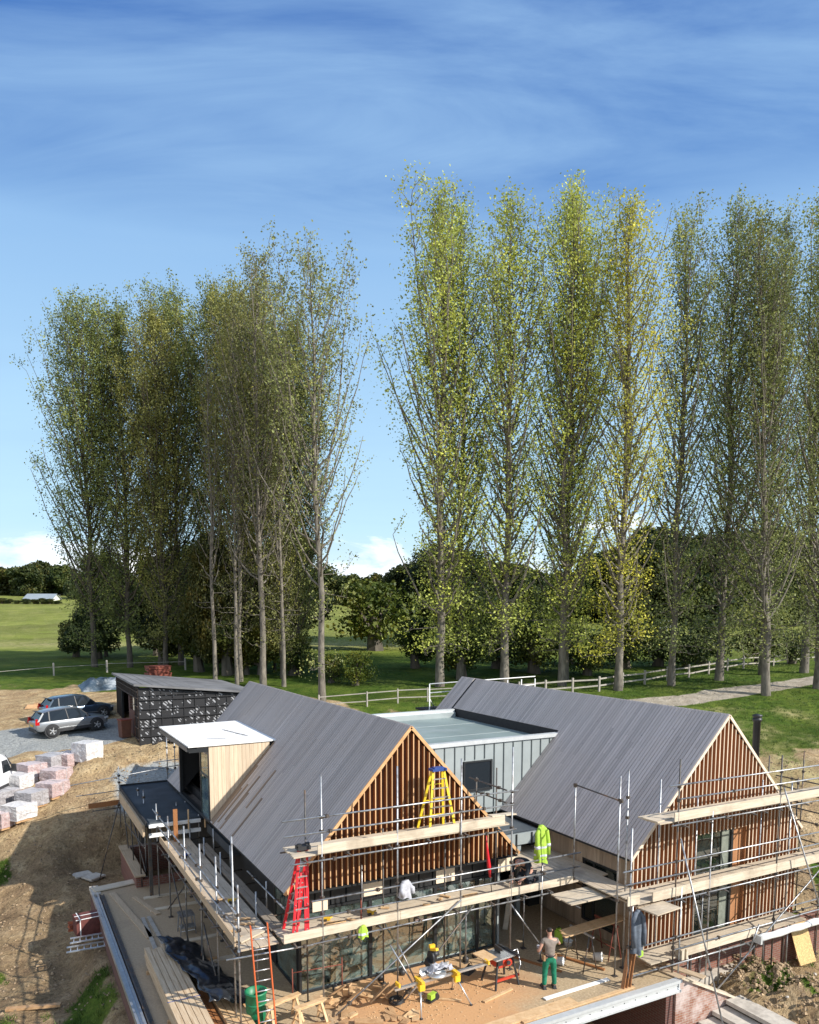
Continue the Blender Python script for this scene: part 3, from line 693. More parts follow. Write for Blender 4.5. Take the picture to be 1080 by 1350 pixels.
wn = MB().box(6.92, 7.0, 19.52, 19.60, 0, 2.6).box(6.92, 7.0, 21.40, 21.48, 0, 2.6).box(6.92, 7.0, 19.6, 21.4, 2.5, 2.6).box(6.92, 7.0, 19.6, 21.4, 0, .07).build('window', M['frame'], HOUSE)
MB().box(6.955, 6.965, 19.601, 21.399, .071, 2.499).build('pane', M['glass'], wn)
MB().box(6.95, 7.08, 19.5, 21.5, 2.62, 3.35).build('side_wall', M['black'], HOUSE)
# room behind the glass
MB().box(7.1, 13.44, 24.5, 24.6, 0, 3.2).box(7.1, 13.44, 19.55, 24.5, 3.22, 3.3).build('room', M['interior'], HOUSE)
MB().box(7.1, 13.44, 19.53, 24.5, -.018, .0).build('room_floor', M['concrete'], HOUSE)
# courtyard recess between the wings
MB().box(13.6, 16.95, 23.5, 23.6, 0, 3.1).build('recess_wall', M['black'], HOUSE)
MB().box(13.62, 13.70, 19.5, 19.6, 0, 3.0).build('post', M['zinc'], HOUSE); MB().box(15.55, 15.70, 21.1, 21.25, 0, 2.58).build('post', M['zinc'], HOUSE)
cn = MB().box(13.62, 16.45, 21.0, 23.4, 2.58, 2.98).build('canopy', M['zinc'], HOUSE)
MB().box(13.64, 16.4, 21.05, 23.39, 2.984, 3.02).build('canopy_roof', M['felt'], cn)
for x in (14.1, 14.75, 15.4, 16.05): MB().box(x, x + .05, 20.97, 20.998, 2.57, 2.97).build('canopy_seam', M['frame'], cn)
MB().box(16.46, 16.94, 21.6, 23.5, 0, 3.0).build('recess_wall', M['frame'], HOUSE)
# ---- zinc link block
q = MB().prism([(13.0, 23.5, 3.0), (16.6, 23.5, 3.0), (19.2, 23.5, 5.72), (11.6, 23.5, 5.72)], (0, .06, 0))
lk = q.build('link_wall', M['zinc'], HOUSE)
q = MB(); x = 12.3
while x < 19.1:
    zb_ = 3.0 if x < 16.6 else 3.0 + (x - 16.6) * 1.03
    if 14.75 < x < 16.1:
        q.box(x, x + .022, 23.465, 23.498, 5.16, 5.72); q.box(x, x + .022, 23.465, 23.498, zb_, 3.9)
    else: q.box(x, x + .022, 23.465, 23.498, zb_ + .02, 5.72)
    x += .43
q.build('standing_seams', plain('zinc_seam', (.13, .15, .15), .5, .2, .1), lk)
wn = MB().box(14.80, 14.86, 23.41, 23.495, 3.98, 5.12).box(15.98, 16.06, 23.41, 23.495, 3.98, 5.12).box(14.86, 15.98, 23.41, 23.495, 5.06, 5.12).box(14.86, 15.98, 23.41, 23.495, 3.98, 4.06).build('window', M['frame'], HOUSE)
MB().box(14.861, 15.979, 23.44, 23.45, 4.061, 5.059).build('pane', M['carglass'], wn)
MB().box(14.84, 16.02, 23.47, 23.495, 4.0, 5.1).build('blind', M['dark'], wn)
MB().box(11.6, 19.19, 23.57, 31.2, 5.45, 5.57).build('flat_roof', M['zincroof'], HOUSE)
MB().box(11.4, 19.24, 23.42, 23.66, 5.725, 5.87).build('parapet', M['trim'], HOUSE)
MB().box(11.4, 19.15, 31.15, 31.4, 5.5, 5.93).build('parapet', M['trim'], HOUSE)
MB().box(11.72, 19.1, 31.0, 31.149, 5.571, 5.80).build('parapet', M['zinc'], HOUSE)
q = MB()
for v0 in (26.2, 28.9): q.box(11.8, 19.1, v0, v0 + .05, 5.571, 5.582)
q.build('roof_joints', M['zinc'], HOUSE)
MB().box(19.195, 19.27, 23.67, 31.14, 5.2, 5.945).build('upstand', M['under'], HOUSE); MB().box(11.50, 11.59, 23.67, 31.14, 5.2, 5.9).build('upstand', M['under'], HOUSE)
q = MB(); slope_strip(q, E2L, R2, 31.41, 31.54, 0, .62, -.02, .012); q.build('expansion_gap', M['under'], roof2)
q = MB()
a_ = Vector((19.2, 23.45, 5.86)); b_ = Vector((16.58, 23.45, 3.12)); q.bar(a_, b_, .10, .07, up=(0, 1, 0)); q.build('valley_flashing', M['under'], HOUSE)
# ---- flue
q = MB(); q.lathe((23.72, 18.1, 3.5), [(.0, 0), (.125, 0), (.125, 3.2), (.16, 3.2), (.16, 3.3), (.14, 3.3), (.14, 3.36), (.17, 3.36), (.17, 3.42), (0, 3.46)], 18); q.build('flue', M['flue'], HOUSE)
# ---- dormer
D = MB().box(6.42, 6.56, 27.0, 32.06, 5.52, 5.845).box(6.42, 6.54, 27.0, 27.12, 3.16, 5.52).box(6.42, 6.54, 31.94, 32.06, 3.16, 5.52).box(6.40, 6.56, 27.0, 32.06, 3.04, 3.16).box(6.46, 6.52, 28.45, 28.53, 3.16, 5.52).box(6.46, 6.52, 27.12, 28.45, 4.62, 4.68).build('dormer', M['frame'], HOUSE)
MB().box(6.485, 6.50, 27.121, 28.449, 3.161, 4.619).box(6.485, 6.50, 27.121, 28.449, 4.681, 5.519).build('pane', M['glass'], D)
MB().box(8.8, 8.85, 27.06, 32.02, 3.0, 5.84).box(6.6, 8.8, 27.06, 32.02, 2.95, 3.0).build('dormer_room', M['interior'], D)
q = MB(); x = 6.44
while x < 8.84:
    x2 = min(x + .148, 8.88); f0 = 3.12 + (x - 6.42) * 1.11 + .03; f1 = 3.12 + (x2 - 6.42) * 1.11 + .03; yy = 26.975 + hr.uniform(0, .006)
    if f1 < 5.8: q.prism([(x, yy, f0), (x2 - .006, yy, f1), (x2 - .006, yy, 5.84), (x, yy, 5.84)], (0, .022, 0))
    x += .148
q.build('dormer_cheek', M['cheek'], D)
MB().prism([(6.45, 27.02, 3.1), (8.86, 27.02, 5.84), (6.45, 27.02, 5.84)], (0, .03, 0)).build('cheek_backing', M['under'], D)
MB().prism([(6.45, 32.03, 3.1), (8.86, 32.03, 5.84), (6.45, 32.03, 5.84)], (0, .03, 0)).build('dormer_cheek', M['black'], D)
dr = MB().prism([(5.72, 26.9, 5.86), (8.94, 26.93, 5.86), (8.98, 32.2, 5.90), (5.66, 31.95, 5.90)], (0, 0, .045)).build('dormer_roof', M['white'], D)
q = MB()
for k in range(9):      # rows of printed marks on the membrane
    q.rbox((7.75 + k * .05, 29.95 - k * .22, 5.937), (.05 + .03 * (k % 2), .16, .004), .5)
for k in range(5): q.rbox((6.75 + .12 * k, 28.1 - .03 * k, 5.932), (.18, .035, .004), -.4 + .25 * (k % 2))
q.build('printed_marks', M['mark'], D)
MB().box(5.68, 5.76, 26.98, 31.8, 5.70, 5.858).box(5.76, 6.41, 26.97, 27.03, 5.66, 5.80).build('dormer_fascia', M['frame'], D)
# ---- flat-roofed annex on the left
AX = MB().box(4.50, 6.93, 28.5, 35.2, 2.84, 2.95).build('annex_roof', M['felt'], HOUSE)
MB().box(4.44, 4.50, 28.5, 35.25, 2.80, 3.02).box(4.5, 6.9, 35.2, 35.27, 2.8, 3.02).build('roof_edge', M['under'], AX)
MB().box(4.36, 4.435, 28.6, 34.6, 2.42, 2.86).build('fascia_board', M['toe_y'], AX)
MB().box(4.55, 6.4, 28.38, 28.49, 2.78, 2.90).box(4.55, 6.4, 28.40, 28.48, 2.42, 2.56).build('front_rail', M['whitepaint'], AX)
MB().box(4.7, 6.9, 28.9, 34.9, 2.70, 2.835).build('joists', M['under'], AX)
MB().box(6.6, 6.92, 25.0, 28.3, 2.40, 2.72).build('gutter_box', M['felt'], AX)
MB().box(5.2, 5.35, 34.6, 34.75, .2, 2.7).box(4.6, 4.72, 29.0, 29.12, 0, 2.7).build('post', M['steel_dark'], AX)
q = MB()
for x in (5.4, 5.9, 6.5): q.box(x, x + .04, 28.2, 28.26, 2.6, 3.35)
q.build('timber_upstands', M['fresh'], AX)
# ---------------------------------------------------------------- scaffolding: every tube and board is a part
PR = .0245
def joint_boxes(q, p, zs):
    for z_ in zs: q.rbox((p[0], p[1], z_), (.085, .085, .075), .3, mi=1)
def pole(T, p, q_, cpl=(), r=PR, name='upright_pole', mat=None):
    q = MB().tube([p, q_], r, 8)
    P0, P1 = Vector(p), Vector(q_)
    for c in cpl:
        k = (c - P0.z) / (P1.z - P0.z) if abs(P1.z - P0.z) > .2 else c
        q.rbox(P0.lerp(P1, k), (.09, .09, .08), .4, mi=1)
    if name == 'upright_pole' and P0.z < .5: q.rbox((p[0], p[1], p[2] + .006), (.16, .16, .012), 0, mi=1)
    return q.build(name, [mat or M['steel'], M['coupler']], T)
sr = random.Random(11)
def run(T, name, x0, x1, y, z, r=PR, mat=None, ext=0, dz=0):
    return pole(T, (x0, y, z), (x1, y, z + dz), [.12 + sr.random() * .1, .85], name=name, r=r, mat=mat)
def runy(T, name, y0, y1, x, z, mat=None):
    return pole(T, (x, y0, z), (x, y1, z), [.2, .8], name=name, mat=mat)
def boards(T, axis_, a0, a1, b0, b1, z, n, ln=3.9, name='platform_board', gap=.008, mat=None):
    """n boards side by side from b0 to b1, running from a0 to a1 in lengths"""
    w_ = (b1 - b0) / n
    for i in range(n):
        a = a0 + (0 if i % 2 else -sr.random() * .05); first = True
        cut = a0 + (ln * (.5 + .5 * sr.random()) if first else ln)
        while a < a1 - .05:
            e = min(cut, a1); c0 = b0 + i * w_ + gap; c1 = b0 + (i + 1) * w_ - gap; zz_ = z + sr.uniform(0, .006)
            rz = sr.uniform(-.003, .003)
            q = MB()
            if axis_ == 'x': q.rbox(((a + e) / 2, (c0 + c1) / 2, zz_ + .019), (e - a - .012, c1 - c0, .038), rz)
            else: q.rbox(((c0 + c1) / 2, (a + e) / 2, zz_ + .019), (c1 - c0, e - a - .012, .038), rz)
            q.build(name, mat or (M['board'] if axis_ == 'x' else M['board_y']), T)
            a = e; cut = e + ln
def toe(T, p, q_, z0, z1, th=.038, mat=None):
    P0, P1 = Vector((*p, (z0 + z1) / 2)), Vector((*q_, (z0 + z1) / 2))
    return MB().bar(P0, P1, th, z1 - z0).build('toe_board', mat or (M['toe'] if abs(p[0] - q_[0]) > abs(p[1] - q_[1]) else M['toe_y']), T)
# ---- A: in front of the left gable
A = thing('scaffold', 'two-lift tube scaffold in front of the left gable, carrying two boarded platforms', 'scaffold', (10, 18, 0), group='tube scaffolds round the house')
yo, yi = 17.9, 18.88
for x, t_ in ((7.06, 6.48), (9.23, 6.5), (11.24, 6.52), (12.98, 6.7)):
    pole(A, (x, yo, 0), (x, yo, t_), (2.1, 2.85, 3.28, 4.32, 5.03, 5.4))
pole(A, (14.12, yo, 0), (14.12, yo, 3.35), (2.1, 2.8, 3.2))
for x, t_ in ((6.99, 5.9), (9.28, 4.55), (11.3, 4.55), (13.1, 5.9)):
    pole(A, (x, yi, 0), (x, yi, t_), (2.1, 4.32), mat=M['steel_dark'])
for x, t_ in ((8.62, 3.6), (12.05, 2.2), (14.2, 2.2)): pole(A, (x, yi, 0 if x > 9 else 1.9), (x, yi, t_), (2.1,), mat=M['steel'])
run(A, 'guard_rail', 6.0, 13.15, yo - .05, 5.42); run(A, 'guard_rail', 6.05, 13.0, yo - .05, 5.02)
run(A, 'guard_rail', 6.75, 15.55, yo - .05, 3.24, dz=-.04); run(A, 'guard_rail', 6.2, 15.55, yo - .05, 2.80, dz=-.04)
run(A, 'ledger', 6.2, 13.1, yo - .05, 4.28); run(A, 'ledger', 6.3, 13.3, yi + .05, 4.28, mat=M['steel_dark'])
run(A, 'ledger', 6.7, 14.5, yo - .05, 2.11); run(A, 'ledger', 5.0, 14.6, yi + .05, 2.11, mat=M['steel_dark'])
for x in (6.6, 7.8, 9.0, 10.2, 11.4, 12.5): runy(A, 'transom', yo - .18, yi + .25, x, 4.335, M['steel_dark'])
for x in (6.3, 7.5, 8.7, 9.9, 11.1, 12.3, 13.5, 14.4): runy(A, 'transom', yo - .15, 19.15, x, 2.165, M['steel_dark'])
boards(A, 'x', 6.35, 12.95, yo + .03, yi - .0, 4.40, 4)
toe(A, (6.95, yo), (9.25, yo), 4.44, 4.68); toe(A, (9.25, yo + .04), (12.75, yo + .04), 4.44, 4.68)
MB().bar((12.3, yo + .15, 4.72), (13.3, yo + .35, 4.62), .22, .04).build('toe_board', M['toe'], A)
boards(A, 'x', 6.05, 14.85, yo + .03, 19.12, 2.22, 5)
for a, b in ((6.0, 7.05), (7.05, 9.3), (9.3, 12.9), (12.9, 15.3)): toe(A, (a + .01, yo), (b, yo), 2.26, 2.485)
pole(A, (7.35, yo - .1, .05), (11.2, yo - .1, 2.5), (.3,), name='diagonal_brace')
pole(A, (9.1, yo - .3, .05), (11.6, yo - .1, 2.25), (.3,), name='diagonal_brace', mat=M['steel_dark'])
pole(A, (9.0, yo - .0, 1.6), (9.75, yo - .5, .05), (), name='diagonal_brace')
pole(A, (9.3, yo + .1, 1.5), (9.9, yo - .2, .05), (), name='diagonal_brace')
pole(A, (12.95, 18.1, 2.15), (14.0, 17.7, .55), (), name='diagonal_brace')
pole(A, (6.75, 18.3, 4.3), (6.45, 18.9, 2.5), (), name='diagonal_brace', r=.018)
runy(A, 'hand_rail', 18.0, 19.6, 12.85, 5.05, M['steel_dark']); runy(A, 'hand_rail', 18.0, 20.0, 12.85, 5.42, M['steel_dark'])
pole(A, (12.85, 19.6, 4.3), (12.85, 19.6, 5.5), (), mat=M['steel_dark'])
# lower walkway towards the right wing
boards(A, 'y', 18.0, 22.5, 14.87, 16.85, 2.22, 8, name='walkway_board')
boards(A, 'x', 14.30, 16.0, 16.75, 17.7, 2.10, 4, name='walkway_board')
runy(A, 'transom', 16.6, 18.4, 14.5, 2.05, M['steel_dark']); runy(A, 'transom', 16.4, 19, 15.8, 2.05, M['steel_dark'])
# ---- B: along the left side
B = thing('scaffold', 'long tube scaffold along the dark left wall, with a ladder at its near end', 'scaffold', (5.4, 23, 0), group='tube scaffolds round the house')
xo, xi = 4.9, 6.0
for v, t_ in ((33.0, 3.3), (31.6, 3.5), (28.85, 3.55), (26.7, 3.6), (24.1, 3.9), (22.0, 3.9), (20.15, 4.05), (18.46, 5.05), (18.02, 3.95)):
    pole(B, (xo, v, .0 if v < 31 else h(xo, v) + .02), (xo, v, t_), (2.1, 2.8, 3.2))
for v, t_ in ((30.6, 3.1), (28.3, 2.85), (26.1, 2.85), (23.9, 2.95), (20.1, 2.9)):
    pole(B, (xi - .03, v, 0), (xi - .03, v, t_), (2.1,), mat=M['steel'])
    pole(B, (xi + .40, v + .4, 1.9), (xi + .40, v + .4, 3.0), (2.1,))
for z_ in (2.80, 3.22): runy(B, 'guard_rail', 18.0, 23.2, xo - .05, z_); runy(B, 'guard_rail', 23.2, 29.3, xo - .05, z_ + .02)
runy(B, 'guard_rail', 18.9, 22.3, xi + .38, 2.75)
runy(B, 'ledger', 17.9, 29.2, xo - .05, 2.10, M['steel_dark']); runy(B, 'ledger', 18.2, 29.2, xi + .03, 2.10, M['steel_dark'])
for v in (18.6, 20.0, 21.4, 22.8, 24.2, 25.6, 27.0, 28.4):
    pole(B, (xo - .2, v, 2.16), (xi + .75, v, 2.16), (), name='transom', mat=M['steel_dark'])
boards(B, 'y', 18.05, 28.3, xo + .03, xi - .06, 2.22, 4)
boards(B, 'y', 18.9, 27.3, xi + .02, xi + .36, 2.24, 2, mat=woodmat('grey_scaffold_board', (.20, .16, .12), (.34, .28, .21), (30, 2, 30), .3))
for a, b in ((18.35, 20.9), (20.9, 24.4), (24.4, 28.3)): toe(B, (xo - .0, a + .01), (xo - .0, b), 2.24, 2.47)
pole(B, (4.55, 17.93, 2.14), (6.75, 17.80, 2.12), (.9,), name='ledger'); pole(B, (4.9, 18.02, 2.0), (4.9, 18.02, 2.3), (2.1, 2.2), name='coupler_stub', r=.04)
for (a, b) in (((4.9, 24.1, 2.0), (4.9, 27.2, .1)), ((4.9, 26.6, 2.0), (4.9, 23.8, .1)), ((4.9, 21.8, 1.6), (4.9, 20.2, .3)), ((5.9, 26.1, 1.9), (4.9, 22.2, .2))):
    pole(B, a, b, (), name='diagonal_brace', mat=M['steel_dark'])
for v in (28.9, 27.6, 24.4, 22.6):
    MB().box(4.35, 6.1, v - .11, v + .11, .002, .042).build('sole_board', M['toe'], B)
MB().rbox((5.4, 18.7, 2.30), (.9, .23, .038), .5).build('platform_board', M['board'], B)
# raking leg and hanging boards at the annex corner
pole(B, (4.42, 34.9, 3.9), (4.42, 34.9, 1.2), (3.2, 3.5)); pole(B, (4.5, 34.6, 2.9), (3.35, 33.9, h(3.35, 33.9)), (2.3,), name='raking_leg', mat=M['steel_dark'])
pole(B, (4.45, 34.2, 2.7), (4.6, 33.6, h(4.6, 33.6)), (), name='raking_leg', mat=M['steel_dark'])
pole(B, (4.45, 32.2, 2.6), (4.5, 32.0, .05), (), mat=M['steel_dark']); pole(B, (4.45, 30.2, 2.6), (4.5, 30.2, .02), (), mat=M['steel_dark'])
pole(B, (4.47, 29.0, 1.9), (4.5, 34.2, 1.6), (), name='ledger', mat=M['steel_dark']); pole(B, (4.47, 29.0, 1.0), (4.5, 32.2, 2.4), (), name='diagonal_brace', mat=M['steel_dark'])
pole(B, (2.5, 35.2, 3.2), (8.6, 36.9, 3.45), (), name='guard_rail', r=.02); pole(B, (2.7, 35.0, 2.75), (4.5, 35.1, 2.8), (), name='guard_rail', r=.02)
MB().bar((3.15, 34.9, 2.28), (4.4, 35.0, 2.30), .04, .22).build('toe_board', M['stain'], B)
pole(B, (3.3, 34.9, 2.05), (4.45, 34.9, 2.08), (), name='transom', mat=M['steel_dark'])
MB().box(5.35, 5.50, 28.05, 28.12, 2.26, 3.45).build('timber_post', M['stain'], B)
# poles seen between annex and shed
for x, y, a, b in ((7.2, 36.9, 2.2, 4.9), (6.85, 36.9, 2.4, 4.7)): pole(B, (x, y, a), (x, y, b), (3.2, 4.2), mat=M['steel'])
pole(B, (6.2, 36.9, 3.55), (11.0, 37.2, 3.75), (), name='guard_rail', r=.022, mat=M['steel']); 
MB().box(8.35, 8.85, 36.95, 36.98, 3.6, 4.4).build('notice_board', M['whitepaint'], B)
# ---- C: in front of the right gable
C = thing('scaffold', 'tall tube scaffold in front of the right gable, three boarded lifts and raking poles', 'scaffold', (21, 15.8, 0), group='tube scaffolds round the house')
yo, yi = 15.4, 16.38
def gz(x, y): return max(h(x, y), 0 if (3 < x < 16.9 and 15.1 < y < 31) else -9) + .01
CP = (.35, .8, 1.1, 2.3, 3.0, 3.4, 4.5, 5.2, 5.6)
for x, t_ in ((17.0, 6.4), (21.45, 6.12), (24.2, 5.9), (26.6, 6.0)): pole(C, (x, yo, gz(x, yo)), (x, yo, t_), CP, mat=M['steel_dark'] if x < 24 else M['steel'])
pole(C, (18.42, yo, gz(18.4, yo)), (18.42, yo, 4.72), (.35, 1.1, 2.3, 3.4, 4.5)); pole(C, (17.25, yo, gz(17.2, yo)), (17.25, yo, 2.6), (.35, 1.1))
for x, t_ in ((17.3, 5.6), (18.9, 4.9), (19.3, 2.4), (21.9, 5.1), (23.4, 4.9), (25.2, 5.6)): pole(C, (x, yi, gz(x, yi)), (x, yi, t_), (.35, 2.3, 4.5), mat=M['steel'])
pole(C, (15.24, yo, 0), (15.24, yo, 4.63), (.35, 1.2, 2.3, 3.0, 3.4)); pole(C, (15.45, yo + .1, 0), (15.45, yo + .1, 2.4), (.4, 1.3)); pole(C, (16.0, yi, 0), (16.0, yi, 6.0), (2.3, 4.6, 5.2))
pole(C, (15.42, 16.1, 0), (15.42, 16.1, 5.95), (2.3, 5.25)); pole(C, (15.5, 18.1, 2.2), (15.5, 18.1, 5.3), (2.3, 5.25)); pole(C, (15.42, 16.0, 5.22), (15.5, 18.15, 5.28), (.02, .98), name='hand_rail', mat=M['steel_dark'])
for z_, a, b, nm in ((5.67, 16.55, 27.6, 'guard_rail'), (5.25, 17.0, 27.6, 'guard_rail'), (4.50, 16.7, 27.5, 'ledger'), (3.43, 14.9, 27.5, 'guard_rail'), (3.04, 15.0, 27.5, 'guard_rail'), (2.28, 15.9, 27.4, 'ledger'), (1.15, 15.3, 25.0, 'guard_rail'), (.76, 17.0, 27.2, 'guard_rail'), (.33, 15.4, 21.5, 'ledger')):
    run(C, nm, a, b, yo - .05, z_, dz=-.05)
for z_ in (4.5, 2.28, .33): run(C, 'ledger', 16.9, 25.4, yi + .05 - .2, z_, mat=M['steel_dark'])
for z_ in (4.44, 2.22, .30):
    for x in (17.2, 18.2, 19.0, 20.1, 20.6, 21.3, 22.6, 23.8, 25.0)[(0 if z_ > 1 else 1):]: runy(C, 'transom', yo - .22, yi + .15, x, z_, M['steel_dark'])
boards(C, 'x', 16.35, 27.4, yo + .03, yi - .05, 4.555, 4)
toe(C, (16.85, yo), (19.2, yo), 4.60, 4.86); toe(C, (19.2, yo + .005), (21.5, yo + .005), 4.60, 4.86); toe(C, (21.5, yo + .05), (27.4, yo + .05), 4.59, 4.82)
MB().rbox((16.65, yo + .45, 4.62), (.75, .5, .038), .2, rx=.04).build('platform_board', M['board'], C)
boards(C, 'x', 15.6, 27.4, yo + .03, yi - .02, 2.335, 4)
toe(C, (15.15, yo), (15.6, yo), 2.40, 2.68)
for a, b in ((16.1, 18.4), (18.4, 22.3), (22.3, 27.3)): toe(C, (a, yo), (b - .01, yo), 2.36, 2.64)
MB().rbox((16.05, yo - .35, 2.30), (1.0, .6, .038), .1).build('platform_board', M['board'], C)
boards(C, 'x', 16.2, 23.2, yo + .05, yi - .1, .42, 4)
toe(C, (17.3, yo), (20.6, yo), .44, .68); 
MB().rbox((17.35, 15.45, .52), (.10, .25, .30)).rbox((17.52, 15.45, .52), (.07, .25, .30)).build('timber_block', M['toe'], C)
for x in (24.2, 25.6):
    for z_ in (4.45, 3.4, 2.3, 1.1): runy(C, 'transom', yo - .1, 18.6, x, z_, M['steel_dark'])
for x, y, t_ in ((24.9, 18.4, 5.3), (26.9, 18.4, 5.3), (24.9, 17.2, 4.7)): pole(C, (x, y, gz(x, y)), (x, y, t_), (2.3, 4.5), mat=M['steel_dark'])
pole(C, (17.05, yo - .08, 4.1), (17.55, 13.9, -1.30), (.5,), name='raking_pole'); pole(C, (21.5, yo - .08, 5.1), (24.0, 14.6, -1.55), (.5,), name='raking_pole')
pole(C, (18.3, yo - .12, -1.2), (24.9, yo - .12, 3.05), (.2,), name='diagonal_brace')
pole(C, (20.1, yo - .2, .1), (20.5, yo - .2, .9), (), name='diagonal_brace'); 
for x in (18.2, 19.6, 20.6, 21.7, 22.9): pole(C, (x, 15.9, gz(x, 15.9)), (x, 15.9, .38), (), mat=M['steel'])
# walkway along the courtyard side of the right wing
boards(C, 'y', 15.45, 18.0, 15.62, 16.55, 2.225 - .0, 4, name='walkway_board')
# ---------------------------------------------------------------- ladders
def ladder(name, label, a0, a1, width_dir, w_, nr, mats, loc, rw=.07, rd=.028, splay=0, group=None):
    T = thing(name, label, 'ladder', loc, group=group)
    a0, a1, wd = Vector(a0), Vector(a1), Vector(width_dir).normalized()
    for s in (-1, 1):
        MB().bar(a0 + wd * (w_ / 2 + splay) * s, a1 + wd * (w_ / 2) * s, rd, rw, up=(a1 - a0).cross(wd)).build('stile', mats[0], T)
    for i in range(nr):
        k = (i + .6) / nr; c = a0.lerp(a1, k); ww = w_ / 2 + splay * (1 - k)
        MB().tube([c - wd * ww, c + wd * ww], .017, 6).build('rung', mats[1], T)
    return T
ladder('ladder', 'orange ladder rising past the near corner of the left side scaffold', (5.50, 17.70, .02), (5.32, 17.72, 2.98), (1, -.05, 0), .42, 11, (M['orangepaint'], M['alu']), (5.5, 17.7, 0))
# red double ladder standing on the platform
T = thing('folding_ladder', 'red folding multi-section ladder standing on the corner of the left platform', 'ladder', (6.5, 18.3, 2.26))
for (dx, dy, sp) in ((0, -.32, .24), (-.02, .42, .24)):
    for s in (-1, 1):
        MB().bar((6.50 + s * (.20), 18.35 + dy, 2.27), (6.72 + s * .10, 18.35, 4.50), .075, .035, up=(0, 1, 0)).build('stile', M['redpaint'], T)
        if dy < 0: MB().bar((6.50 + s * (.12), 18.31 + dy, 2.3), (6.70 + s * .05, 18.32, 3.9), .05, .03, up=(0, 1, 0)).build('stile', M['redpaint'], T)
    for i in range(8):
        k = (i + .7) / 8.3; c = Vector((6.50, 18.35 + dy, 2.27)).lerp(Vector((6.72, 18.35, 4.5)), k); ww = .20 - .10 * k
        MB().rbox(c, (ww * 2, .06, .03)).build('rung', M['alu'], T)
for s in (-1, 1): MB().bar((6.58 + s * .16, 18.1, 3.1), (6.58 + s * .16, 18.62, 3.1), .02, .03).build('spreader', M['alu'], T)
MB().rbox((6.72, 18.35, 4.54), (.34, .26, .10)).rbox((6.60, 18.3, 4.60), (.1, .1, .1)).rbox((6.84, 18.35, 4.60), (.1, .1, .1)).build('hinge_cap', M['dark'], T)
T = thing('step_ladder', 'yellow step ladder with blue top standing on the upper platform before the left gable', 'ladder', (11, 18.4, 4.44))
tp = Vector((10.78, 18.42, 6.14))
for dy, r_, n_ in ((-.30, 'rung', 6), (.38, 'brace', 3)):
    for s in (-1, 1):
        MB().bar((11.02 + s * .42 - (.25), 18.42 + dy, 4.45), tp + Vector((s * .17, dy * .12, 0)), .07, .03, up=(0, 1, 0)).build('stile', M['yellowpaint'], T)
    for i in range(n_):
        k = (i + .7) / (n_ + .6); c = Vector((10.77, 18.42 + dy, 4.45)).lerp(tp + Vector((0, dy * .12, 0)), k); ww = .42 + (.17 - .42) * k
        MB().rbox(c, (ww * 2, .08 if n_ == 6 else .03, .025)).build(r_, M['alu'] if n_ == 6 else M['yellowpaint'], T)
MB().rbox(tp + Vector((0, 0, .03)), (.46, .26, .07)).rbox(tp + Vector((0, 0, .08)), (.3, .18, .03)).build('top_cap', M['blue'], T)
g_ = h(2.6, 27.3)
for k, (dx, dy, lz) in enumerate(((0, 0, .0), (.15, .48, .10))):
    ladder('ladder', ('grey aluminium ladder lying flat on the soil below the terrace', 'grey aluminium ladder lying on top of another below the terrace')[k],
           (1.55 + dx, 26.9 + dy, g_ + .12 + lz), (3.0 + dx * .3, 26.75 + dy, g_ + .16 + lz), (0.1, 1, 0), .40, 7, (M['alu'], M['alu']), (2.3, 27, g_), rw=.03, rd=.08)
# ---------------------------------------------------------------- things on the terrace
def planks(name, label, cat, specs, mat, group=None, loc=None):
    T = thing(name, label, cat, loc or specs[0][0], group=group)
    for p, q_, w_, t_ in specs: MB().bar(p, q_, w_, t_).build('plank', mat, T)
    return T
def plank(label, p, q_, w_, t_, mat, name='plank', group='loose planks on the terrace'):
    o = MB().bar(p, q_, w_, t_).build(name, mat, None); tag(o, label, 'plank', group); return o
plank('long pale plank lying parallel to the left terrace edge', (3.38, 30.0, .03), (3.95, 25.2, .03), .22, .05, M['toe_y'])
plank('wide pale board across the far left corner of the terrace', (2.8, 30.62, .05), (4.9, 31.0, .05), .5, .04, M['toe'])
plank('short pale plank lying askew in the middle of the left terrace', (4.05, 29.2, .03), (4.55, 27.1, .03), .16, .04, M['toe_y'])
plank('thin grey plank end beside the covered timber, outer one', (4.0, 27.0, .03), (3.9, 22.5, .03), .12, .05, M['rail'])
plank('thin grey plank end beside the covered timber, inner one', (4.2, 27.0, .03), (4.25, 22.9, .03), .12, .05, M['rail'])
plank('white trim board lying near the man on the terrace', (12.75, 15.95, .03), (15.10, 16.0, .03), .14, .03, M['whitepaint'])
plank('long fresh timber board along the front edge of the terrace', (8.5, 15.42, .03), (13.4, 15.52, .03), .34, .045, M['fresh'])
plank('second fresh board beside the front beam', (11.5, 15.26, .03), (15.4, 15.32, .03), .12, .035, M['fresh'])
plank('short yellow batten in front of the table saw', (11.2, 16.6, .03), (12.3, 16.85, .03), .09, .04, M['fresh'])
plank('thin batten lying between the saw stand legs', (9.9, 17.55, .03), (10.7, 16.95, .03), .07, .04, M['fresh'])
plank('pale board bridging the terrace corner beside the brick wing wall', (16.82, 16.2, .03), (17.02, 15.0, .03), .25, .04, M['toe_y'])
plank('second pale board beside the brick wing wall', (17.15, 16.15, .03), (17.6, 14.75, .03), .25, .04, M['toe_y'])
plank('dark batten lying on the screed below the trestle', (14.6, 18.4, .03), (15.4, 16.5, .03), .09, .05, M['stain'])
plank('timber batten lying in the courtyard shade', (13.3, 19.0, .03), (14.2, 17.0, .03), .08, .05, M['stain'])
plank('rough timber length lying on the soil at lower left', (-.3, 25.5, h(-.3, 25.5) + .08), (1.2, 25.0, h(1.2, 25) + .10), .16, .08, M['offcut'])
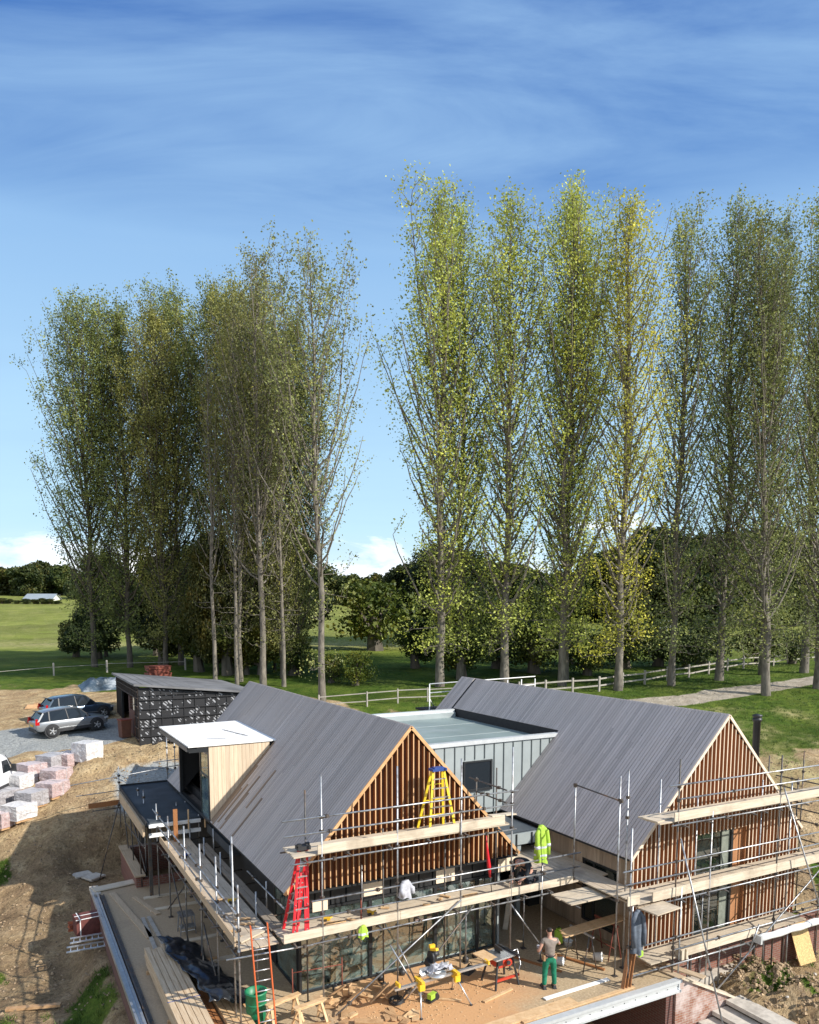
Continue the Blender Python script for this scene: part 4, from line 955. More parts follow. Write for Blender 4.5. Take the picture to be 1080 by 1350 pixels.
# covered timber stack
T = thing('timber_stack', 'stack of long pale timbers half covered in black sheeting on the left terrace', 'timber', (4.1, 20.5, 0))
tr = random.Random(2)
def stk(x0, x1, y0, y1, n, m_, z0, lay, mat):
    w_ = (x1 - x0) / n
    for j in range(lay):
        for i in range(n):
            MB().box(x0 + i * w_ + .008, x0 + (i + 1) * w_ - .008, y0 + tr.uniform(0, .06), y1 - tr.uniform(0, .35), z0 + j * .075, z0 + j * .075 + .066 + tr.uniform(0, .006)).build('timber', mat, T)
stk(3.45, 4.25, 15.3, 23.4, 5, 0, .10, 6, M['stack'])
for v in (16.5, 19.5, 22.6): MB().box(3.4, 5.5, v, v + .09, .0, .095).build('bearer', M['offcut'], T)
stk(4.62, 5.25, 15.3, 20.2, 4, 0, .10, 3, M['fresh']); stk(4.32, 4.58, 15.3, 20.5, 2, 0, .1, 2, M['stain'])
for v in (19.6, 17.2): MB().box(3.43, 4.27, v, v + .02, .545, .552).build('strap', M['blue'], T)
def sheet(name, label, cat, x0, x1, y0, y1, nx_, ny_, zf, mat, th=.012, T=None, group=None):
    vs = []; fs = []
    for j in range(ny_ + 1):
        for i in range(nx_ + 1):
            x = x0 + (x1 - x0) * i / nx_; y = y0 + (y1 - y0) * j / ny_; vs.append(zf(x, y))
    for j in range(ny_):
        for i in range(nx_): a = j * (nx_ + 1) + i; fs.append((a, a + 1, a + nx_ + 2, a + nx_ + 1))
    q = MB().add(vs, fs, 0, True); o = q.build(name, mat, T)
    s_ = o.modifiers.new('thick', 'SOLIDIFY'); s_.thickness = th
    if label: tag(o, label, cat, group)
    return o
def tz(x, y):
    n_ = noise.noise(Vector((x * 2.2, y * 1.6, 1))) * .18 + noise.noise(Vector((x * 6, y * 5, 4))) * .07
    top = .60 if x < 4.3 else .60 - (x - 4.3) * .45
    if x > 5.3: top = .12
    xx = x + .25 * noise.noise(Vector((y * 1.1, 2, 0))) + (22.8 - y) * .12
    return (xx, y + .15 * n_, max(.03, top + abs(n_)))
sheet('tarpaulin', 'crumpled black plastic sheet pulled half off the timber stack', 'tarpaulin', 3.95, 5.1, 18.9, 23.6, 22, 60, tz, M['tarp'])
def tz2(x, y):
    n_ = noise.noise(Vector((x * 3, y * 3, 7))); return (x + .1 * n_, y, max(.02, .10 + .22 * n_ + .1 * noise.noise(Vector((x * 8, y * 8, 2)))))
sheet('tarpaulin', 'small heap of black plastic film beside the green barrel', 'tarpaulin', 4.75, 5.35, 18.15, 19.2, 20, 26, tz2, M['tarp'])
# green barrel bin
T = thing('barrel', 'open dark green plastic barrel beside the orange ladder', 'barrel', (5.45, 18.55, 0))
MB().lathe((5.45, 18.55, 0), [(0, .0), (.235, .0), (.245, .05), (.26, .45), (.262, .47), (.262, .80), (.29, .82), (.29, .87), (.245, .87), (.24, .5), (.23, .08), (0, .07)], 28).build('shell', M['green'], T)
MB().lathe((5.45, 18.55, 0), [(.262, .52), (.272, .53), (.272, .57), (.262, .58)], 28).build('band', M['green'], T)
# step stool under the platform
T = thing('step_stool', 'pale metal two-step stool under the left side platform', 'step stool', (5.1, 25.1, 0))
for x in (4.85, 5.35):
    for y in (24.9, 25.35): MB().bar((x, y, 0), (x + (.05 if x < 5 else -.05), y, .62), .035, .035).build('leg', M['steel'], T)
for z_ in (.28, .62): MB().rbox((5.1, 25.1 + (.1 if z_ > .5 else -.12), z_), (.48, .32 if z_ < .5 else .55, .03)).build('tread', M['steel'], T)
for y in (24.9, 25.35): MB().bar((4.88, y, .15), (5.32, y, .15), .025, .025).build('crossbar', M['whitepaint'], T)
# red U frame at the glass corner
T = thing('tube_barrier', 'thin red tube frame standing before the left end of the glazing', 'barrier', (6.6, 19.0, 0))
for x in (6.6, 8.05): MB().tube([(x, 19.0, 0), (x, 19.0, 1.0)], .017, 6).build('upright', M['rust'], T)
MB().tube([(6.6, 19.0, .88), (8.05, 19.0, .80)], .014, 6).build('crossbar', M['rust'], T)
# saw horses with off-cuts
def sawhorse(label, x, y, rz, ln=.9, ht=.62):
    T = lthing('saw_horse', label, 'saw horse', (x, y, 0), rz, 'home-made saw horses')
    MB().rbox((0, 0, ht), (ln, .09, .05)).rbox((0, 0, ht + .045), (ln + .1, .16, .03)).build('beam', M['fresh'], T)
    for sx in (-1, 1):
        for sy in (-1, 1): MB().bar((sx * (ln / 2 - .08), sy * .02, ht), (sx * (ln / 2 - .02), sy * .26, 0), .07, .035).build('leg', M['fresh'], T)
        MB().bar((sx * (ln / 2 - .05), -.16, .25), (sx * (ln / 2 - .05), .16, .25), .05, .03).build('brace', M['fresh'], T)
    return T
sawhorse('saw horse of fresh timber right beside the green barrel', 6.05, 18.15, .25)
sawhorse('saw horse of fresh timber, nearest the first scaffold pole', 6.62, 17.75, .15, .8, .55)
# heap of offcuts: every piece a thing of its own
pr_ = random.Random(21)
def offcut(label, x, y, z_, sx, sy, sz, rz, rx=0, ry=0, mat='offcut'):
    o = MB().rbox((0, 0, 0), (sx, sy, sz)).rbox((sx * .1, 0, sz / 2 + .002), (sx * .6, sy * .55, .004)).build('timber_offcut', M[mat]); o.location = (x, y, z_ + sz / 2); o.rotation_euler = (rx, ry, rz); tag(o, label, 'offcut', 'timber offcuts in the heap before the glazing'); return o
where = ['leaning on the heap before the glazing', 'lying at the foot of the first scaffold pole', 'lying in the sawdust before the second pane', 'lying near the saw stand leg', 'lying at the front of the heap']
k = 0
for i in range(46):
    if i < 26: x, y = pr_.uniform(7.2, 9.0), pr_.uniform(17.75, 18.75)
    elif i < 36: x, y = pr_.uniform(8.4, 9.6), pr_.uniform(16.7, 17.3)
    else: x, y = pr_.uniform(6.4, 8.2), pr_.uniform(16.9, 17.9)
    ln_ = pr_.uniform(.18, .75); wd_ = pr_.choice((.10, .14, .19)); th_ = pr_.choice((.03, .045))
    lean = pr_.random() < .45 and i < 26
    tone = ('pale', 'brown', 'reddish')[i % 3]; size = 'short' if ln_ < .4 else 'long'
    offcut(f'{size} {tone} timber offcut {"leaning on the heap before the glazing" if lean else where[1 + i % 4]}', x, y, .004 + (pr_.uniform(0, .22) if i < 26 else pr_.uniform(0, .05)) + (ln_ * .3 if lean else 0), ln_, wd_, th_, pr_.uniform(0, 3.1), pr_.uniform(-.25, .25), (pr_.uniform(.5, 1.1) if lean else pr_.uniform(-.1, .1)), ('fresh', 'offcut', 'offcut')[i % 3])
# ---------------------------------------------------------------- mitre saw on its yellow stand
T = thing('saw_stand', 'yellow and aluminium folding stand under the mitre saw', 'stand', (10.1, 17.2, 0))
cx, cy = 10.0, 17.15
MB().bar((8.75, cy, .72), (11.75, cy + .02, .78), .09, .06).build('rail', M['alu'], T)
for x in (9.50, 10.60):
    MB().rbox((x, cy, .72), (.13, .22, .16)).rbox((x, cy - .12, .66), (.16, .10, .18)).rbox((x, cy, .82), (.10, .42, .04)).build('bracket', M['yellow'], T)
    s = -1 if x < 10 else 1
    for sy in (-1, 1): 
        l_ = MB().tube([(x, cy + sy * .05, .68), (x + s * .22, cy + sy * .50, .02)], .022, 8).build('leg', M['alu'], T)
        MB().rbox((x + s * .22, cy + sy * .5, .02), (.06, .06, .04)).build('foot', M['dark'], l_)
for x in (8.85, 11.65): MB().rbox((x, cy + .0, .84), (.05, .22, .10)).build('work_stop', M['yellow'], T)
T = thing('mitre_saw', 'mitre saw with silver table, black guard and yellow handle on the stand', 'saw', (10.05, 17.2, .85))
MB().lathe((10.05, 17.18, .80), [(0, 0), (.24, 0), (.26, .03), (.26, .07), (0, .08)], 24).rbox((10.05, 17.25, .88), (.95, .16, .06)).build('table', M['alu'], T)
MB().rbox((9.78, 17.33, .97), (.36, .03, .13)).rbox((10.34, 17.33, .97), (.36, .03, .13)).build('fence', M['alu'], T)
MB().rbox((9.95, 17.42, 1.02), (.10, .34, .18), .1, rx=.4).tube([(10.05, 17.35, 1.0), (10.05, 17.72, 1.1)], .025, 8).tube([(10.14, 17.35, 1.0), (10.14, 17.72, 1.1)], .025, 8).build('arm', M['dark'], T)
MB().tube([(9.99, 17.45, 1.22), (10.05, 17.45, 1.22)], .17, 24).build('blade_guard', M['dark'], T)
MB().tube([(10.06, 17.45, 1.25), (10.24, 17.45, 1.30)], .08, 14).build('motor', M['dark'], T)
MB().rbox((10.08, 17.38, 1.45), (.09, .26, .07), .2, rx=-.3).rbox((10.08, 17.50, 1.50), (.16, .08, .08)).build('handle', M['yellow'], T)
def crump(x, y): 
    n_ = noise.noise(Vector((x * 9, y * 9, 3))); return (x, y, .97 + .10 * n_ + (.10 if abs(x - 10.1) < .2 else 0))
sheet('plastic_wrap', 'crumpled clear plastic sheet draped over the mitre saw table', 'plastic sheet', 9.75, 10.5, 16.98, 17.32, 26, 16, crump, M['palecoat'], .006)
# green vac / bag under
T = thing('power_tool', 'yellow-green hand saw lying under the mitre saw', 'power tool', (10.0, 17.35, 0))
MB().rbox((10.0, 17.35, .16), (.26, .14, .14), .4).build('body', M['hivis'], T); MB().rbox((10.0, 17.35, .05), (.34, .2, .04), .4).build('base', M['dark'], T); MB().tube([(10.1, 17.3, .12), (10.14, 17.45, .12)], .10, 16).build('guard', M['dark'], T)
# black tub, cable coil
T = thing('cable_coil', 'coil of black cable lying in the sawdust left of the saw stand', 'cable', (9.1, 17.7, 0))
MB().tube([(9.1 + (.20 + .02 * math.sin(i * 3.1)) * math.cos(i * .33), 17.72 + .18 * math.sin(i * .33), .02 + .0016 * i) for i in range(75)], .014, 6).build('coil', M['dark'], T)
# ---------------------------------------------------------------- table saw
T = thing('table_saw', 'table saw with grey top and red body on black folding legs', 'table saw', (12.25, 17.3, 0))
MB().rbox((12.2, 17.35, .86), (.72, .62, .045), .1).build('table_top', M['alu'], T)
MB().rbox((11.78, 17.45, .87), (.42, .60, .03), .1).build('outfeed_board', M['fresh'], T)
MB().rbox((12.25, 17.35, .70), (.50, .46, .26), .1, taper=1).tube([(12.35, 17.05, .70), (12.35, 17.12, .70)], .10, 16).build('body', M['redtool'], T)
MB().tube([(12.30, 17.0, .72), (12.30, 17.05, .72)], .06, 14).rbox((12.05, 17.08, .74), (.16, .05, .14)).build('controls', M['dark'], T)
MB().rbox((12.55, 17.36, .90), (.07, .86, .07), .1).build('rip_fence', M['dark'], T)
MB().rbox((12.20, 17.42, .98), (.015, .26, .18), .1).rbox((12.20, 17.36, 1.05), (.05, .34, .06), .1, rx=.1).build('blade_cover', M['dark'], T)
MB().bar((11.92, 17.05, .25), (12.72, 17.1, .25), .06, .06).build('crossbar', M['redtool'], T)
for sx in (-1, 1):
    for sy in (-1, 1): MB().bar((12.25 + sx * .25, 17.35 + sy * .22, .80), (12.25 + sx * .40, 17.35 + sy * .36, .0), .045, .045).build('leg', M['dark'], T)
MB().tube([(12.62, 17.4, .82), (12.95, 17.5, .80), (12.85, 17.2, .5), (12.70, 17.1, .3)], .014, 6).build('side_handle', M['alu'], T)
T = thing('tool_bag', 'dark tool bag lying open between table saw and glazing', 'bag', (11.8, 18.2, 0))
MB().rbox((11.8, 18.3, .08), (.42, .24, .16), .5, taper=.8).build('bag', M['dark'], T); MB().tube([(11.65, 18.2, .16), (11.75, 18.28, .26), (11.9, 18.35, .26), (11.98, 18.42, .16)], .012, 6).build('strap', M['dark'], T)
for i, (x, y) in enumerate(((12.1, 18.95), (12.5, 19.05), (12.9, 19.0), (13.15, 18.75), (10.0, 19.1), (9.3, 19.1), (7.9, 19.1))):
    o = MB().lathe((0, 0, 0), [(0, 0), (.08, 0), (.10, .05), (.10, .12), (.05, .17), (0, .18)], 14).lathe((.0, .0, .17), [(0, 0), (.03, 0), (.03, .04), (0, .04)], 10).build('support_foot', M['dark']); o.location = (x, y, 0)
    tag(o, 'small black adjustable foot standing on the screed below the glazing', 'foot', 'adjustable feet along the glazing')
# ---------------------------------------------------------------- trestle with planks
T = thing('trestle', 'metal trestle at the left end of the long planks', 'trestle', (14.95, 17.0, 0), group='trestles under the planks')
T2 = None
for q0 in ((14.95, 17.05), (16.15, 17.3)):
    if q0[0] > 15: T = thing('trestle', 'dark red folding trestle at the right end of the long planks', 'trestle', (16.15, 17.3, 0), group='trestles under the planks')
    m_ = M['steel_dark'] if q0[0] < 15 else M['rust']
    for s in (-1, 1):
        for t_ in (-1, 1): MB().tube([(q0[0] + t_ * .04, q0[1] + s * .40, 1.08), (q0[0] + t_ * .26, q0[1] + s * .42, .0)], .018, 6).build('leg', m_, T)
    MB().bar((q0[0], q0[1] - .55, 1.10), (q0[0], q0[1] + .5, 1.10), .05, .05).build('beam', M['alu'] if q0[0] < 15 else m_, T)
    MB().tube([(q0[0], q0[1] - .42, .35), (q0[0], q0[1] + .42, .35)], .014, 6).build('crossbar', m_, T)
for i in range(3):
    o = MB().rbox((0, 0, 0), (2.5 - .1 * i, .15, .03)).rbox((.2, 0, .0155), (1.4, .10, .002)).build('cladding_board', M['fresh']); o.location = (15.45 + .04 * i, 16.98 + .17 * i, 1.145); o.rotation_euler = (0, -.02, .03)
    tag(o, ('orange cladding board on the trestles, edge nearest the camera', 'orange cladding board on the trestles, between the other two', 'orange cladding board on the trestles, nearest the house')[i], 'board', 'cladding boards on the trestles')
def bucket(label, x, y, tip=0, r=.13, hh_=.24, mat='whitepaint'):
    T = lthing('bucket', label, 'bucket', (x, y, r if tip else 0), .6, 'white tubs below the trestle')
    if tip: T.rotation_euler = (1.45, 0, .7)
    MB().lathe((0, 0, 0), [(0, 0), (r * .85, 0), (r, hh_), (r * 1.05, hh_), (r * 1.05, hh_ + .015), (r * .93, hh_ + .015), (r * .8, .02), (0, .02)], 18).build('tub', M[mat], T)
    MB().tube([(r * math.cos(a), r * .2 + 0, hh_ + r * .7 * math.sin(a)) for a in [i * .35 for i in range(10)]], .005, 5).build('handle', M['alu'], T)
bucket('white tub standing in the sun at the foot of the trestle', 14.35, 17.5, 1)
bucket('white tub standing behind the trestle leg with a dark tool', 15.55, 17.15, 1, .14)
bucket('white paint pot deep in the shade below the planks', 15.6, 18.4, 0, .15, .14)
T = thing('jerry_can', 'yellow-green container in the shade under the planks', 'container', (15.25, 18.3, 0))
MB().rbox((15.3, 18.5, .30), (.22, .16, .44), .2).rbox((15.3, 18.5, .55), (.12, .10, .06), .2).build('body', M['hivis'], T); MB().tube([(15.24, 18.5, .58), (15.3, 18.5, .64), (15.36, 18.5, .58)], .014, 6).build('handle', M['dark'], T)
# leaning timbers and blue coat at the courtyard corner
for i in range(3):
    o = MB().bar((15.02 + i * .12, 15.35, .02), (15.62 + i * .10, 15.62, 1.95 - i * .08), .10, .05).build('leaning_timber', M['stain'])
    tag(o, ('brown timber leaning on the scaffold corner, leftmost of three', 'brown timber leaning on the scaffold corner, middle of three', 'brown timber leaning on the scaffold corner, rightmost of three')[i], 'timber', 'brown timbers leaning on the scaffold corner')
T = thing('leaning_board', 'white prop board leaning in the shade of the courtyard', 'board', (14.0, 20.5, 0))
MB().bar((14.5, 20.3, .02), (14.9, 20.5, 1.6), .20, .03).build('board', M['toe'], T)
# garments
def garment(name, label, top, w0, w1, ln_, mat, d=.16, seed=0, stripes=None, sleeves=True, dirn=0):
    """a coat hanging from a peg: folds deepen towards the hem, sleeves hang at the sides"""
    T = lthing(name, label, 'jacket', top, dirn)
    n, m_ = 30, 16; vs = []; fs = []
    for j in range(m_ + 1):
        k = j / m_; ww = w0 + (w1 - w0) * min(1, k * 2.2) ** .7
        for i in range(n):
            t_ = 2 * math.pi * i / n; fold = 1 + .22 * k * math.sin(t_ * 5 + seed) + .12 * noise.noise(Vector((math.cos(t_) * 2, math.sin(t_) * 2, k * 4 + seed)))
            vs.append((math.cos(t_) * ww / 2 * fold, math.sin(t_) * d * (.5 + .6 * k) * fold, -ln_ * k + .03 * math.sin(t_ * 3 + seed) * k))
    for j in range(m_):
        for i in range(n): fs.append((j * n + i, j * n + (i + 1) % n, (j + 1) * n + (i + 1) % n, (j + 1) * n + i))
    fs.append(tuple(range(n))); q = MB().add(vs, fs, 0, True); q.build('body', M[mat], T)
    if sleeves:
        for s in (-1, 1):
            pts = [(s * w0 * .4, 0, -.06), (s * w1 * .50, -.03, -.22), (s * w1 * .58, -.07, -ln_ * .5), (s * w1 * .54, -.10, -ln_ * .82)]
            MB().tube(pts, [.06, .075, .07, .06], 10).build('sleeve', M[mat], T)
            if stripes: MB().tube([(s * w1 * .582, -.072, -ln_ * .52), (s * w1 * .565, -.085, -ln_ * .60)], .076, 10).build('reflective_band', M['reflect'], T)
    if stripes:
        for z_ in stripes:
            vs2 = []; 
            for zz2 in (z_, z_ - .06):
                k = -zz2 / ln_; ww = w0 + (w1 - w0) * min(1, k * 2.2) ** .7
                for i in range(n):
                    t_ = 2 * math.pi * i / n; fold = 1.03 + .22 * k * math.sin(t_ * 5 + seed) + .12 * noise.noise(Vector((math.cos(t_) * 2, math.sin(t_) * 2, k * 4 + seed)))
                    vs2.append((math.cos(t_) * ww / 2 * fold, math.sin(t_) * d * (.5 + .6 * k) * fold, zz2))
            MB().add(vs2, [(i, (i + 1) % n, n + (i + 1) % n, n + i) for i in range(n)], 0, True).build('reflective_band', M['reflect'], T)
    return T
garment('hi_vis_jacket', 'yellow high visibility jacket hanging on the pole above the kneeling person', (14.12, 17.98, 4.22), .14, .42, 1.12, 'hivis', seed=2, stripes=(-.62, -.86), dirn=.2)
MB_ = thing('dark_coat', 'dark coat hanging beside the yellow jacket', 'jacket', (14.2, 18.06, 3.9))
MB().tube([(14.14, 18.04, 4.0), (14.16, 18.06, 3.6), (14.15, 18.05, 3.15)], [.06, .12, .13], 10).tube([(14.2, 18.1, 3.9), (14.25, 18.1, 3.3)], [.05, .05], 8).build('body', M['darkcloth'], MB_)
garment('hi_vis_vest', 'small yellow vest hanging on the toe board below the lower rail', (8.16, 17.80, 2.36), .10, .26, .34, 'hivis', d=.07, seed=5, stripes=(-.2,), sleeves=False)
garment('jacket', 'white and grey jacket slung over the guard rail on the second pole', (9.42, 17.80, 3.36), .24, .34, .46, 'palecoat', d=.14, seed=8, dirn=.3)
garment('work_coat', 'grey blue coat hanging from the scaffold corner above the leaning timbers', (15.45, 15.30, 2.28), .12, .34, 1.25, 'greycoat', d=.12, seed=3, sleeves=True)
MB().rbox((15.52, 15.2, 1.02), (.16, .06, .14), .2).rbox((15.52, 15.19, 1.10), (.06, .05, .05)).build('work_glove', M['hivis']); tag(bpy.data.objects['work_glove'], 'yellow work glove tucked under the hanging grey blue coat', 'glove')
T = thing('furled_parasol', 'closed red umbrella hanging in front of the left gable', 'umbrella', (12.5, 18.4, 2.3))
MB().tube([(12.43, 18.4, 4.05), (12.45, 18.4, 3.7), (12.52, 18.38, 3.1), (12.56, 18.37, 2.75)], [.01, .035, .06, .03], 8).build('canopy', M['redpaint'], T); MB().tube([(12.56, 18.37, 2.75), (12.62, 18.36, 2.28)], .012, 6).build('handle', M['dark'], T)
# small things on the platforms
for i, (x, y, z_, m_, nm, lb) in enumerate(((5.6, 21.3, 2.27, 'yellow', 'drill', 'small yellow tool on the left side platform'), (5.35, 26.1, 2.27, 'blue', 'drill', 'blue and white tool on the far part of the left side platform'), (8.75, 18.6, 2.27, 'yellow', 'drill', 'yellow drill lying on the front platform by a red prop'), (7.5, 18.75, 2.27, 'yellow', 'drill', 'yellow tool on the front platform near the red ladder'))):
    T = thing(nm, lb, 'drill', (x, y, z_), group='hand tools on the platforms')
    MB().rbox((x, y, z_ + .05), (.22, .07, .08), i * .9).tube([(x + .08, y, z_ + .05), (x + .18, y + .03, z_ + .05)], .02, 8).build('body', M[m_], T); MB().rbox((x - .05, y - .08, z_ + .03), (.06, .14, .05), i * .9).build('handle', M['dark'], T)
T = thing('prop', 'thin dark red prop standing on the front platform', 'prop', (8.35, 18.5, 2.26)); MB().tube([(8.33, 18.3, 2.26), (8.33, 18.3, 2.9)], .02, 6).tube([(8.33, 18.3, 2.62), (8.6, 18.5, 2.45)], .012, 6).build('tube', M['rust'], T); MB().rbox((8.33, 18.3, 2.27), (.1, .1, .01)).build('foot', M['rust'], T)
pp = random.Random(9)
for i in range(16):
    x, y = (pp.uniform(7.5, 13.8), pp.uniform(18.1, 18.9)) if i < 11 else (pp.uniform(5.0, 5.9), pp.uniform(18.6, 26))
    o = MB().rbox((0, 0, .0), (pp.uniform(.15, .6), .09, .03)).rbox((0, 0, .016), (.1, .05, .003)).build('batten_offcut', M['fresh']); o.location = (x, y, 2.30); o.rotation_euler = (0, .0, pp.uniform(-.5, 3))
    tag(o, 'short batten offcut lying on the scaffold platform boards', 'offcut', 'batten offcuts on the platforms')
# ---------------------------------------------------------------- right hand yard
T = thing('osb_sheet', 'yellow chipboard sheet leaning on the scaffold legs at the far right', 'sheet', (24.1, 16.0, h(24.1, 16)))
g_ = h(24.1, 16.0); MB().prism([(23.75, 15.95, g_), (24.55, 15.9, g_ + .02), (24.45, 16.3, g_ + 1.35), (23.65, 16.35, g_ + 1.33)], (0, .02, 0)).build('sheet', M['osb'], T)
T = thing('gutter_length', 'long white wrapped gutter lying on the lowest lift at the right', 'gutter', (22.5, 15.25, .5))
q = MB(); pts = [(20.5 + i * .25, 15.20 + .01 * math.sin(i * 2.), .42 + .012 * math.sin(i * 1.3)) for i in range(30)]
q.tube(pts, [.11 + .012 * math.sin(i * 1.9) for i in range(30)], 10); o = q.build('tube', M['whitepaint'], T)
MB().box(20.44, 20.52, 15.06, 15.34, .29, .55).build('end_cap', M['trim'], T)
T = thing('ground_cable', 'thin dark hose lying across the soil at lower right', 'hose', (24, 14, -1.5))
MB().tube([(20.8 + i * .45, 16.6 - i * .38, h(20.8 + i * .45, 16.6 - i * .38) + .03) for i in range(14)], .02, 6).build('hose', M['dark'], T)
rk = random.Random(31)
for i in range(26):
    x, y = rk.uniform(19.9, 27), rk.uniform(11, 16.0); r_ = rk.uniform(.05, .15)
    bm = bmesh.new(); bmesh.ops.create_icosphere(bm, subdivisions=1, radius=r_)
    for v_ in bm.verts: v_.co *= rk.uniform(.7, 1.15); v_.co.z *= .6
    me_ = bpy.data.meshes.new('rubble_stone'); bm.to_mesh(me_); bm.free(); me_.materials.append(M['concrete'] if i % 2 else M['brick_x'])
    o = bpy.data.objects.new('rubble_stone', me_); COL.objects.link(o); o.location = (x, y, h(x, y) + r_ * .25); tag(o, 'pale rubble stone lying on the soil at the lower right', 'stone', 'rubble stones')
# ---------------------------------------------------------------- left yard: brick packs, slabs, bricks
def pack(px_, v_, rz, mat, label, sx=1.15, sy=1.0, sz=.72):
    z_ = h(px_, v_); T = lthing('brick_pack', label, 'brick pack', (px_, v_, z_ - .06), rz, 'shrink-wrapped brick packs in the yard')
    bm = bmesh.new(); bmesh.ops.create_cube(bm, size=1); bmesh.ops.subdivide_edges(bm, edges=bm.edges, cuts=9, use_grid_fill=True)
    for v3 in bm.verts:
        c = v3.co; m3 = max(abs(c.x), abs(c.y), abs(c.z)); rr3 = c.length; k3 = .5 / max(rr3, .5) ; c2 = c * (1 - .10 * max(0, rr3 - .62))
        n3_ = noise.noise(Vector((c.x * 3.1 + px_, c.y * 3.1 + v_, c.z * 4))) * .035 + noise.noise(Vector((c.x * 9 + px_, c.y * 9, c.z * 11 + v_))) * .022
        v3.co = Vector((c2.x * sx, c2.y * sy, c2.z * sz)) + Vector((c.x, c.y, c.z)).normalized() * n3_; v3.co.z += .10 + sz / 2
    me3 = bpy.data.meshes.new('wrapped_bricks'); bm.to_mesh(me3); bm.free(); me3.materials.append(M[mat]); o = bpy.data.objects.new('wrapped_bricks', me3); COL.objects.link(o); o.parent = T
    for y in (-.4, 0, .4): MB().rbox((0, y * sy, .05), (sx * .95, .09, .10)).build('bearer', M['offcut'], T)
    if mat != 'pack2': MB().rbox((.1 * sx, 0, .10 + sz / 2), (.025, sy + .03, sz + .03)).build('strap', M['wrapdk'], T)
    return T
PK = [(-.05, 38.2, .55, 'pack1', 'red brick pack at the very left edge of the yard'), (.55, 38.15, .55, 'pack2', 'white wrapped pack right of the leftmost red pack'),
      (-.05, 39.9, .5, 'pack3', 'grey wrapped pack behind the white wrapped pack'), (1.15, 38.95, .6, 'pack3', 'grey and white wrapped pack in the middle of the front row'),
      (.75, 41.0, .6, 'pack2', 'low pale pack in the second row'), (2.05, 39.5, .6, 'pack1', 'reddish wrapped pack at the right of the front row'),
      (2.30, 40.6, .6, 'pack1', 'pinkish wrapped pack in the second row, right'), (1.30, 41.6, .4, 'pack1', 'half opened red pack between the rows'),
      (2.2, 42.0, .6, 'pack3', 'pale pack in the third row, left'), (2.95, 42.2, .6, 'pack1', 'pink wrapped pack in the third row, middle'),
      (3.85, 41.9, .55, 'pack2', 'tall white wrapped pack at the far right of the yard')]
PKXY = [(-1, 1074), ]
for (x, y, rz, mt_, lb) in PK: pack(x, y, rz + .15, mt_, lb, sz=.95 if 'tall' in lb else .66)
for i, (x, y, zt_) in enumerate(((2.75, 34.6, .14), (3.15, 34.1, .16))):
    o = MB().rbox((0, 0, 0), (.75, .6, .06)).rbox((0, 0, -.08), (.5, .4, .1)).build('paving_slab', M['concrete']); o.location = (x, y, h(x, y) + .14); o.rotation_euler = (.02, .03, .3 + i * .3)
    tag(o, ('grey paving slab on the soil, the one nearer the cars', 'grey paving slab on the soil, the one nearer the raking leg')[i], 'slab', 'paving slabs on the soil')
g_ = h(2.4, 28.4)
T = lthing('brick_pack', 'dark red brick pack with a white strap below the terrace wall', 'brick pack', (2.35, 28.35, g_), .1)
o = MB().rbox((0, 0, .36), (.85, .7, .62)).build('wrapped_bricks', M['brickred'], T, bevel=.01)
MB().rbox((-.30, -.005, .36), (.03, .72, .65)).build('strap', M['whitepaint'], T); MB().rbox((0, -.0, .69), (.85, .03, .01)).rbox((0, -.36, .675), (.88, .02, .02)).build('strap', M['whitepaint'], T)
for i in range(14):
    o = MB().rbox((0, 0, 0), (.215, .1, .065)).rbox((0, 0, .033), (.15, .05, .002)).build('loose_brick', M['brickorange']); o.location = (1.85 + (i % 3) * .2 + .03 * (i % 2), 28.75 + (i // 3 % 2) * .14, g_ + .06 + (i // 6) * .14); o.rotation_euler = (.1 * (i % 3), .05, .3 * (i % 4)); tag(o, 'loose orange brick in the small heap left of the dark brick pack', 'brick', 'loose orange bricks in a heap')
# ---------------------------------------------------------------- shed under construction
S = thing('garage', 'half built black garage wrapped in printed membrane and battens, beyond the yard', 'garage', (9, 46, 3.5))
sx0, sx1, sy0, sy1 = 6.68, 13.2, 43.5, 51.8; zb = 3.0
def rz_(x): return 6.62 - (x - sx0) * .115
m, nt, b = newmat('printed_membrane')
tc = coords(nt, (1, 1, 1)); br = N(nt, 'ShaderNodeTexVoronoi'); br.inputs['Scale'].default_value = 3.0; br.inputs['Randomness'].default_value = .55; L(nt, tc, br.inputs['Vector'])
wv = N(nt, 'ShaderNodeTexWave'); wv.inputs['Scale'].default_value = 3.2; wv.inputs['Distortion'].default_value = 2.0; wv.bands_direction = 'DIAGONAL'; L(nt, tc, wv.inputs['Vector'])
f_ = math_n(nt, 'MULTIPLY', ramp(nt, br.outputs['Distance'], [(.36, (1, 1, 1)), (.40, (0, 0, 0))]), ramp(nt, wv.outputs[1], [(.45, (0, 0, 0)), (.52, (1, 1, 1))]))
L(nt, mixc(nt, math_n(nt, 'MULTIPLY', f_, .8), (.02, .02, .022), (.42, .43, .45)), b.inputs['Base Color']); b.inputs['Roughness'].default_value = .5; M['printed'] = m
MB().prism([(sx0, sy0, zb), (sx1, sy0, zb), (sx1, sy0, rz_(sx1) - .15), (sx0, sy0, rz_(sx0) - .15)], (0, .12, 0)).build('front_wall', M['printed'], S)
MB().box(sx0, sx1, sy1 - .12, sy1, zb, rz_(sx1) - .2).build('rear_wall', M['black'], S); MB().box(sx1 - .12, sx1, sy0 + .12, sy1 - .12, zb, rz_(sx1) - .15).build('side_wall', M['black'], S)
MB().box(sx0, sx0 + .12, sy0 + .13, sy0 + 1.2, zb, 6.45).box(sx0, sx0 + .12, 49.8, sy1, zb, 6.45).box(sx0, sx0 + .12, sy0 + 1.2, 49.8, 5.75, 6.45).build('side_wall', M['black'], S)
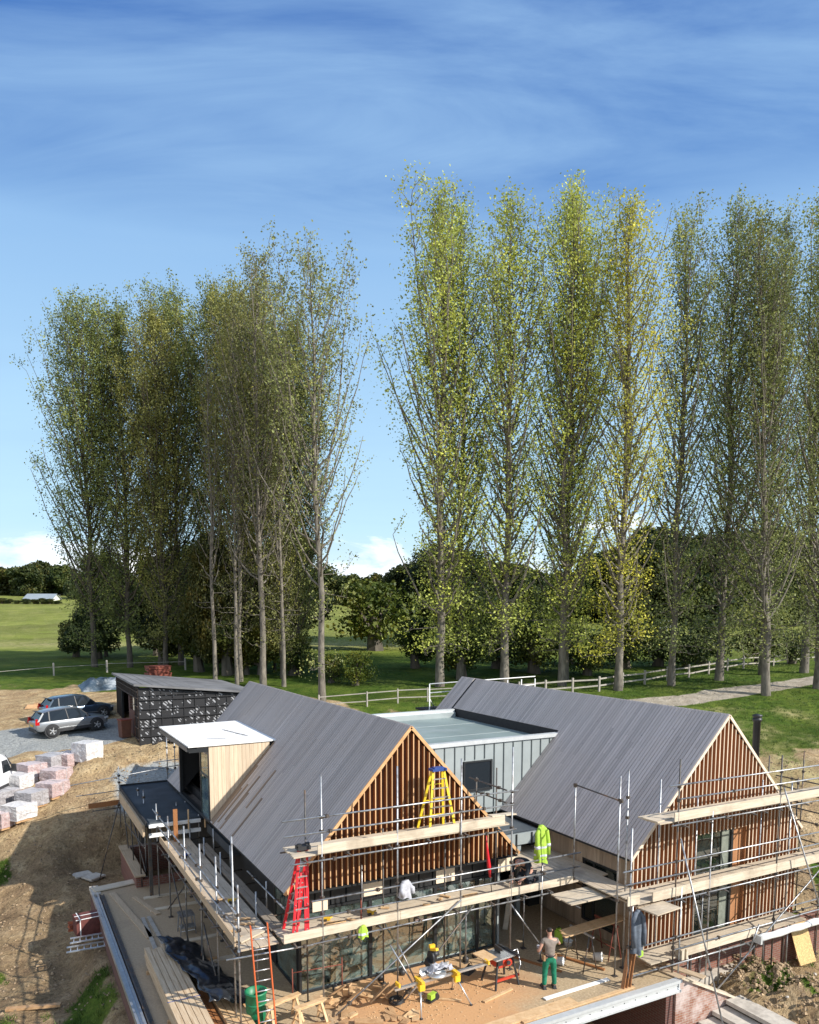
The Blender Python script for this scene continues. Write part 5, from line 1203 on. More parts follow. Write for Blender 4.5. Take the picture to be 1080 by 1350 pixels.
MB().box(sx0 + .02, sx0 + .2, 46.8, 47.2, zb, 5.7).build('brick_pier', M['brick_y'], S); MB().box(sx0 - .03, sx0 + .05, 44.9, 46.7, zb + .5, 5.0).build('door_panel', M['bin'], S)
MB().box(sx0 + .05, sx0 + .1, 45.4, 45.8, 5.0, 5.75).build('insulation_panel', M['insul'], S)
q = MB(); x = sx0
while x < sx1: q.box(x, x + .045, sy0 - .045, sy0 - .003, zb, rz_(x) - .18); x += .60
q.build('batten', M['under'], S)
for z_ in (3.75, 4.25, 4.75, 5.25, 5.75): 
    xe = min(sx1, sx0 + (6.35 - z_) / .115); MB().box(sx0, xe, sy0 - .095, sy0 - .05, z_, z_ + .045).build('batten', M['under'], S)
MB().box(sx0, sx0 + 4, sy0 - .095, sy0 - .05, 6.0, 6.045).build('batten', M['under'], S)
q = MB(); v = sy0
while v < sy1: q.box(sx0 - .045, sx0 - .003, v, v + .045, 5.77 if 44.7 < v < 49.8 else zb, 6.4); v += .55
for z_ in (3.6, 4.2, 4.8, 5.4): q.box(sx0 - .09, sx0 - .05, sy0, 44.7, z_, z_ + .045)
for z_ in (5.85, 6.2): q.box(sx0 - .09, sx0 - .05, sy0, sy1, z_, z_ + .045)
q.build('batten', plain('brown_batten', (.07, .05, .04), .8), S)
MB().prism([(sx0 - .25, sy0 - .25, rz_(sx0) - .05), (sx1 + .2, sy0 - .25, rz_(sx1) - .06), (sx1 + .2, sy0 - .25, rz_(sx1) + .05), (sx0 - .25, sy0 - .25, rz_(sx0) + .06)], (0, sy1 - sy0 + .5, 0)).build('roof', plain('grey_roof_underlay', (.17, .17, .175), .7, 0, .25, .8, dirt=(.08, .08, .085)), S)
q = MB()
for i in range(12): q.box(sx0 + .2 + i * .55, sx0 + .24 + i * .55, sy0 - .2, sy1 + .1, rz_(sx0 + .2 + i * .55) + .035, rz_(sx0 + .2 + i * .55) + .05)
q.build('roof_batten', plain('grey_batten', (.15, .145, .14), .8), S)
T = thing('wheelie_bin', 'brown wheelie bin beside the open side of the garage', 'bin', (6.2, 45.1, h(6.2, 45.1)))
g_ = h(6.2, 45.1); MB().rbox((6.15, 45.2, g_ + .50), (.50, .55, .95), .2, taper=1.12).build('body', M['bin'], T); MB().rbox((6.15, 45.2, g_ + 1.01), (.62, .66, .06), .2).build('lid', M['rust'], T)
for s in (-.22, .22): MB().tube([(6.15 + s, 45.5, g_ + .1), (6.20 + s, 45.5, g_ + .1)], .1, 12).build('wheel', M['rubber'], T)
T = thing('lumber_pile', 'pile of black sheeting and timber by the front of the garage', 'pile', (8.0, 42.6, h(8, 42.6)))
g_ = h(8.0, 42.8)
for i in range(6): MB().rbox((8.2 + .1 * i, 42.9 - .1 * i, g_ + .06 + .05 * i), (2.0 - .2 * i, .22, .06), .1 * i - .2).build('board', M['under'] if i % 2 else M['dark'], T)
T = thing('tarpaulin', 'blue and black sheeting heap in the grass behind the cars', 'tarpaulin', (7, 60.5, 5)); g_ = h(7, 60)
def tz3(x, y):
    n_ = noise.noise(Vector((x * 1.2, y * 1.2, 5))) + .5 * noise.noise(Vector((x * 4, y * 4, 1))); e = min(1, min(x - 5.2, 9.2 - x, y - 58.5, 61.5 - y) * 1.4); return (x, y, h(x, y) + max(-.05, e * (.55 + .4 * n_)))
sheet('cover', None, None, 5.2, 9.2, 58.5, 61.5, 30, 24, tz3, plain('blue_black_sheet', (.05, .075, .10), .4, 0, .6, 1.2, dirt=(.45, .48, .5), bmp=.6), T=T)
T = thing('pallet_stack', 'stack of orange brown pallets and crates under the trees behind the garage', 'pallets', (10.2, 60, 5.2)); g_ = h(10.6, 60)
for i in range(5): MB().rbox((10.7, 60, g_ + .10 + i * .26), (1.6 - .18 * (i % 2), 1.2, .11), .1 * (i % 3)).rbox((10.7, 60, g_ + .22 + i * .26), (1.7, 1.1, .10), .1 * (i % 3)).build('pallet', M['rust'] if i < 5 else M['offcut'], T)
for i, (x, y) in enumerate(((1.9, 55.6), (3.2, 56.3), (3.9, 55.7))):
    o = MB().rbox((0, 0, .1), (.9, .5, .25), .3 * i, taper=.6).rbox((.3, .1, .2), (.5, .4, .2), 1.0 + i, taper=.5).build('rubble_sack', M['wrapdk'] if i else M['offcut']); o.location = (x, y, h(x, y)); tag(o, ('brown sack of rubble in the grass behind the cars', 'pale sack of rubble in the middle behind the cars', 'pale sack of rubble nearest the blue sheeting')[i], 'sack', 'rubble sacks behind the cars')
# ---------------------------------------------------------------- fences
def fence(label, pts, n_rails, mat, post_h=1.05, sp=2.4, rw=.10, rt=.045, pw=.12, rail_z=(.38, .85)):
    P0 = pts[0]; T = thing('rail_fence', label, 'fence', (P0[0], P0[1], h(*P0)))
    out = [pts[0]]
    for (x0, y0), (x1, y1) in zip(pts, pts[1:]):
        n = max(1, round(math.hypot(x1 - x0, y1 - y0) / sp))
        out += [(x0 + (x1 - x0) * k / n, y0 + (y1 - y0) * k / n) for k in range(1, n + 1)]
    rr = random.Random(len(out))
    prev = None
    for (x, y) in out:
        g_ = h(x, y); MB().rbox((x, y, g_ + post_h / 2 - .1), (pw, pw, post_h + .2), rr.uniform(-.2, .2)).rbox((x, y, g_ + post_h + .012), (pw * .8, pw * .8, .02)).build('post', mat, T)
        if prev:
            for z_ in rail_z[:n_rails]:
                MB().bar((prev[0], prev[1], h(*prev) + z_ + rr.uniform(-.04, .04)), (x, y, g_ + z_ + rr.uniform(-.04, .04)), rt, rw).build('rail', mat, T)
        prev = (x, y)
    return T
fence('two-rail weathered timber fence running behind the right poplars', [(29.5, 43.2), (33.5, 42.5), (37.45, 41.5), (42.5, 42.2), (48, 43.0), (53.6, 44.0), (61, 45.2), (68.3, 46.2), (80, 48)], 2, M['rail'])
fence('pale thin railed fence between the left roof ridge and the zinc link', [(18.2, 46.3), (21.2, 45.4), (25.4, 44.8), (29.3, 43.4)], 2, M['rail'], rail_z=(.35, .85), post_h=.95, rw=.06, rt=.03, pw=.08)
fence('low fence line of short posts in front of the left field', [(-14, 68), (0, 67), (8, 67.5), (14, 66)], 1, M['rail'], rail_z=(.7,), rw=.03, rt=.02, sp=4.5, post_h=1.0)
T = thing('hand_rail', 'white steel hand rail with mid rails behind the ridge of the right roof', 'railing', (19, 33.6, 6))
zr = 6.95
for x in (19.05, 21.0, 22.4, 23.8, 24.7, 25.6): MB().tube([(x, 33.4, 2.6 if x < 20 else 4.2), (x, 33.4, zr)], .028, 6).build('post', M['whitepaint'], T)
for z_ in (zr, 6.5): MB().tube([(19.05, 33.4, z_), (25.6, 33.4, z_ + .12)], .028, 6).build('rail', M['whitepaint'], T)
MB().tube([(19.05, 33.4, 6.2), (19.6, 33.9, 5.7)], .028, 6).build('rail', M['whitepaint'], T)
MB().box(18.9, 20.4, 33.3, 34.6, 5.55, 5.65).build('landing', M['under'], T)

# clods, chips and sawdust: uncountable litter
def litter(name, label, n, gen, mat, s0, s1):
    q = MB(); r5 = random.Random(len(name))
    for _ in range(n):
        x, y, z_ = gen(r5); s_ = r5.uniform(s0, s1); a = r5.uniform(0, 6.28)
        q.rbox((x, y, z_ + s_ * .2), (s_, s_ * r5.uniform(.5, .9), s_ * r5.uniform(.25, .6)), a, r5.uniform(-.4, .4), r5.uniform(-.4, .4), taper=r5.uniform(.4, .8))
    o = q.build(name, mat); kind(o, 'stuff'); tag(o, label, 'debris'); return o
def gsoil(r5):
    while 1:
        if r5.random() < .5: x, y = r5.uniform(-4, 9), r5.uniform(17, 44)
        else: x, y = r5.uniform(18.8, 36), r5.uniform(9, 34)
        if 2.6 < x < 18.5 and y < 35.5: continue
        if x < 24.8 and y > 16.3 and x > 16: continue
        return x, y, h(x, y)
litter('soil_clods', 'small clods and stones strewn over the sandy soil', 5200, gsoil, plain('clod', (.36, .26, .16), .95, 0, .4, 8, island=.4), .03, .12)
litter('wood_chips', 'wood chips and small scraps strewn over the terrace by the saws', 700, lambda r5: (r5.gauss(9.8, 2.0), min(19.2, r5.gauss(17.5, .75)), .003), M['fresh'], .012, .05)
litter('heap_rubble', 'broken clods heaped on the soil beside the steps', 1500, lambda r5: (lambda x, y: (x, y, h(x, y)))(r5.gauss(21.0, .9), r5.gauss(15.2, 1.1)), plain('heap_clod', (.42, .30, .18), .95, 0, .4, 8, island=.45), .04, .15)
# ---------------------------------------------------------------- vehicles
def loft(q, secs, mi=0, smooth=True, cap=True):
    """secs: list of rings (same length) -> skin"""
    n = len(secs[0]); vs = [p for s in secs for p in s]; fs = []
    for i in range(len(secs) - 1):
        for k in range(n): fs.append((i * n + k, i * n + (k + 1) % n, (i + 1) * n + (k + 1) % n, (i + 1) * n + k))
    if cap: fs.append(tuple(range(n))); fs.append(tuple((len(secs) - 1) * n + k for k in range(n)))
    return q.add(vs, fs, mi, smooth)
def interp(tab, x):
    return float(np.interp(x, [t[0] for t in tab], [t[1] for t in tab]))
def suv(name, label, paint, loc, rz, tilt=0, Ln=4.25):
    """front towards +x"""
    T = lthing(name, label, 'car', loc, rz, 'cars parked on the gravel'); T.rotation_euler = (0, -tilt, rz)
    W = .90
    belt = [(-2.1, .93), (-1.9, 1.0), (-.5, .96), (.85, .92), (1.7, .84), (2.0, .76), (2.12, .62)]
    low = [(-2.12, .42), (-1.9, .30), (1.9, .26), (2.12, .36)]
    wid = [(-2.12, .74), (-1.95, .84), (-1.2, .90), (1.2, .90), (1.85, .84), (2.05, .74), (2.12, .62)]
    xs_ = [-2.12, -2.08, -1.95, -1.7, -1.2, -.6, 0, .6, .95, 1.3, 1.65, 1.9, 2.03, 2.12]
    q = MB(); secs = []
    for x in xs_:
        w_, t_, b_ = interp(wid, x), interp(belt, x), interp(low, x); m_ = (t_ + b_) / 2
        if x > .9: crown = t_ + .02
        else: crown = t_
        secs.append([(x, -w_ * .86, b_), (x, -w_, b_ + .12), (x, -w_ * 1.02, m_), (x, -w_ * .97, t_ - .05), (x, -w_ * .90, t_), (x, -w_ * .45, crown + .02), (x, w_ * .45, crown + .02), (x, w_ * .90, t_), (x, w_ * .97, t_ - .05), (x, w_ * 1.02, m_), (x, w_, b_ + .12), (x, w_ * .86, b_)])
    loft(q, secs); body = q.build('body', paint, T)
    sd_ = body.modifiers.new('sub', 'SUBSURF'); sd_.levels = 1; sd_.render_levels = 2
    # cabin: glass volume with painted roof and pillars
    roof = [(-1.75, 1.40), (-1.3, 1.53), (-.5, 1.58), (.2, 1.53)]
    base = lambda x: interp(belt, x) - .02
    P_ = [(-2.0, -1.62, .80, .62), (-1.35, -1.25, .83, .66), (-.35, -.35, .84, .67), (.5, .15, .83, .65), (1.05, .45, .78, .58)]
    q = MB(); secs = []
    for (xb, xt, wb, wt) in P_:
        zt = interp([(-1.62, 1.44), (-1.25, 1.52), (-.35, 1.56), (.15, 1.53), (.45, 1.46)], xt); zb_ = base(xb)
        secs.append([(xb, -wb, zb_), (xt, -wt, zt), (xt, -wt * .5, zt + .025), (xt, wt * .5, zt + .025), (xt, wt, zt), (xb, wb, zb_)])
    loft(q, secs, smooth=False); q.build('windows', M['carglass'], T)
    q = MB(); secs = []
    for (xb, xt, wb, wt) in P_:
        zt = interp([(-1.62, 1.44), (-1.25, 1.52), (-.35, 1.56), (.15, 1.53), (.45, 1.46)], xt)
        secs.append([(xt, -wt - .02, zt - .03), (xt, -wt * .9, zt + .02), (xt, -wt * .4, zt + .045), (xt, wt * .4, zt + .045), (xt, wt * .9, zt + .02), (xt, wt + .02, zt - .03)])
    loft(q, secs); q.build('roof', paint, T)
    for s in (-1, 1):
        for (a, b_, w_) in (((1.05, .785, base(1.05)), (.45, .585, 1.45), .05), ((-.28, .845, base(-.3)), (-.35, .675, 1.55), .05), ((-2.0, .81, base(-2.0)), (-1.60, .63, 1.44), .09), ((-1.35, .84, base(-1.3)), (-1.30, .665, 1.50), .07)):
            MB().bar((a[0], s * a[1], a[2]), (b_[0], s * b_[1], b_[2]), w_, .03, up=(0, 1, 0)).build('pillar', paint if w_ > .08 else M['dark'], T)
        MB().rbox((.80, s * .93, .98), (.10, .16, .12)).build('mirror', paint, T)
        MB().rbox((1.93, s * .66, .68), (.26, .26, .11), -s * .35).build('headlight', M['lamp'], T)
        MB().rbox((-2.0, s * .74, .90), (.22, .16, .20), s * .3).rbox((-2.02, s * .72, 1.05), (.12, .10, .22), s * .3).build('tail_light', M['led'], T)
        MB().bar((-1.0, s * .90, .34), (1.0, s * .90, .33), .10, .14).build('sill', M['dark'], T)
        MB().bar((-.95, s * .925, .48), (.98, s * .925, .46), .02, .03).build('trim_strip', M['alu'], T)
        for y_, x in (('rear', -1.27), ('front', 1.30)):
            MB().tube([(x, s * .60, .36), (x, s * .925, .36)], .43, 26).build('wheel_arch', M['dark'], T)
            w_ = MB().lathe((0, 0, 0), [(.20, -.11), (.30, -.12), (.35, -.09), (.36, 0), (.35, .09), (.30, .12), (.20, .11)], 26).build('wheel', M['rubber'], T)
            w_.location = (x, s * .86, .36); w_.rotation_euler = (R(90), 0, 0)
            q = MB(); q.lathe((0, 0, 0), [(.225, .08), (.225, .105), (.20, .105), (.20, .06)], 24)
            for k in range(5):
                a = k * 2 * math.pi / 5; q.bar((.02 * math.cos(a), .02 * math.sin(a), .09), (.21 * math.cos(a), .21 * math.sin(a), .10), .06, .03)
            q.lathe((0, 0, 0), [(0, .12), (.05, .115), (.05, .08)], 12)
            rm = q.build('rim', M['alu'], w_); 
            if s > 0: rm.rotation_euler = (math.pi, 0, 0)
    MB().rbox((2.07, 0, .60), (.10, .80, .22)).build('grille', M['dark'], T); MB().rbox((-2.10, 0, .45), (.10, 1.3, .20)).build('rear_bumper', M['dark'], T)
    MB().rbox((2.11, 0, .40), (.03, .52, .11)).build('number_plate', M['whitepaint'], T); MB().rbox((-2.13, 0, .72), (.03, .52, .11)).build('number_plate', M['yellow'], T)
    MB().rbox((-1.72, 0, 1.485), (.24, 1.15, .03), 0, ry=.2).build('spoiler', M['dark'], T)
    T.scale = (Ln / 4.24,) * 3; return T
p0, p1 = Vector((2.64, 47.20, h(2.64, 47.3))), Vector((4.95, 47.75, h(4.95, 47.8)))
hd = math.atan2(p1.y - p0.y, p1.x - p0.x); nrm = Vector((-math.sin(hd), math.cos(hd), 0))
mid = (p0 + p1) / 2 + nrm * .88; mid.z = (h(mid.x, mid.y) + p0.z + p1.z) / 3 + .02
suv('parked_car', 'silver compact crossover with red tail lights, parked nearest the brick packs', M['silver'], mid, hd, math.atan2(p1.z - p0.z, (p1 - p0).length), 4.05)
mid2 = mid + nrm * 2.5 + Vector((1.25, .45, 0)); mid2.z = h(mid2.x, mid2.y) + .03
suv('parked_car', 'dark slate hatchback parked on the far side of the silver car', M['bluegrey'], mid2, hd + .02, .03, 4.1)
# panel van, front towards +x
vz = h(-.8, 41.5)
V = lthing('panel_van', 'white panel van with black mirror, nose poking in at the left edge', 'van', (-1.15, 40.0, h(-.9, 40.7) + .02), math.atan2(2.9, 1.35), None)
q = MB(); secs = []
prof = [(-2.8, .55, 2.05, .86), (-2.7, .42, 2.12, .94), (.9, .38, 2.12, .95), (1.35, .38, 1.98, .94), (1.75, .38, 1.45, .92), (2.15, .38, 1.22, .88), (2.42, .42, 1.05, .80), (2.55, .48, .8, .66)]
for x, b_, t_, w_ in prof:
    secs.append([(x, -w_ * .92, b_), (x, -w_, b_ + .15), (x, -w_, min(t_ - .12, 1.15)), (x, -w_ * .93, t_ - .14), (x, -w_ * .82, t_), (x, w_ * .82, t_), (x, w_ * .93, t_ - .14), (x, w_, min(t_ - .12, 1.15)), (x, w_, b_ + .15), (x, w_ * .92, b_)])
loft(q, secs); q.build('body', M['vanwhite'], V)
for s in (-1, 1):
    MB().prism([(.72, s * .945, 1.22), (1.62, s * .935, 1.22), (1.28, s * .895, 1.78), (.72, s * .90, 1.80)], (0, s * .012, 0)).build('side_window', M['carglass'], V)
    MB().rbox((1.50, s * 1.10, 1.35), (.12, .20, .34)).rbox((1.50, s * .98, 1.22), (.06, .2, .06)).build('mirror', M['dark'], V)
    MB().bar((-2.4, s * .955, .62), (1.2, s * .955, .60), .03, .13).build('side_moulding', M['dark'], V)
    MB().rbox((2.28, s * .72, .98), (.34, .20, .18), -s * .5).build('headlight', M['lamp'], V)
    for x in (-1.6, 1.75):
        MB().tube([(x, s * .6, .36), (x, s * .955, .36)], .42, 24).build('wheel_arch', M['dark'], V)
        w_ = MB().lathe((0, 0, 0), [(0, -.09), (.20, -.10), (.30, -.12), (.34, -.08), (.34, .08), (.30, .12), (.20, .11), (0, .1)], 24).build('wheel', M['rubber'], V); w_.location = (x, s * .87, .34); w_.rotation_euler = (R(90), 0, 0)
        MB().lathe((0, 0, 0), [(0, .125), (.18, .12), (.21, .1)], 20).lathe((0, 0, 0), [(0, -.125), (.18, -.12), (.21, -.1)], 20).build('rim', M['alu'], w_)
MB().prism([(1.40, -.78, 1.93), (1.40, .78, 1.93), (1.86, .84, 1.42), (1.86, -.84, 1.42)], (.03, 0, .03)).build('windscreen', M['carglass'], V)
MB().rbox((2.50, 0, .62), (.12, 1.2, .22)).build('bumper', M['dark'], V)
# ---------------------------------------------------------------- vegetation
def leaf_mesh(name, C_, size, rng, mat, droop=.35):
    """one small folded leaf card per centre"""
    n = len(C_); C_ = np.asarray(C_)
    s = size * rng.uniform(.6, 1.35, n)[:, None]
    a = rng.normal(size=(n, 3)); a /= np.linalg.norm(a, axis=1)[:, None]
    b = rng.normal(size=(n, 3)); b -= a * (a * b).sum(1)[:, None]; b /= np.linalg.norm(b, axis=1)[:, None]
    c = np.cross(a, b)
    V4 = np.stack([C_ - a * s * .62, C_ + b * s * .42 + c * s * .10, C_ + a * s * .62, C_ - b * s * .42 + c * s * .10], 1).reshape(-1, 3)
    me = bpy.data.meshes.new(name); me.vertices.add(4 * n); me.vertices.foreach_set('co', V4.astype(np.float32).ravel())
    me.loops.add(4 * n); me.loops.foreach_set('vertex_index', np.arange(4 * n, dtype=np.int32))
    me.polygons.add(n); me.polygons.foreach_set('loop_start', np.arange(0, 4 * n, 4, dtype=np.int32)); me.polygons.foreach_set('loop_total', np.full(n, 4, dtype=np.int32))
    me.materials.append(mat); me.update(calc_edges=True); return me
def poplar(seed, H_=34., hw=4.2, bare=.14, nbr=140, per=11, leaf=.13, leaders=2, thin=1.0, low=20, prof=None, bark='bark', open_low=.0):
    rg = np.random.default_rng(seed); rr = random.Random(seed); q = MB(); pts = []
    prof = prof or [(0, .35), (.12, .65), (.25, .95), (.45, 1.05), (.62, .95), (.76, .78), (.87, .54), (.94, .32), (1, .06)]
    W = lambda k: hw * float(np.interp(k, [p[0] for p in prof], [p[1] for p in prof]))
    # trunk
    wob = [(rr.uniform(-.25, .25), rr.uniform(-.25, .25)) for _ in range(9)]
    def tp(k):
        i = min(7, int(k * 8)); t = k * 8 - i; x = wob[i][0] * (1 - t) + wob[i + 1][0] * t; y = wob[i][1] * (1 - t) + wob[i + 1][1] * t
        s = min(1, k * 4); return Vector((x * s, y * s, H_ * k))
    r0 = .25
    q.tube([tp(k / 16 * .96) for k in range(17)], [r0 * (1.25 if k == 0 else 1) * (1 - k / 16) ** .85 + .02 for k in range(17)], 8, cap=False)
    def branch(p, az, reach, rise, r, fol=True, den=1.0, sub=3):
        m_ = 6; path = []
        for j in range(m_ + 1):
            t = j / m_; out = reach * (t ** .75); up = rise * (t ** 1.25)
            path.append(p + Vector((math.cos(az) * out, math.sin(az) * out, up)) + Vector((rr.uniform(-.1, .1), rr.uniform(-.1, .1), rr.uniform(-.1, .1))) * (t * 2.0))
        q.tube(path, [r * (1 - .85 * j / m_) + .006 for j in range(m_ + 1)], 5 if r > .04 else 4, cap=False)
        if fol:
            ln = sum((path[i + 1] - path[i]).length for i in range(m_))
            k_ = int(ln / .42 * den)
            for _ in range(k_):
                t = rr.uniform(.22, 1.0) * m_; i = min(m_ - 1, int(t)); c = path[i].lerp(path[i + 1], t - i)
                c = c + Vector((rr.gauss(0, .42), rr.gauss(0, .42), rr.gauss(.12, .36)))
                nn = max(2, int(per * rr.uniform(.3, 1.4) * thin)); pts.append(rg.normal(size=(nn, 3)) * [.30, .30, .36] + np.array(c))
            for _ in range(sub):
                i = rr.randint(2, m_); c = path[i]; e = c + Vector((rr.gauss(0, .55), rr.gauss(0, .55), rr.uniform(.5, 1.4)))
                q.tube([c, c.lerp(e, .5) + Vector((0, 0, -.05)), e], [.018, .012, .005], 3, cap=False)
                for t in (.5, .8, 1): pts.append(rg.normal(size=(max(1, int(per * .6 * thin)), 3)) * [.2, .2, .26] + np.array(c.lerp(e, t)))
        return path
    for i in range(nbr):
        k = bare + (0.97 - bare) * ((i + rr.random()) / nbr) ** .92
        az = i * 2.399 + rr.uniform(-.4, .4); w_ = W(min(1, k + .06)) * rr.uniform(.4, 1.0) * (.82 + .5 * noise.noise(Vector((math.cos(az) + seed * 3, math.sin(az), k * 5))))
        rise = w_ * rr.uniform(1.1, 2.3) * (1 + .3 * k); rise = min(rise, (1.0 - k) * H_ * .95 + rr.uniform(.2, 1.2))
        dd = (1.0 if k > .38 else (1.0 - open_low)) * (.35 + 1.1 * (.5 + .5 * noise.noise(Vector((math.cos(az) * 1.3 + seed, math.sin(az) * 1.3, k * 6)))) ** 1.2 * 1.25)
        branch(tp(k), az, w_, rise, .085 * (1 - k) + .022, den=dd, sub=2)
    for i in range(leaders):     # strong side leaders that give the blunt, many-tipped top
        k = rr.uniform(.35, .6); az = rr.uniform(0, 6.28); p = tp(k); w_ = hw * rr.uniform(.35, .6); top = H_ * rr.uniform(.80, .96)
        path = branch(p, az, w_, top - p.z, .10, sub=6)
        for j in range(2, 7):
            for _ in range(3): branch(path[j], rr.uniform(0, 6.28), rr.uniform(.5, 1.1), min(rr.uniform(.8, 1.9), max(.2, H_ * .985 - path[j].z)), .02, sub=1)
    for i in range(low):         # low shoots on the bole
        k = rr.uniform(.08, bare + .05); az = rr.uniform(0, 6.28)
        branch(tp(k), az, rr.uniform(1.0, 3.0), rr.uniform(-.6, .9), .03, den=1.3, sub=2)
    tm = q; C_ = np.concatenate(pts)
    me = leaf_mesh('crown', C_, leaf, rg, M['leaf'])
    t_me = bpy.data.meshes.new('trunk'); t_me.from_pydata([tuple(v) for v in tm.v], [], tm.f); t_me.polygons.foreach_set('use_smooth', [True] * len(tm.f)); t_me.materials.append(M[bark])
    return t_me, me, H_
def plant(name, label, cat, proto, x, y, ht, group, tint=(1, 1, 1), rz=0, wx=1.0, lean=(0, 0), sink=.15):
    t_me, c_me, H_ = proto; s = ht / H_
    o = bpy.data.objects.new(name, None); COL.objects.link(o); o.location = (x, y, h(x, y) - sink); o.scale = (s * wx, s * wx, s); o.rotation_euler = (lean[0], lean[1], rz)
    tag(o, label, cat, group)
    a = bpy.data.objects.new('trunk', t_me); COL.objects.link(a); a.parent = o
    b = bpy.data.objects.new('crown', c_me); COL.objects.link(b); b.parent = o; b.color = (*tint, 1)
    return o
PD = [poplar(1), poplar(2, hw=4.0, leaders=3), poplar(3, hw=4.4, nbr=160), poplar(4, hw=4.2, leaders=2, bare=.13)]
PS = [poplar(11, nbr=85, per=11, thin=.85, hw=4.4, bare=.24, leaders=5, low=9, leaf=.14, open_low=.5), poplar(12, nbr=75, per=10, thin=.9, hw=6.0, bare=.26, leaders=6, low=7, leaf=.145, open_low=.6, prof=[(0, .4), (.25, .9), (.4, 1.1), (.6, 1.0), (.75, .8), (.88, .55), (1, .1)]), poplar(13, nbr=50, per=5, thin=.7, hw=2.6, bare=.3, leaders=2, low=12, leaf=.14, open_low=.6)]
PW = [poplar(21, hw=6.2, nbr=140, per=17, leaf=.145, leaders=4, bare=.15, bark='barkdk', low=14, prof=[(0, .4), (.2, .85), (.4, .9), (.6, 1.0), (.8, .85), (.93, .6), (1, .3)], open_low=.25), poplar(22, hw=5.6, nbr=145, per=17, leaf=.145, leaders=3, bare=.13, bark='barkdk', low=14)]
GR = 'poplars in the row behind the house'; GL = 'poplars in the clump behind the garage'
# (x, y) ground, top in metres above the ground
def top_h(x, y, py):
    """tree height that brings its tip up to a given height angle seen from the viewpoint"""
    f, a = fa(x, y); b = (920 - py) / 1018
    return CH + f * (b * math.cos(PITCH) - math.sin(PITCH)) / (math.cos(PITCH) + b * math.sin(PITCH)) - h(x, y)
YG = (2.1, 1.95, .75); DK = (1.1, 1.2, .95); MID = (1.8, 1.9, 1.0)
ROW = [(28.56, 48.57, 236, PD[0], MID, 1.08, 'tall poplar at the left end of the row behind the flat roofed link', 0), (32.72, 46.33, 244, PD[1], MID, 1.08, 'second poplar of the row, its bole rising behind the right roof ridge', 0),
       (36.45, 44.34, 236, PD[2], MID, .98, 'third poplar of the row, bole leaning a little right', 0), (38.95, 41.2, 246, PD[3], YG, 1.0, 'brightest yellow-green poplar, fourth of the row', 0),
       (43.5, 40.56, 274, PD[0], DK, .92, 'dark poplar beside the yellow-green one, lowest top of the right half', .8), (48.7, 40.69, 258, PD[2], DK, 1.02, 'dark green poplar by the timber fence, right of the lower one', 2),
       (46.89, 35.19, 242, PD[1], (.85, .92, .75), 1.0, 'pale barked leaning poplar standing in front of the track', 1.2), (58.41, 40.41, 262, PD[3], DK, 1.0, 'poplar behind the leaning pale one near the right edge', 2.2),
       (52.0, 34.84, 246, PD[0], (.9, .95, .8), 1.0, 'poplar with its foot at the very right edge before the track', 3.0), (54.23, 41.21, 270, PD[1], DK, .8, 'thin poplar bole seen just behind the leaning pale one', 4.1)]
for (x, y, py, pr0, tint, wx, lb, rz) in ROW:
    ln = (0, .0)
    if 'leaning' in lb and 'pale' in lb and 'front' in lb: ln = (-.02, .07)
    plant('poplar_tree', lb, 'poplar', pr0, x, y, top_h(x, y, py), GR, tint, rz, wx * 1.06, ln)
# in-between poplars of the same row, one line further back
for (x, y, py, pr0, tint, wx, lb, rz) in ((31.5, 50.5, 262, PD[3], MID, .9, 'poplar standing behind the first and second of the row', 1), (38.6, 46.6, 252, PD[0], MID, .85, 'poplar standing behind the third and fourth of the row', 2)):
    plant('poplar_tree', lb, 'poplar', pr0, x, y, top_h(x, y, py), GR, tint, rz, wx * 1.1)
OLV = (.85, .95, .68); OL2 = (1.05, 1.02, .72)
LEFT = [(7.5, 71.6, 404, PW[0], OLV, 1.0, 'outermost dark poplar of the clump, its bole standing clear at the left', 0), (10.2, 70.1, 398, PW[1], OLV, 1.0, 'second dark boled poplar of the left clump', 1),
        (14.6, 70.5, 392, PW[0], OLV, .95, 'olive poplar of the clump above the pallet stack', 2), (17.5, 66.5, 372, PW[1], OLV, .95, 'highest topped olive poplar of the left clump', 3),
        (20.0, 64.0, 392, PW[0], OL2, .8, 'brownish poplar in the middle of the left clump', 4), (12.6, 67.0, 400, PW[1], OL2, .9, 'olive brown poplar filling the clump between the dark boles', 3.6),
        (17.8, 61.0, 388, PW[0], OL2, .85, 'olive brown poplar near the middle of the clump', 5.5), (19.6, 57.5, 440, PW[1], OL2, .8, 'lower brownish poplar at the right end of the clump', .7), (21.5, 59.0, 412, PW[1], OL2, .8, 'brownish poplar above the garage roof end', 5)]
for (x, y, py, pr0, tint, wx, lb, rz) in LEFT: plant('poplar_tree', lb, 'poplar', pr0, x, y, top_h(x, y, py), GL, tint, rz, wx)
plant('poplar_tree', 'sparse pale barked poplar right of the left clump', 'poplar', PS[0], 17.1, 54.5, top_h(17.1, 54.5, 325), 'sparse poplars', (.85, .85, .75), .4, .95)
plant('poplar_tree', 'lone open crowned poplar with a forked pale bole, left of the gap', 'poplar', PS[1], 19.19, 48.2, top_h(19.19, 48.2, 314), 'sparse poplars', (1.1, 1.15, .95), 2.0, 1.0, (0, .02))
plant('poplar_tree', 'thin pale boled poplar between the clump and the lone open one', 'poplar', PS[2], 18.5, 54.0, top_h(18.5, 54.0, 480), 'sparse poplars', (.8, .8, .65), 4.0, .9)
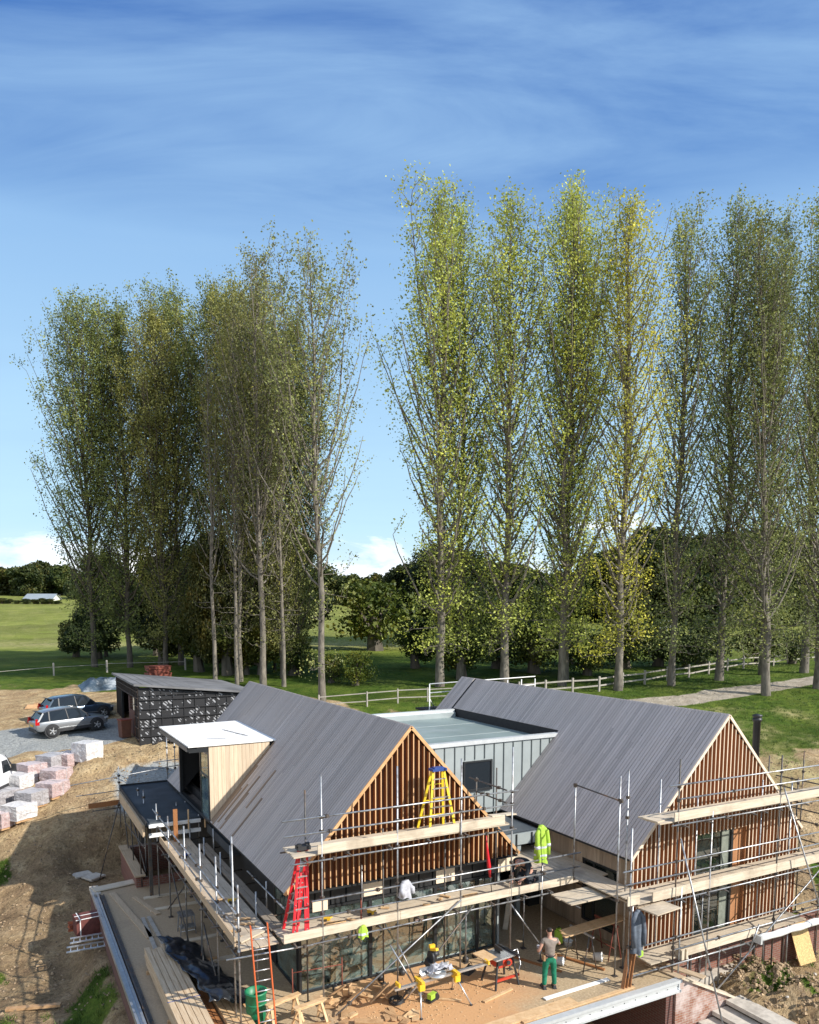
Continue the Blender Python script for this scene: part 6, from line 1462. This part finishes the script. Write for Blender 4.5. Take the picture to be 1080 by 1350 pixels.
for i, (x, y, py) in enumerate(((14.2, 56.8, 440), (15.6, 56.0, 470), (16.3, 57.5, 400))):
    plant('poplar_tree', ('thin pale poplar pole at the left of three behind the garage', 'thin pale poplar pole in the middle of three behind the garage', 'thin pale poplar pole at the right of three behind the garage')[i], 'poplar', PS[2], x, y, top_h(x, y, py), 'sparse poplars', (.75, .72, .55), i, .8)

def broad(seed, H_=13., R_=6.5, n=15000, leaf=.42, trunk=True, flat=.8, gaps=.25):
    rg = np.random.default_rng(seed); rr = random.Random(seed); blobs = []
    for i in range(20):
        t = rr.random(); a = rr.uniform(0, 6.28); rad = R_ * math.sqrt(rr.random()) * .72; zz_ = H_ * rr.uniform(.24, .86); k = math.sin(math.pi * min(.98, zz_ / H_)) ** .5
        blobs.append((math.cos(a) * rad * k, math.sin(a) * rad * k, zz_, R_ * rr.uniform(.22, .42)))
    blobs += [(0, 0, H_ * .82, R_ * .4), (0, 0, H_ * .5, R_ * .55)]
    pts = []
    for (x, y, z_, r_) in blobs:
        m_ = int(n * r_ * r_ / sum(b[3] ** 2 for b in blobs)); d = rg.normal(size=(m_, 3)); d /= np.linalg.norm(d, axis=1)[:, None]
        rad = r_ * (1 - np.abs(rg.normal(size=m_)) * .22)[:, None]; jag = 1 + .22 * np.sin(d[:, :1] * 9 + x) * np.sin(d[:, 1:2] * 11 + y)
        p = d * rad * jag * [1, 1, flat] + [x, y, z_]; pts.append(p)
    C_ = np.concatenate(pts); C_ = C_[C_[:, 2] > .25]
    c_me = leaf_mesh('crown', C_, leaf, rg, M['leafdk'])
    q = MB(); q.tube([(0, 0, 0), (.1, 0, H_ * .25), (0, .1, H_ * .6)], [.42, .3, .08], 7, cap=False)
    for b in blobs[:9]: q.tube([(.05, .05, H_ * .2), (b[0] * .5, b[1] * .5, (H_ * .2 + b[2]) * .5), b[:3]], [.16, .1, .03], 5, cap=False)
    t_me = bpy.data.meshes.new('trunk'); t_me.from_pydata([tuple(v) for v in q.v], [], q.f); t_me.materials.append(M['barkdk'])
    return t_me, c_me, H_
BR = [broad(31, n=36000, leaf=.24), broad(32, R_=5.5, n=32000, leaf=.24), broad(33, R_=6.0, n=24000, leaf=.28)]
BS = [broad(41, H_=4, R_=2.2, n=6500, leaf=.17), broad(42, H_=3.2, R_=2.4, n=2400, leaf=.17)]
FARW = [broad(51, n=9000, leaf=.55), broad(52, R_=5.6, n=8000, leaf=.6)]
def atpx(px_, f): a = (px_ - 540) / 1018 * f; return f * FH[0] + a * RT[0], f * FH[1] + a * RT[1]
# the big dark oaks at the back of the near meadow, and understorey of the left clump
for i, (px_, f, top, pr0, tint, wx, lb) in enumerate((
        (592, 97, 716, BR[0], (.62, .72, .8), 1.25, 'broad dark round crowned tree behind the first poplars of the row'), (668, 108, 738, BR[1], (.7, .8, .7), 1.1, 'dark tree right of the big round one'),
        (395, 92, 695, BR[1], (.85, .95, .8), .95, 'dense dark tree behind the sparse poplars, left of the meadow gap'), (335, 86, 712, BR[0], (.8, .85, .6), .9, 'dense tree behind the three thin pale poles'),
        (270, 84, 705, BR[2], (.75, .75, .5), .9, 'olive tree in the depth of the left clump'), (205, 80, 725, BR[1], (.6, .7, .5), .85, 'dark undergrowth tree above the pallet stack'), (140, 79, 722, BR[0], (.62, .72, .5), .62, 'dark undergrowth tree between the two leftmost boles'),
        (240, 74, 745, BR[1], (.7, .7, .45), .75, 'brownish undergrowth tree above the garage roof'), (310, 72, 760, BR[2], (.95, .9, .5), .7, 'yellowish undergrowth tree behind the pale poles'),
        (285, 62, 690, BR[2], (1.0, .85, .55), .5, 'brownish slender tree in front of the clump above the garage'), (362, 64, 735, BR[2], (1.1, 1.0, .55), .5, 'yellow green slender tree among the pale poles'),
        (540, 102, 735, BR[1], (.6, .7, .7), 1.0, 'dark tree at the left shoulder of the big round one'), (630, 104, 728, BR[1], (.62, .72, .7), 1.1, 'dark tree filling the gap between the first two boles'), (835, 120, 742, BR[2], (1.0, .75, .5), .8, 'rusty brown tree behind the yellow-green poplar'))):
    x, y = atpx(px_, f); plant('broadleaf_tree', lb, 'tree', pr0, x, y, top_h(x, y, top), 'dark broadleaf trees behind the poplars', tint, i * 1.3, wx)
SHR = [(100, 78, 815, BS[0], (.7, .8, .6), 'dark bush at the foot of the outermost poplar'), (128, 76, 800, BS[0], (.7, .8, .6), 'dark bush between the first two boles of the clump'), (215, 70, 800, BS[0], (.7, .75, .5), 'dark bush beside the pallet stack'), (262, 64, 806, BS[0], (1.1, 1.0, .6), 'olive bush above the garage roof'),
       (300, 62, 800, BS[0], (1.4, 1.25, .7), 'light olive bush behind the pale poles'), (345, 62, 820, BS[0], (1.6, 1.4, .7), 'yellowish bush between the pale poles'), (385, 62, 835, BS[1], (1.6, 1.5, .7), 'thin yellowish bush right of the pale poles'),
       (468, 57, 858, BS[1], (1.9, 1.8, .8), 'thin light shrub at the foot of the lone open poplar'), (436, 58, 862, BS[1], (1.8, 1.7, .8), 'thin shrub left of the lone open poplar bole'), (495, 88, 765, BS[1], (1.8, 1.7, .8), 'pale shrub at the left of the big round tree'),
       (548, 66, 812, BS[0], (1.2, 1.3, .8), 'green bush beside the first bole of the row'), (610, 60, 795, BS[0], (1.2, 1.3, .8), 'tall green bush right of the first bole of the row'), 
       (775, 62, 815, BS[1], (1.0, 1.1, .7), 'shrub right of the third bole'), 
       (905, 66, 822, BS[1], (.9, 1, .7), 'shrub right of the fifth bole'), (1045, 70, 815, BS[1], (.9, 1, .7), 'shrub near the right edge behind the fence'),
       (655, 66, 800, BS[1], (1.2, 1.3, .75), 'tall thin shrub just left of the second bole'), (705, 63, 788, BS[1], (1.3, 1.3, .7), 'tall thin shrub right of the second bole'), (752, 70, 800, BS[0], (.9, 1, .6), 'low dark shrub behind the third bole'), (825, 66, 795, BS[1], (1.1, 1.1, .6), 'airy shrub behind the fourth bole'), (868, 68, 792, BS[1], (.9, 1, .6), 'airy shrub left of the fifth bole'), (925, 70, 790, BS[1], (.9, 1, .6), 'airy dark shrub between fifth and sixth boles'), (1000, 70, 792, BS[0], (.8, .9, .6), 'dark shrub behind the leaning pale bole')]
for i, (px_, f, top, pr0, tint, lb) in enumerate(SHR):
    x, y = atpx(px_, f); hh9 = top_h(x, y, top) * (.75 if px_ > 560 else 1); plant('shrub', lb, 'shrub', pr0, x, y, hh9, 'bushes under the poplars', tint, i * .9, 1.0)
# hedgerow trees and woods across the fields: individuals
fr = random.Random(77); nfar = 0
def farrow(pa, pb, fa_, fb_, n, t0, t1, grp, desc, tints):
    for i in range(n):
        k = (i + .5) / n; px_ = pa + (pb - pa) * k + fr.uniform(-4, 4); f = fa_ + (fb_ - fa_) * k + fr.uniform(-5, 5); x, y = atpx(px_, f)
        plant('hedgerow_tree', f'{desc}, {["round", "broad", "rusty brown", "tall", "low"][i % 5]} one', 'tree', FARW[i % 2], x, y, top_h(x, y, fr.uniform(t0, t1)) + 2.4, grp, tints[i % len(tints)], fr.uniform(0, 6), fr.uniform(.9, 1.25), sink=2.6)
TT = [(.8, .85, .8), (1.1, .95, .75), (.7, .8, .75), (.9, 1, .8)]
farrow(-60, 95, 215, 200, 12, 736, 752, 'trees along the far left field edge', 'distant tree along the far edge of the left field', TT)
farrow(100, 420, 190, 180, 14, 745, 765, 'trees behind the left clump', 'distant tree glimpsed through the left clump', TT)
farrow(415, 560, 190, 185, 10, 742, 772, 'trees beyond the middle field', 'distant tree beyond the gap in the middle', TT)
farrow(560, 800, 165, 155, 12, 735, 760, 'trees beyond the right meadow', 'distant tree behind the row of poplars', TT)
farrow(790, 1140, 150, 142, 16, 702, 748, 'wood beyond the right meadow', 'dark woodland tree beyond the right meadow', [(.55, .65, .6), (.7, .7, .5), (.6, .7, .55), (.9, .75, .5)])
farrow(860, 1130, 160, 154, 10, 688, 716, 'wood beyond the right meadow', 'tall dark woodland tree at the back right', [(.5, .6, .5), (.6, .65, .5)])
# field hedges
def hedge(label, pa, pb, fa_, fb_, top, n, tint):
    T = None
    for i in range(n):
        k = (i + .5) / n; px_ = pa + (pb - pa) * k; f = fa_ + (fb_ - fa_) * k; x, y = atpx(px_, f)
        plant('hedge_bush', label, 'hedge', BS[0], x, y, top_h(x, y, top + fr.uniform(-2, 2)), label, tint, i, 1.9 if top_h(x, y, top) < 3 else 1.2)
hedge('low clipped hedge bush along the far side of the left field', -40, 85, 170, 168, 789, 12, (.9, .9, .8))
hedge('hedge bush in the dry strip across the middle meadow', 430, 520, 104, 104, 836, 6, (1.3, 1.1, .8)) if False else None
# far white buildings
def cottage(label, px_, f, wdt, ht, rz, roofc, dz=0):
    x, y = atpx(px_, f); T = lthing('farmhouse', label, 'house', (x, y, h(x, y) - .3 + dz), rz, None)
    MB().box(-wdt / 2, wdt / 2, -3, 3, 0, ht).prism([(-wdt / 2, -3, ht), (-wdt / 2, 3, ht), (-wdt / 2, 0, ht + 2.6)], (wdt, 0, 0)).build('wall', M['whitepaint'], T)
    for s in (-1, 1): MB().prism([(-wdt / 2 - .3, s * 3.3, ht - .25), (-wdt / 2 - .3, 0, ht + 2.65), (-wdt / 2 - .3, 0, ht + 2.85), (-wdt / 2 - .3, s * 3.3, ht - .05)], (wdt + .6, 0, 0)).build('roof', roofc, T)
    for k in range(3):
        MB().box(-wdt / 2 + 1 + k * wdt / 3, -wdt / 2 + 2 + k * wdt / 3, -3.06, -3.003, ht * .45, ht * .8).build('window', M['frame'], T)
rf = plain('red_brown_roof', (.22, .08, .05), .8)
cottage('white farmhouse with red brown roof among trees at the right edge', 1046, 150, 11, 5.0, -.45, rf, 5.0)
cottage('white low barn beyond the left field hedge', 60, 178, 6, 1.2, -.4, M['zinc']); bpy.context.scene.objects['farmhouse.001'].scale = (1, 1, .45)
x, y = atpx(873, 118); T = lthing('field_trough', 'small white box like hut in the dry grass between the fifth and sixth boles', 'hut', (x, y, h(x, y)), .3)
MB().rbox((0, 0, .9), (2.2, 1.6, 1.8)).build('wall', M['whitepaint'], T); MB().rbox((0, 0, 1.85), (2.5, 1.9, .1)).build('roof', M['zinc'], T); MB().rbox((.1, -.81, .9), (.8, .03, .7)).build('opening', M['dark'], T)
# grass: tussocks round the plot and along the fence, one uncountable mass
rg = np.random.default_rng(5); rr = random.Random(5); P_ = []
def tuft(x, y, n, hh_):
    z_ = h(x, y)
    for _ in range(n):
        a = rr.uniform(0, 6.28); r_ = rr.uniform(0, .16); l_ = rr.uniform(.06, .18) * hh_; bx, by = x + r_ * math.cos(a), y + r_ * math.sin(a); t = rr.uniform(0, 6.28); w_ = .018
        P_.append(((bx - w_ * math.cos(t), by - w_ * math.sin(t), z_ - .02), (bx + w_ * math.cos(t), by + w_ * math.sin(t), z_ - .02), (bx + l_ * .5 * math.cos(a), by + l_ * .5 * math.sin(a), z_ + l_)))
cnt = 0
for _ in range(40000):
    if cnt > 4600: break
    k = rr.random()
    if k < .25: x, y = rr.uniform(-3, 2.6), rr.uniform(16, 36)
    elif k < .6: x, y = rr.uniform(17.5, 34), rr.uniform(8, 26)
    else: x, y = rr.uniform(24, 62), rr.uniform(24, 46)
    g_, gv, pt, dry = zones(x, y)
    if g_ > .35 and gv < .2 and pt < .2 and rr.random() < g_: tuft(x, y, 9, 1.0 if y < 26 else .8); cnt += 1
me = bpy.data.meshes.new('grass_tufts'); me.from_pydata([p for t in P_ for p in t], [], [(3 * i, 3 * i + 1, 3 * i + 2) for i in range(len(P_))]); me.materials.append(M['grassblade'])
o = bpy.data.objects.new('grass_tufts', me); COL.objects.link(o); kind(o, 'stuff'); tag(o, 'green grass tufts and weeds growing on the soil and verges', 'grass')
# ---------------------------------------------------------------- people
def skinbody(name, verts, edges, radii, mat, parent, root=0, lev=2):
    me = bpy.data.meshes.new(name); me.from_pydata(verts, edges, []); me.materials.append(mat)
    o = bpy.data.objects.new(name, me); COL.objects.link(o); o.parent = parent
    s_ = o.modifiers.new('skin', 'SKIN'); s_.use_smooth_shade = True
    for i, r_ in enumerate(radii):
        d = me.skin_vertices[0].data[i]; d.radius = r_ if isinstance(r_, tuple) else (r_, r_); d.use_root = (i == root)
    ss = o.modifiers.new('sub', 'SUBSURF'); ss.levels = lev; ss.render_levels = lev
    bpy.context.view_layer.update(); dg = bpy.context.evaluated_depsgraph_get(); m2 = bpy.data.meshes.new_from_object(o.evaluated_get(dg)); 
    o.modifiers.clear(); o.data = m2; m2.name = name
    if not m2.materials: m2.materials.append(mat)
    m2.polygons.foreach_set('use_smooth', [True] * len(m2.polygons))
    return o
def chain(vs, es, rs, start, pts):
    k = start
    for p, r_ in pts: vs.append(p); rs.append(r_); es.append((k, len(vs) - 1)); k = len(vs) - 1
    return k
def hand(vs, es, rs, wrist, d, side, curl=.5):
    """palm and five curled fingers growing out of the wrist vertex; d points along the palm"""
    w = Vector(vs[wrist]); d = Vector(d).normalized(); s = Vector(side).normalized(); n = d.cross(s)
    palm = chain(vs, es, rs, wrist, [(tuple(w + d * .045), (.036, .018)), (tuple(w + d * .085), (.038, .016))])
    for i, (off, ln) in enumerate(((-.028, .065), (-.009, .075), (.010, .070), (.028, .055))):
        b = w + d * .095 + s * off; m1 = b + d * ln * .5 + n * curl * ln * .3; m2_ = m1 + d * ln * .35 * (1 - curl) + n * curl * ln * .6
        chain(vs, es, rs, palm, [(tuple(b), .010), (tuple(m1), .009), (tuple(m2_), .0075)])
    t = w + d * .03 - s * .03; chain(vs, es, rs, wrist, [(tuple(t), .014), (tuple(t + d * .035 - s * .02 + n * .01), .011), (tuple(t + d * .06 - s * .022 + n * .025), .009)])
# the standing man, seen from behind; +y is where he faces, x is his right
T = lthing('person', 'man in grey t-shirt and green trousers standing on the terrace with his back turned', 'person', (13.28, 16.42, 0), -.35)
vs = [(0, 0, .93)]; es = []; rs = [(.135, .105)]
ch = chain(vs, es, rs, 0, [((0, .0, 1.08), (.125, .095)), ((0, .01, 1.24), (.15, .105)), ((0, .02, 1.38), (.155, .10)), ((0, .03, 1.47), (.075, .07)), ((0, .05, 1.53), (.055, .055)), ((0, .075, 1.60), (.072, .080)), ((0, .085, 1.68), (.074, .088)), ((0, .08, 1.745), (.05, .06))])
chest = 3
for s, pts in ((-1, [((-.19, .02, 1.40), .058), ((-.27, -.02, 1.26), .048), ((-.33, -.02, 1.13), .042), ((-.30, .13, 1.06), .036), ((-.25, .25, 1.02), .028)]), (1, [((.19, .02, 1.41), .058), ((.27, .08, 1.30), .048), ((.33, .17, 1.22), .042), ((.35, .30, 1.17), .035), ((.34, .40, 1.14), .027)])):
    e_ = chain(vs, es, rs, chest, pts); hand(vs, es, rs, e_, (.3 * -s, .9, -.15), (1, .3 * s, 0), .7)
for s in (-1, 1):
    chain(vs, es, rs, 0, [((s * .095, .0, .86), .092), ((s * .115, .015, .68), .080), ((s * .125, .02, .48), .058), ((s * .14, -.005, .28), .055), ((s * .145, -.01, .09), .038), ((s * .155, .06, .045), (.042, .035)), ((s * .165, .15, .035), (.042, .028))])
body = skinbody('body', vs, es, rs, M['skin'], T)
vs = [(0, 0, .90)]; es = []; rs = [(.150, .120)]
chain(vs, es, rs, 0, [((0, 0, .985), (.148, .115)), ((0, 0, 1.04), (.142, .108))])
for s in (-1, 1): chain(vs, es, rs, 0, [((s * .10, .0, .84), .108), ((s * .118, .015, .68), .098), ((s * .128, .02, .48), .080), ((s * .142, .0, .28), .074), ((s * .147, -.008, .10), .068)])
skinbody('trousers', vs, es, rs, M['greentrouser'], T)
vs = [(0, 0, .93)]; es = []; rs = [(.160, .126)]
chain(vs, es, rs, 0, [((0, -.0, 1.12), (.152, .118)), ((0, .01, 1.26), (.168, .120)), ((0, .02, 1.39), (.178, .118)), ((0, .03, 1.47), (.10, .08)), ((0, .035, 1.50), (.07, .065))])
for s in (-1, 1): chain(vs, es, rs, 3, [((s * .19, .02, 1.405), .074), ((s * .255, (.0 if s < 0 else .06), 1.30), .070)])
skinbody('t_shirt', vs, es, rs, M['greyshirt'], T)
vs = [(0, .055, 1.62)]; es = []; rs = [(.078, .078)]; chain(vs, es, rs, 0, [((0, .068, 1.69), (.082, .094)), ((0, .070, 1.755), (.062, .074))]); skinbody('hair', vs, es, rs, M['hair'], T)
for s in (-1, 1):
    q = MB(); q.rbox((s * .155, .05, .05), (.10, .27, .09), -s * .08, taper=.8); q.rbox((s * .155, .05, .012), (.11, .29, .024), -s * .08); q.build('boot', M['dark'], T, bevel=.01)
MB().lathe((0, 0, .985), [(.150, -.02), (.158, -.02), (.158, .025), (.150, .025)], 24).build('belt', M['dark'], T).scale = (.97, .80, 1)
q = MB(); q.rbox((-.18, -.02, .92), (.06, .13, .16), .1); q.rbox((.18, .02, .92), (.05, .12, .14), -.1); q.build('tool_pouch', M['offcut'], T, bevel=.01)
MB().tube([(-.22, .16, 1.05), (-.22, .30, 1.06)], .045, 12).rbox((-.22, .33, 1.08), (.07, .16, .07)).rbox((-.22, .24, .98), (.04, .05, .13)).build('held_drill', M['palecoat'], T)
# kneeling worker on the front platform
T = lthing('person', 'person in dark work clothes kneeling bent over on the front platform', 'person', (14.0, 18.55, 2.265), math.pi * 1.13); T.scale = (1.12,) * 3
# faces +x locally
vs = [(-.12, 0, .34)]; es = []; rs = [(.15, .13)]
chain(vs, es, rs, 0, [((-.02, 0, .50), (.15, .12)), ((.12, 0, .63), (.16, .12)), ((.25, 0, .70), (.15, .11)), ((.34, 0, .71), (.06, .06)), ((.41, 0, .70), (.07, .075)), ((.49, 0, .66), (.075, .085)), ((.54, 0, .62), (.05, .055))])
for s, z_ in ((-1, .12), (1, .20)):
    e_ = chain(vs, es, rs, 3, [((.24, s * .19, .66), .06), ((.30, s * .24, .48), .05), ((.38, s * .20, .32), .042), ((.48, s * .13, z_ + .05), .03)]); hand(vs, es, rs, e_, (.6, 0, -.7), (0, 1, 0), .6)
for s in (-1, 1): chain(vs, es, rs, 0, [((-.06, s * .12, .26), .10), ((.16, s * .15, .12), .085), ((.22, s * .15, .07), .065), ((.02, s * .14, .06), .058), ((-.20, s * .13, .06), .045), ((-.32, s * .13, .05), .04)])
skinbody('body', vs, es, rs, M['skin'], T)
vs = [(-.12, 0, .36)]; es = []; rs = [(.165, .15)]
chain(vs, es, rs, 0, [((-.02, 0, .51), (.168, .14)), ((.12, 0, .64), (.18, .14)), ((.25, 0, .71), (.165, .125)), ((.31, 0, .72), (.09, .08))])
for s in (-1, 1): chain(vs, es, rs, 3, [((.24, s * .195, .66), .075), ((.30, s * .245, .48), .066), ((.38, s * .205, .34), .056)])
skinbody('jacket', vs, es, rs, M['darkcloth'], T)
vs = [(-.13, 0, .32)]; es = []; rs = [(.165, .145)]
for s in (-1, 1): chain(vs, es, rs, 0, [((-.06, s * .12, .26), .115), ((.16, s * .15, .13), .10), ((.22, s * .15, .09), .08), ((.02, s * .14, .075), .07), ((-.20, s * .13, .07), .055)])
skinbody('trousers', vs, es, rs, M['darkcloth'], T)
for s in (-1, 1): MB().rbox((-.34, s * .13, .06), (.13, .09, .11)).rbox((-.40, s * .13, .06), (.03, .10, .12)).build('boot', M['dark'], T, bevel=.012)

# ---------------------------------------------------------------- faces: eyes, nose, mouth, ears for both people
for P0 in [o for o in bpy.data.objects if o.get('category') == 'person']:
    stand = P0.location.z < 1
    c, f_, u_ = ((0, .083, 1.665), Vector((0, 1, 0)), Vector((0, 0, 1))) if stand else ((.50, 0, .655), Vector((.72, 0, -.69)), Vector((.69, 0, .72)))
    c = Vector(c); s_ = f_.cross(u_)
    q = MB()
    for s in (-1, 1): q.tube([c + s_ * (.030 * s) + f_ * .075 + u_ * .012, c + s_ * (.030 * s) + f_ * .090 + u_ * .012], .010, 8)
    q.build('eyes', M['hair'], P0)
    MB().tube([c + f_ * .080 + u_ * .015, c + f_ * .108 - u_ * .018, c + f_ * .085 - u_ * .024], [.008, .013, .006], 8).build('nose', M['skin'], P0)
    MB().bar(c + s_ * .024 + f_ * .082 - u_ * .048, c - s_ * .024 + f_ * .082 - u_ * .048, .012, .010).build('mouth', M['brickred'], P0)
    for s in (-1, 1): MB().tube([c + s_ * (.074 * s) - u_ * .03, c + s_ * (.088 * s) - f_ * .008, c + s_ * (.078 * s) + u_ * .03], [.008, .014, .009], 7).build('ear', M['skin'], P0)
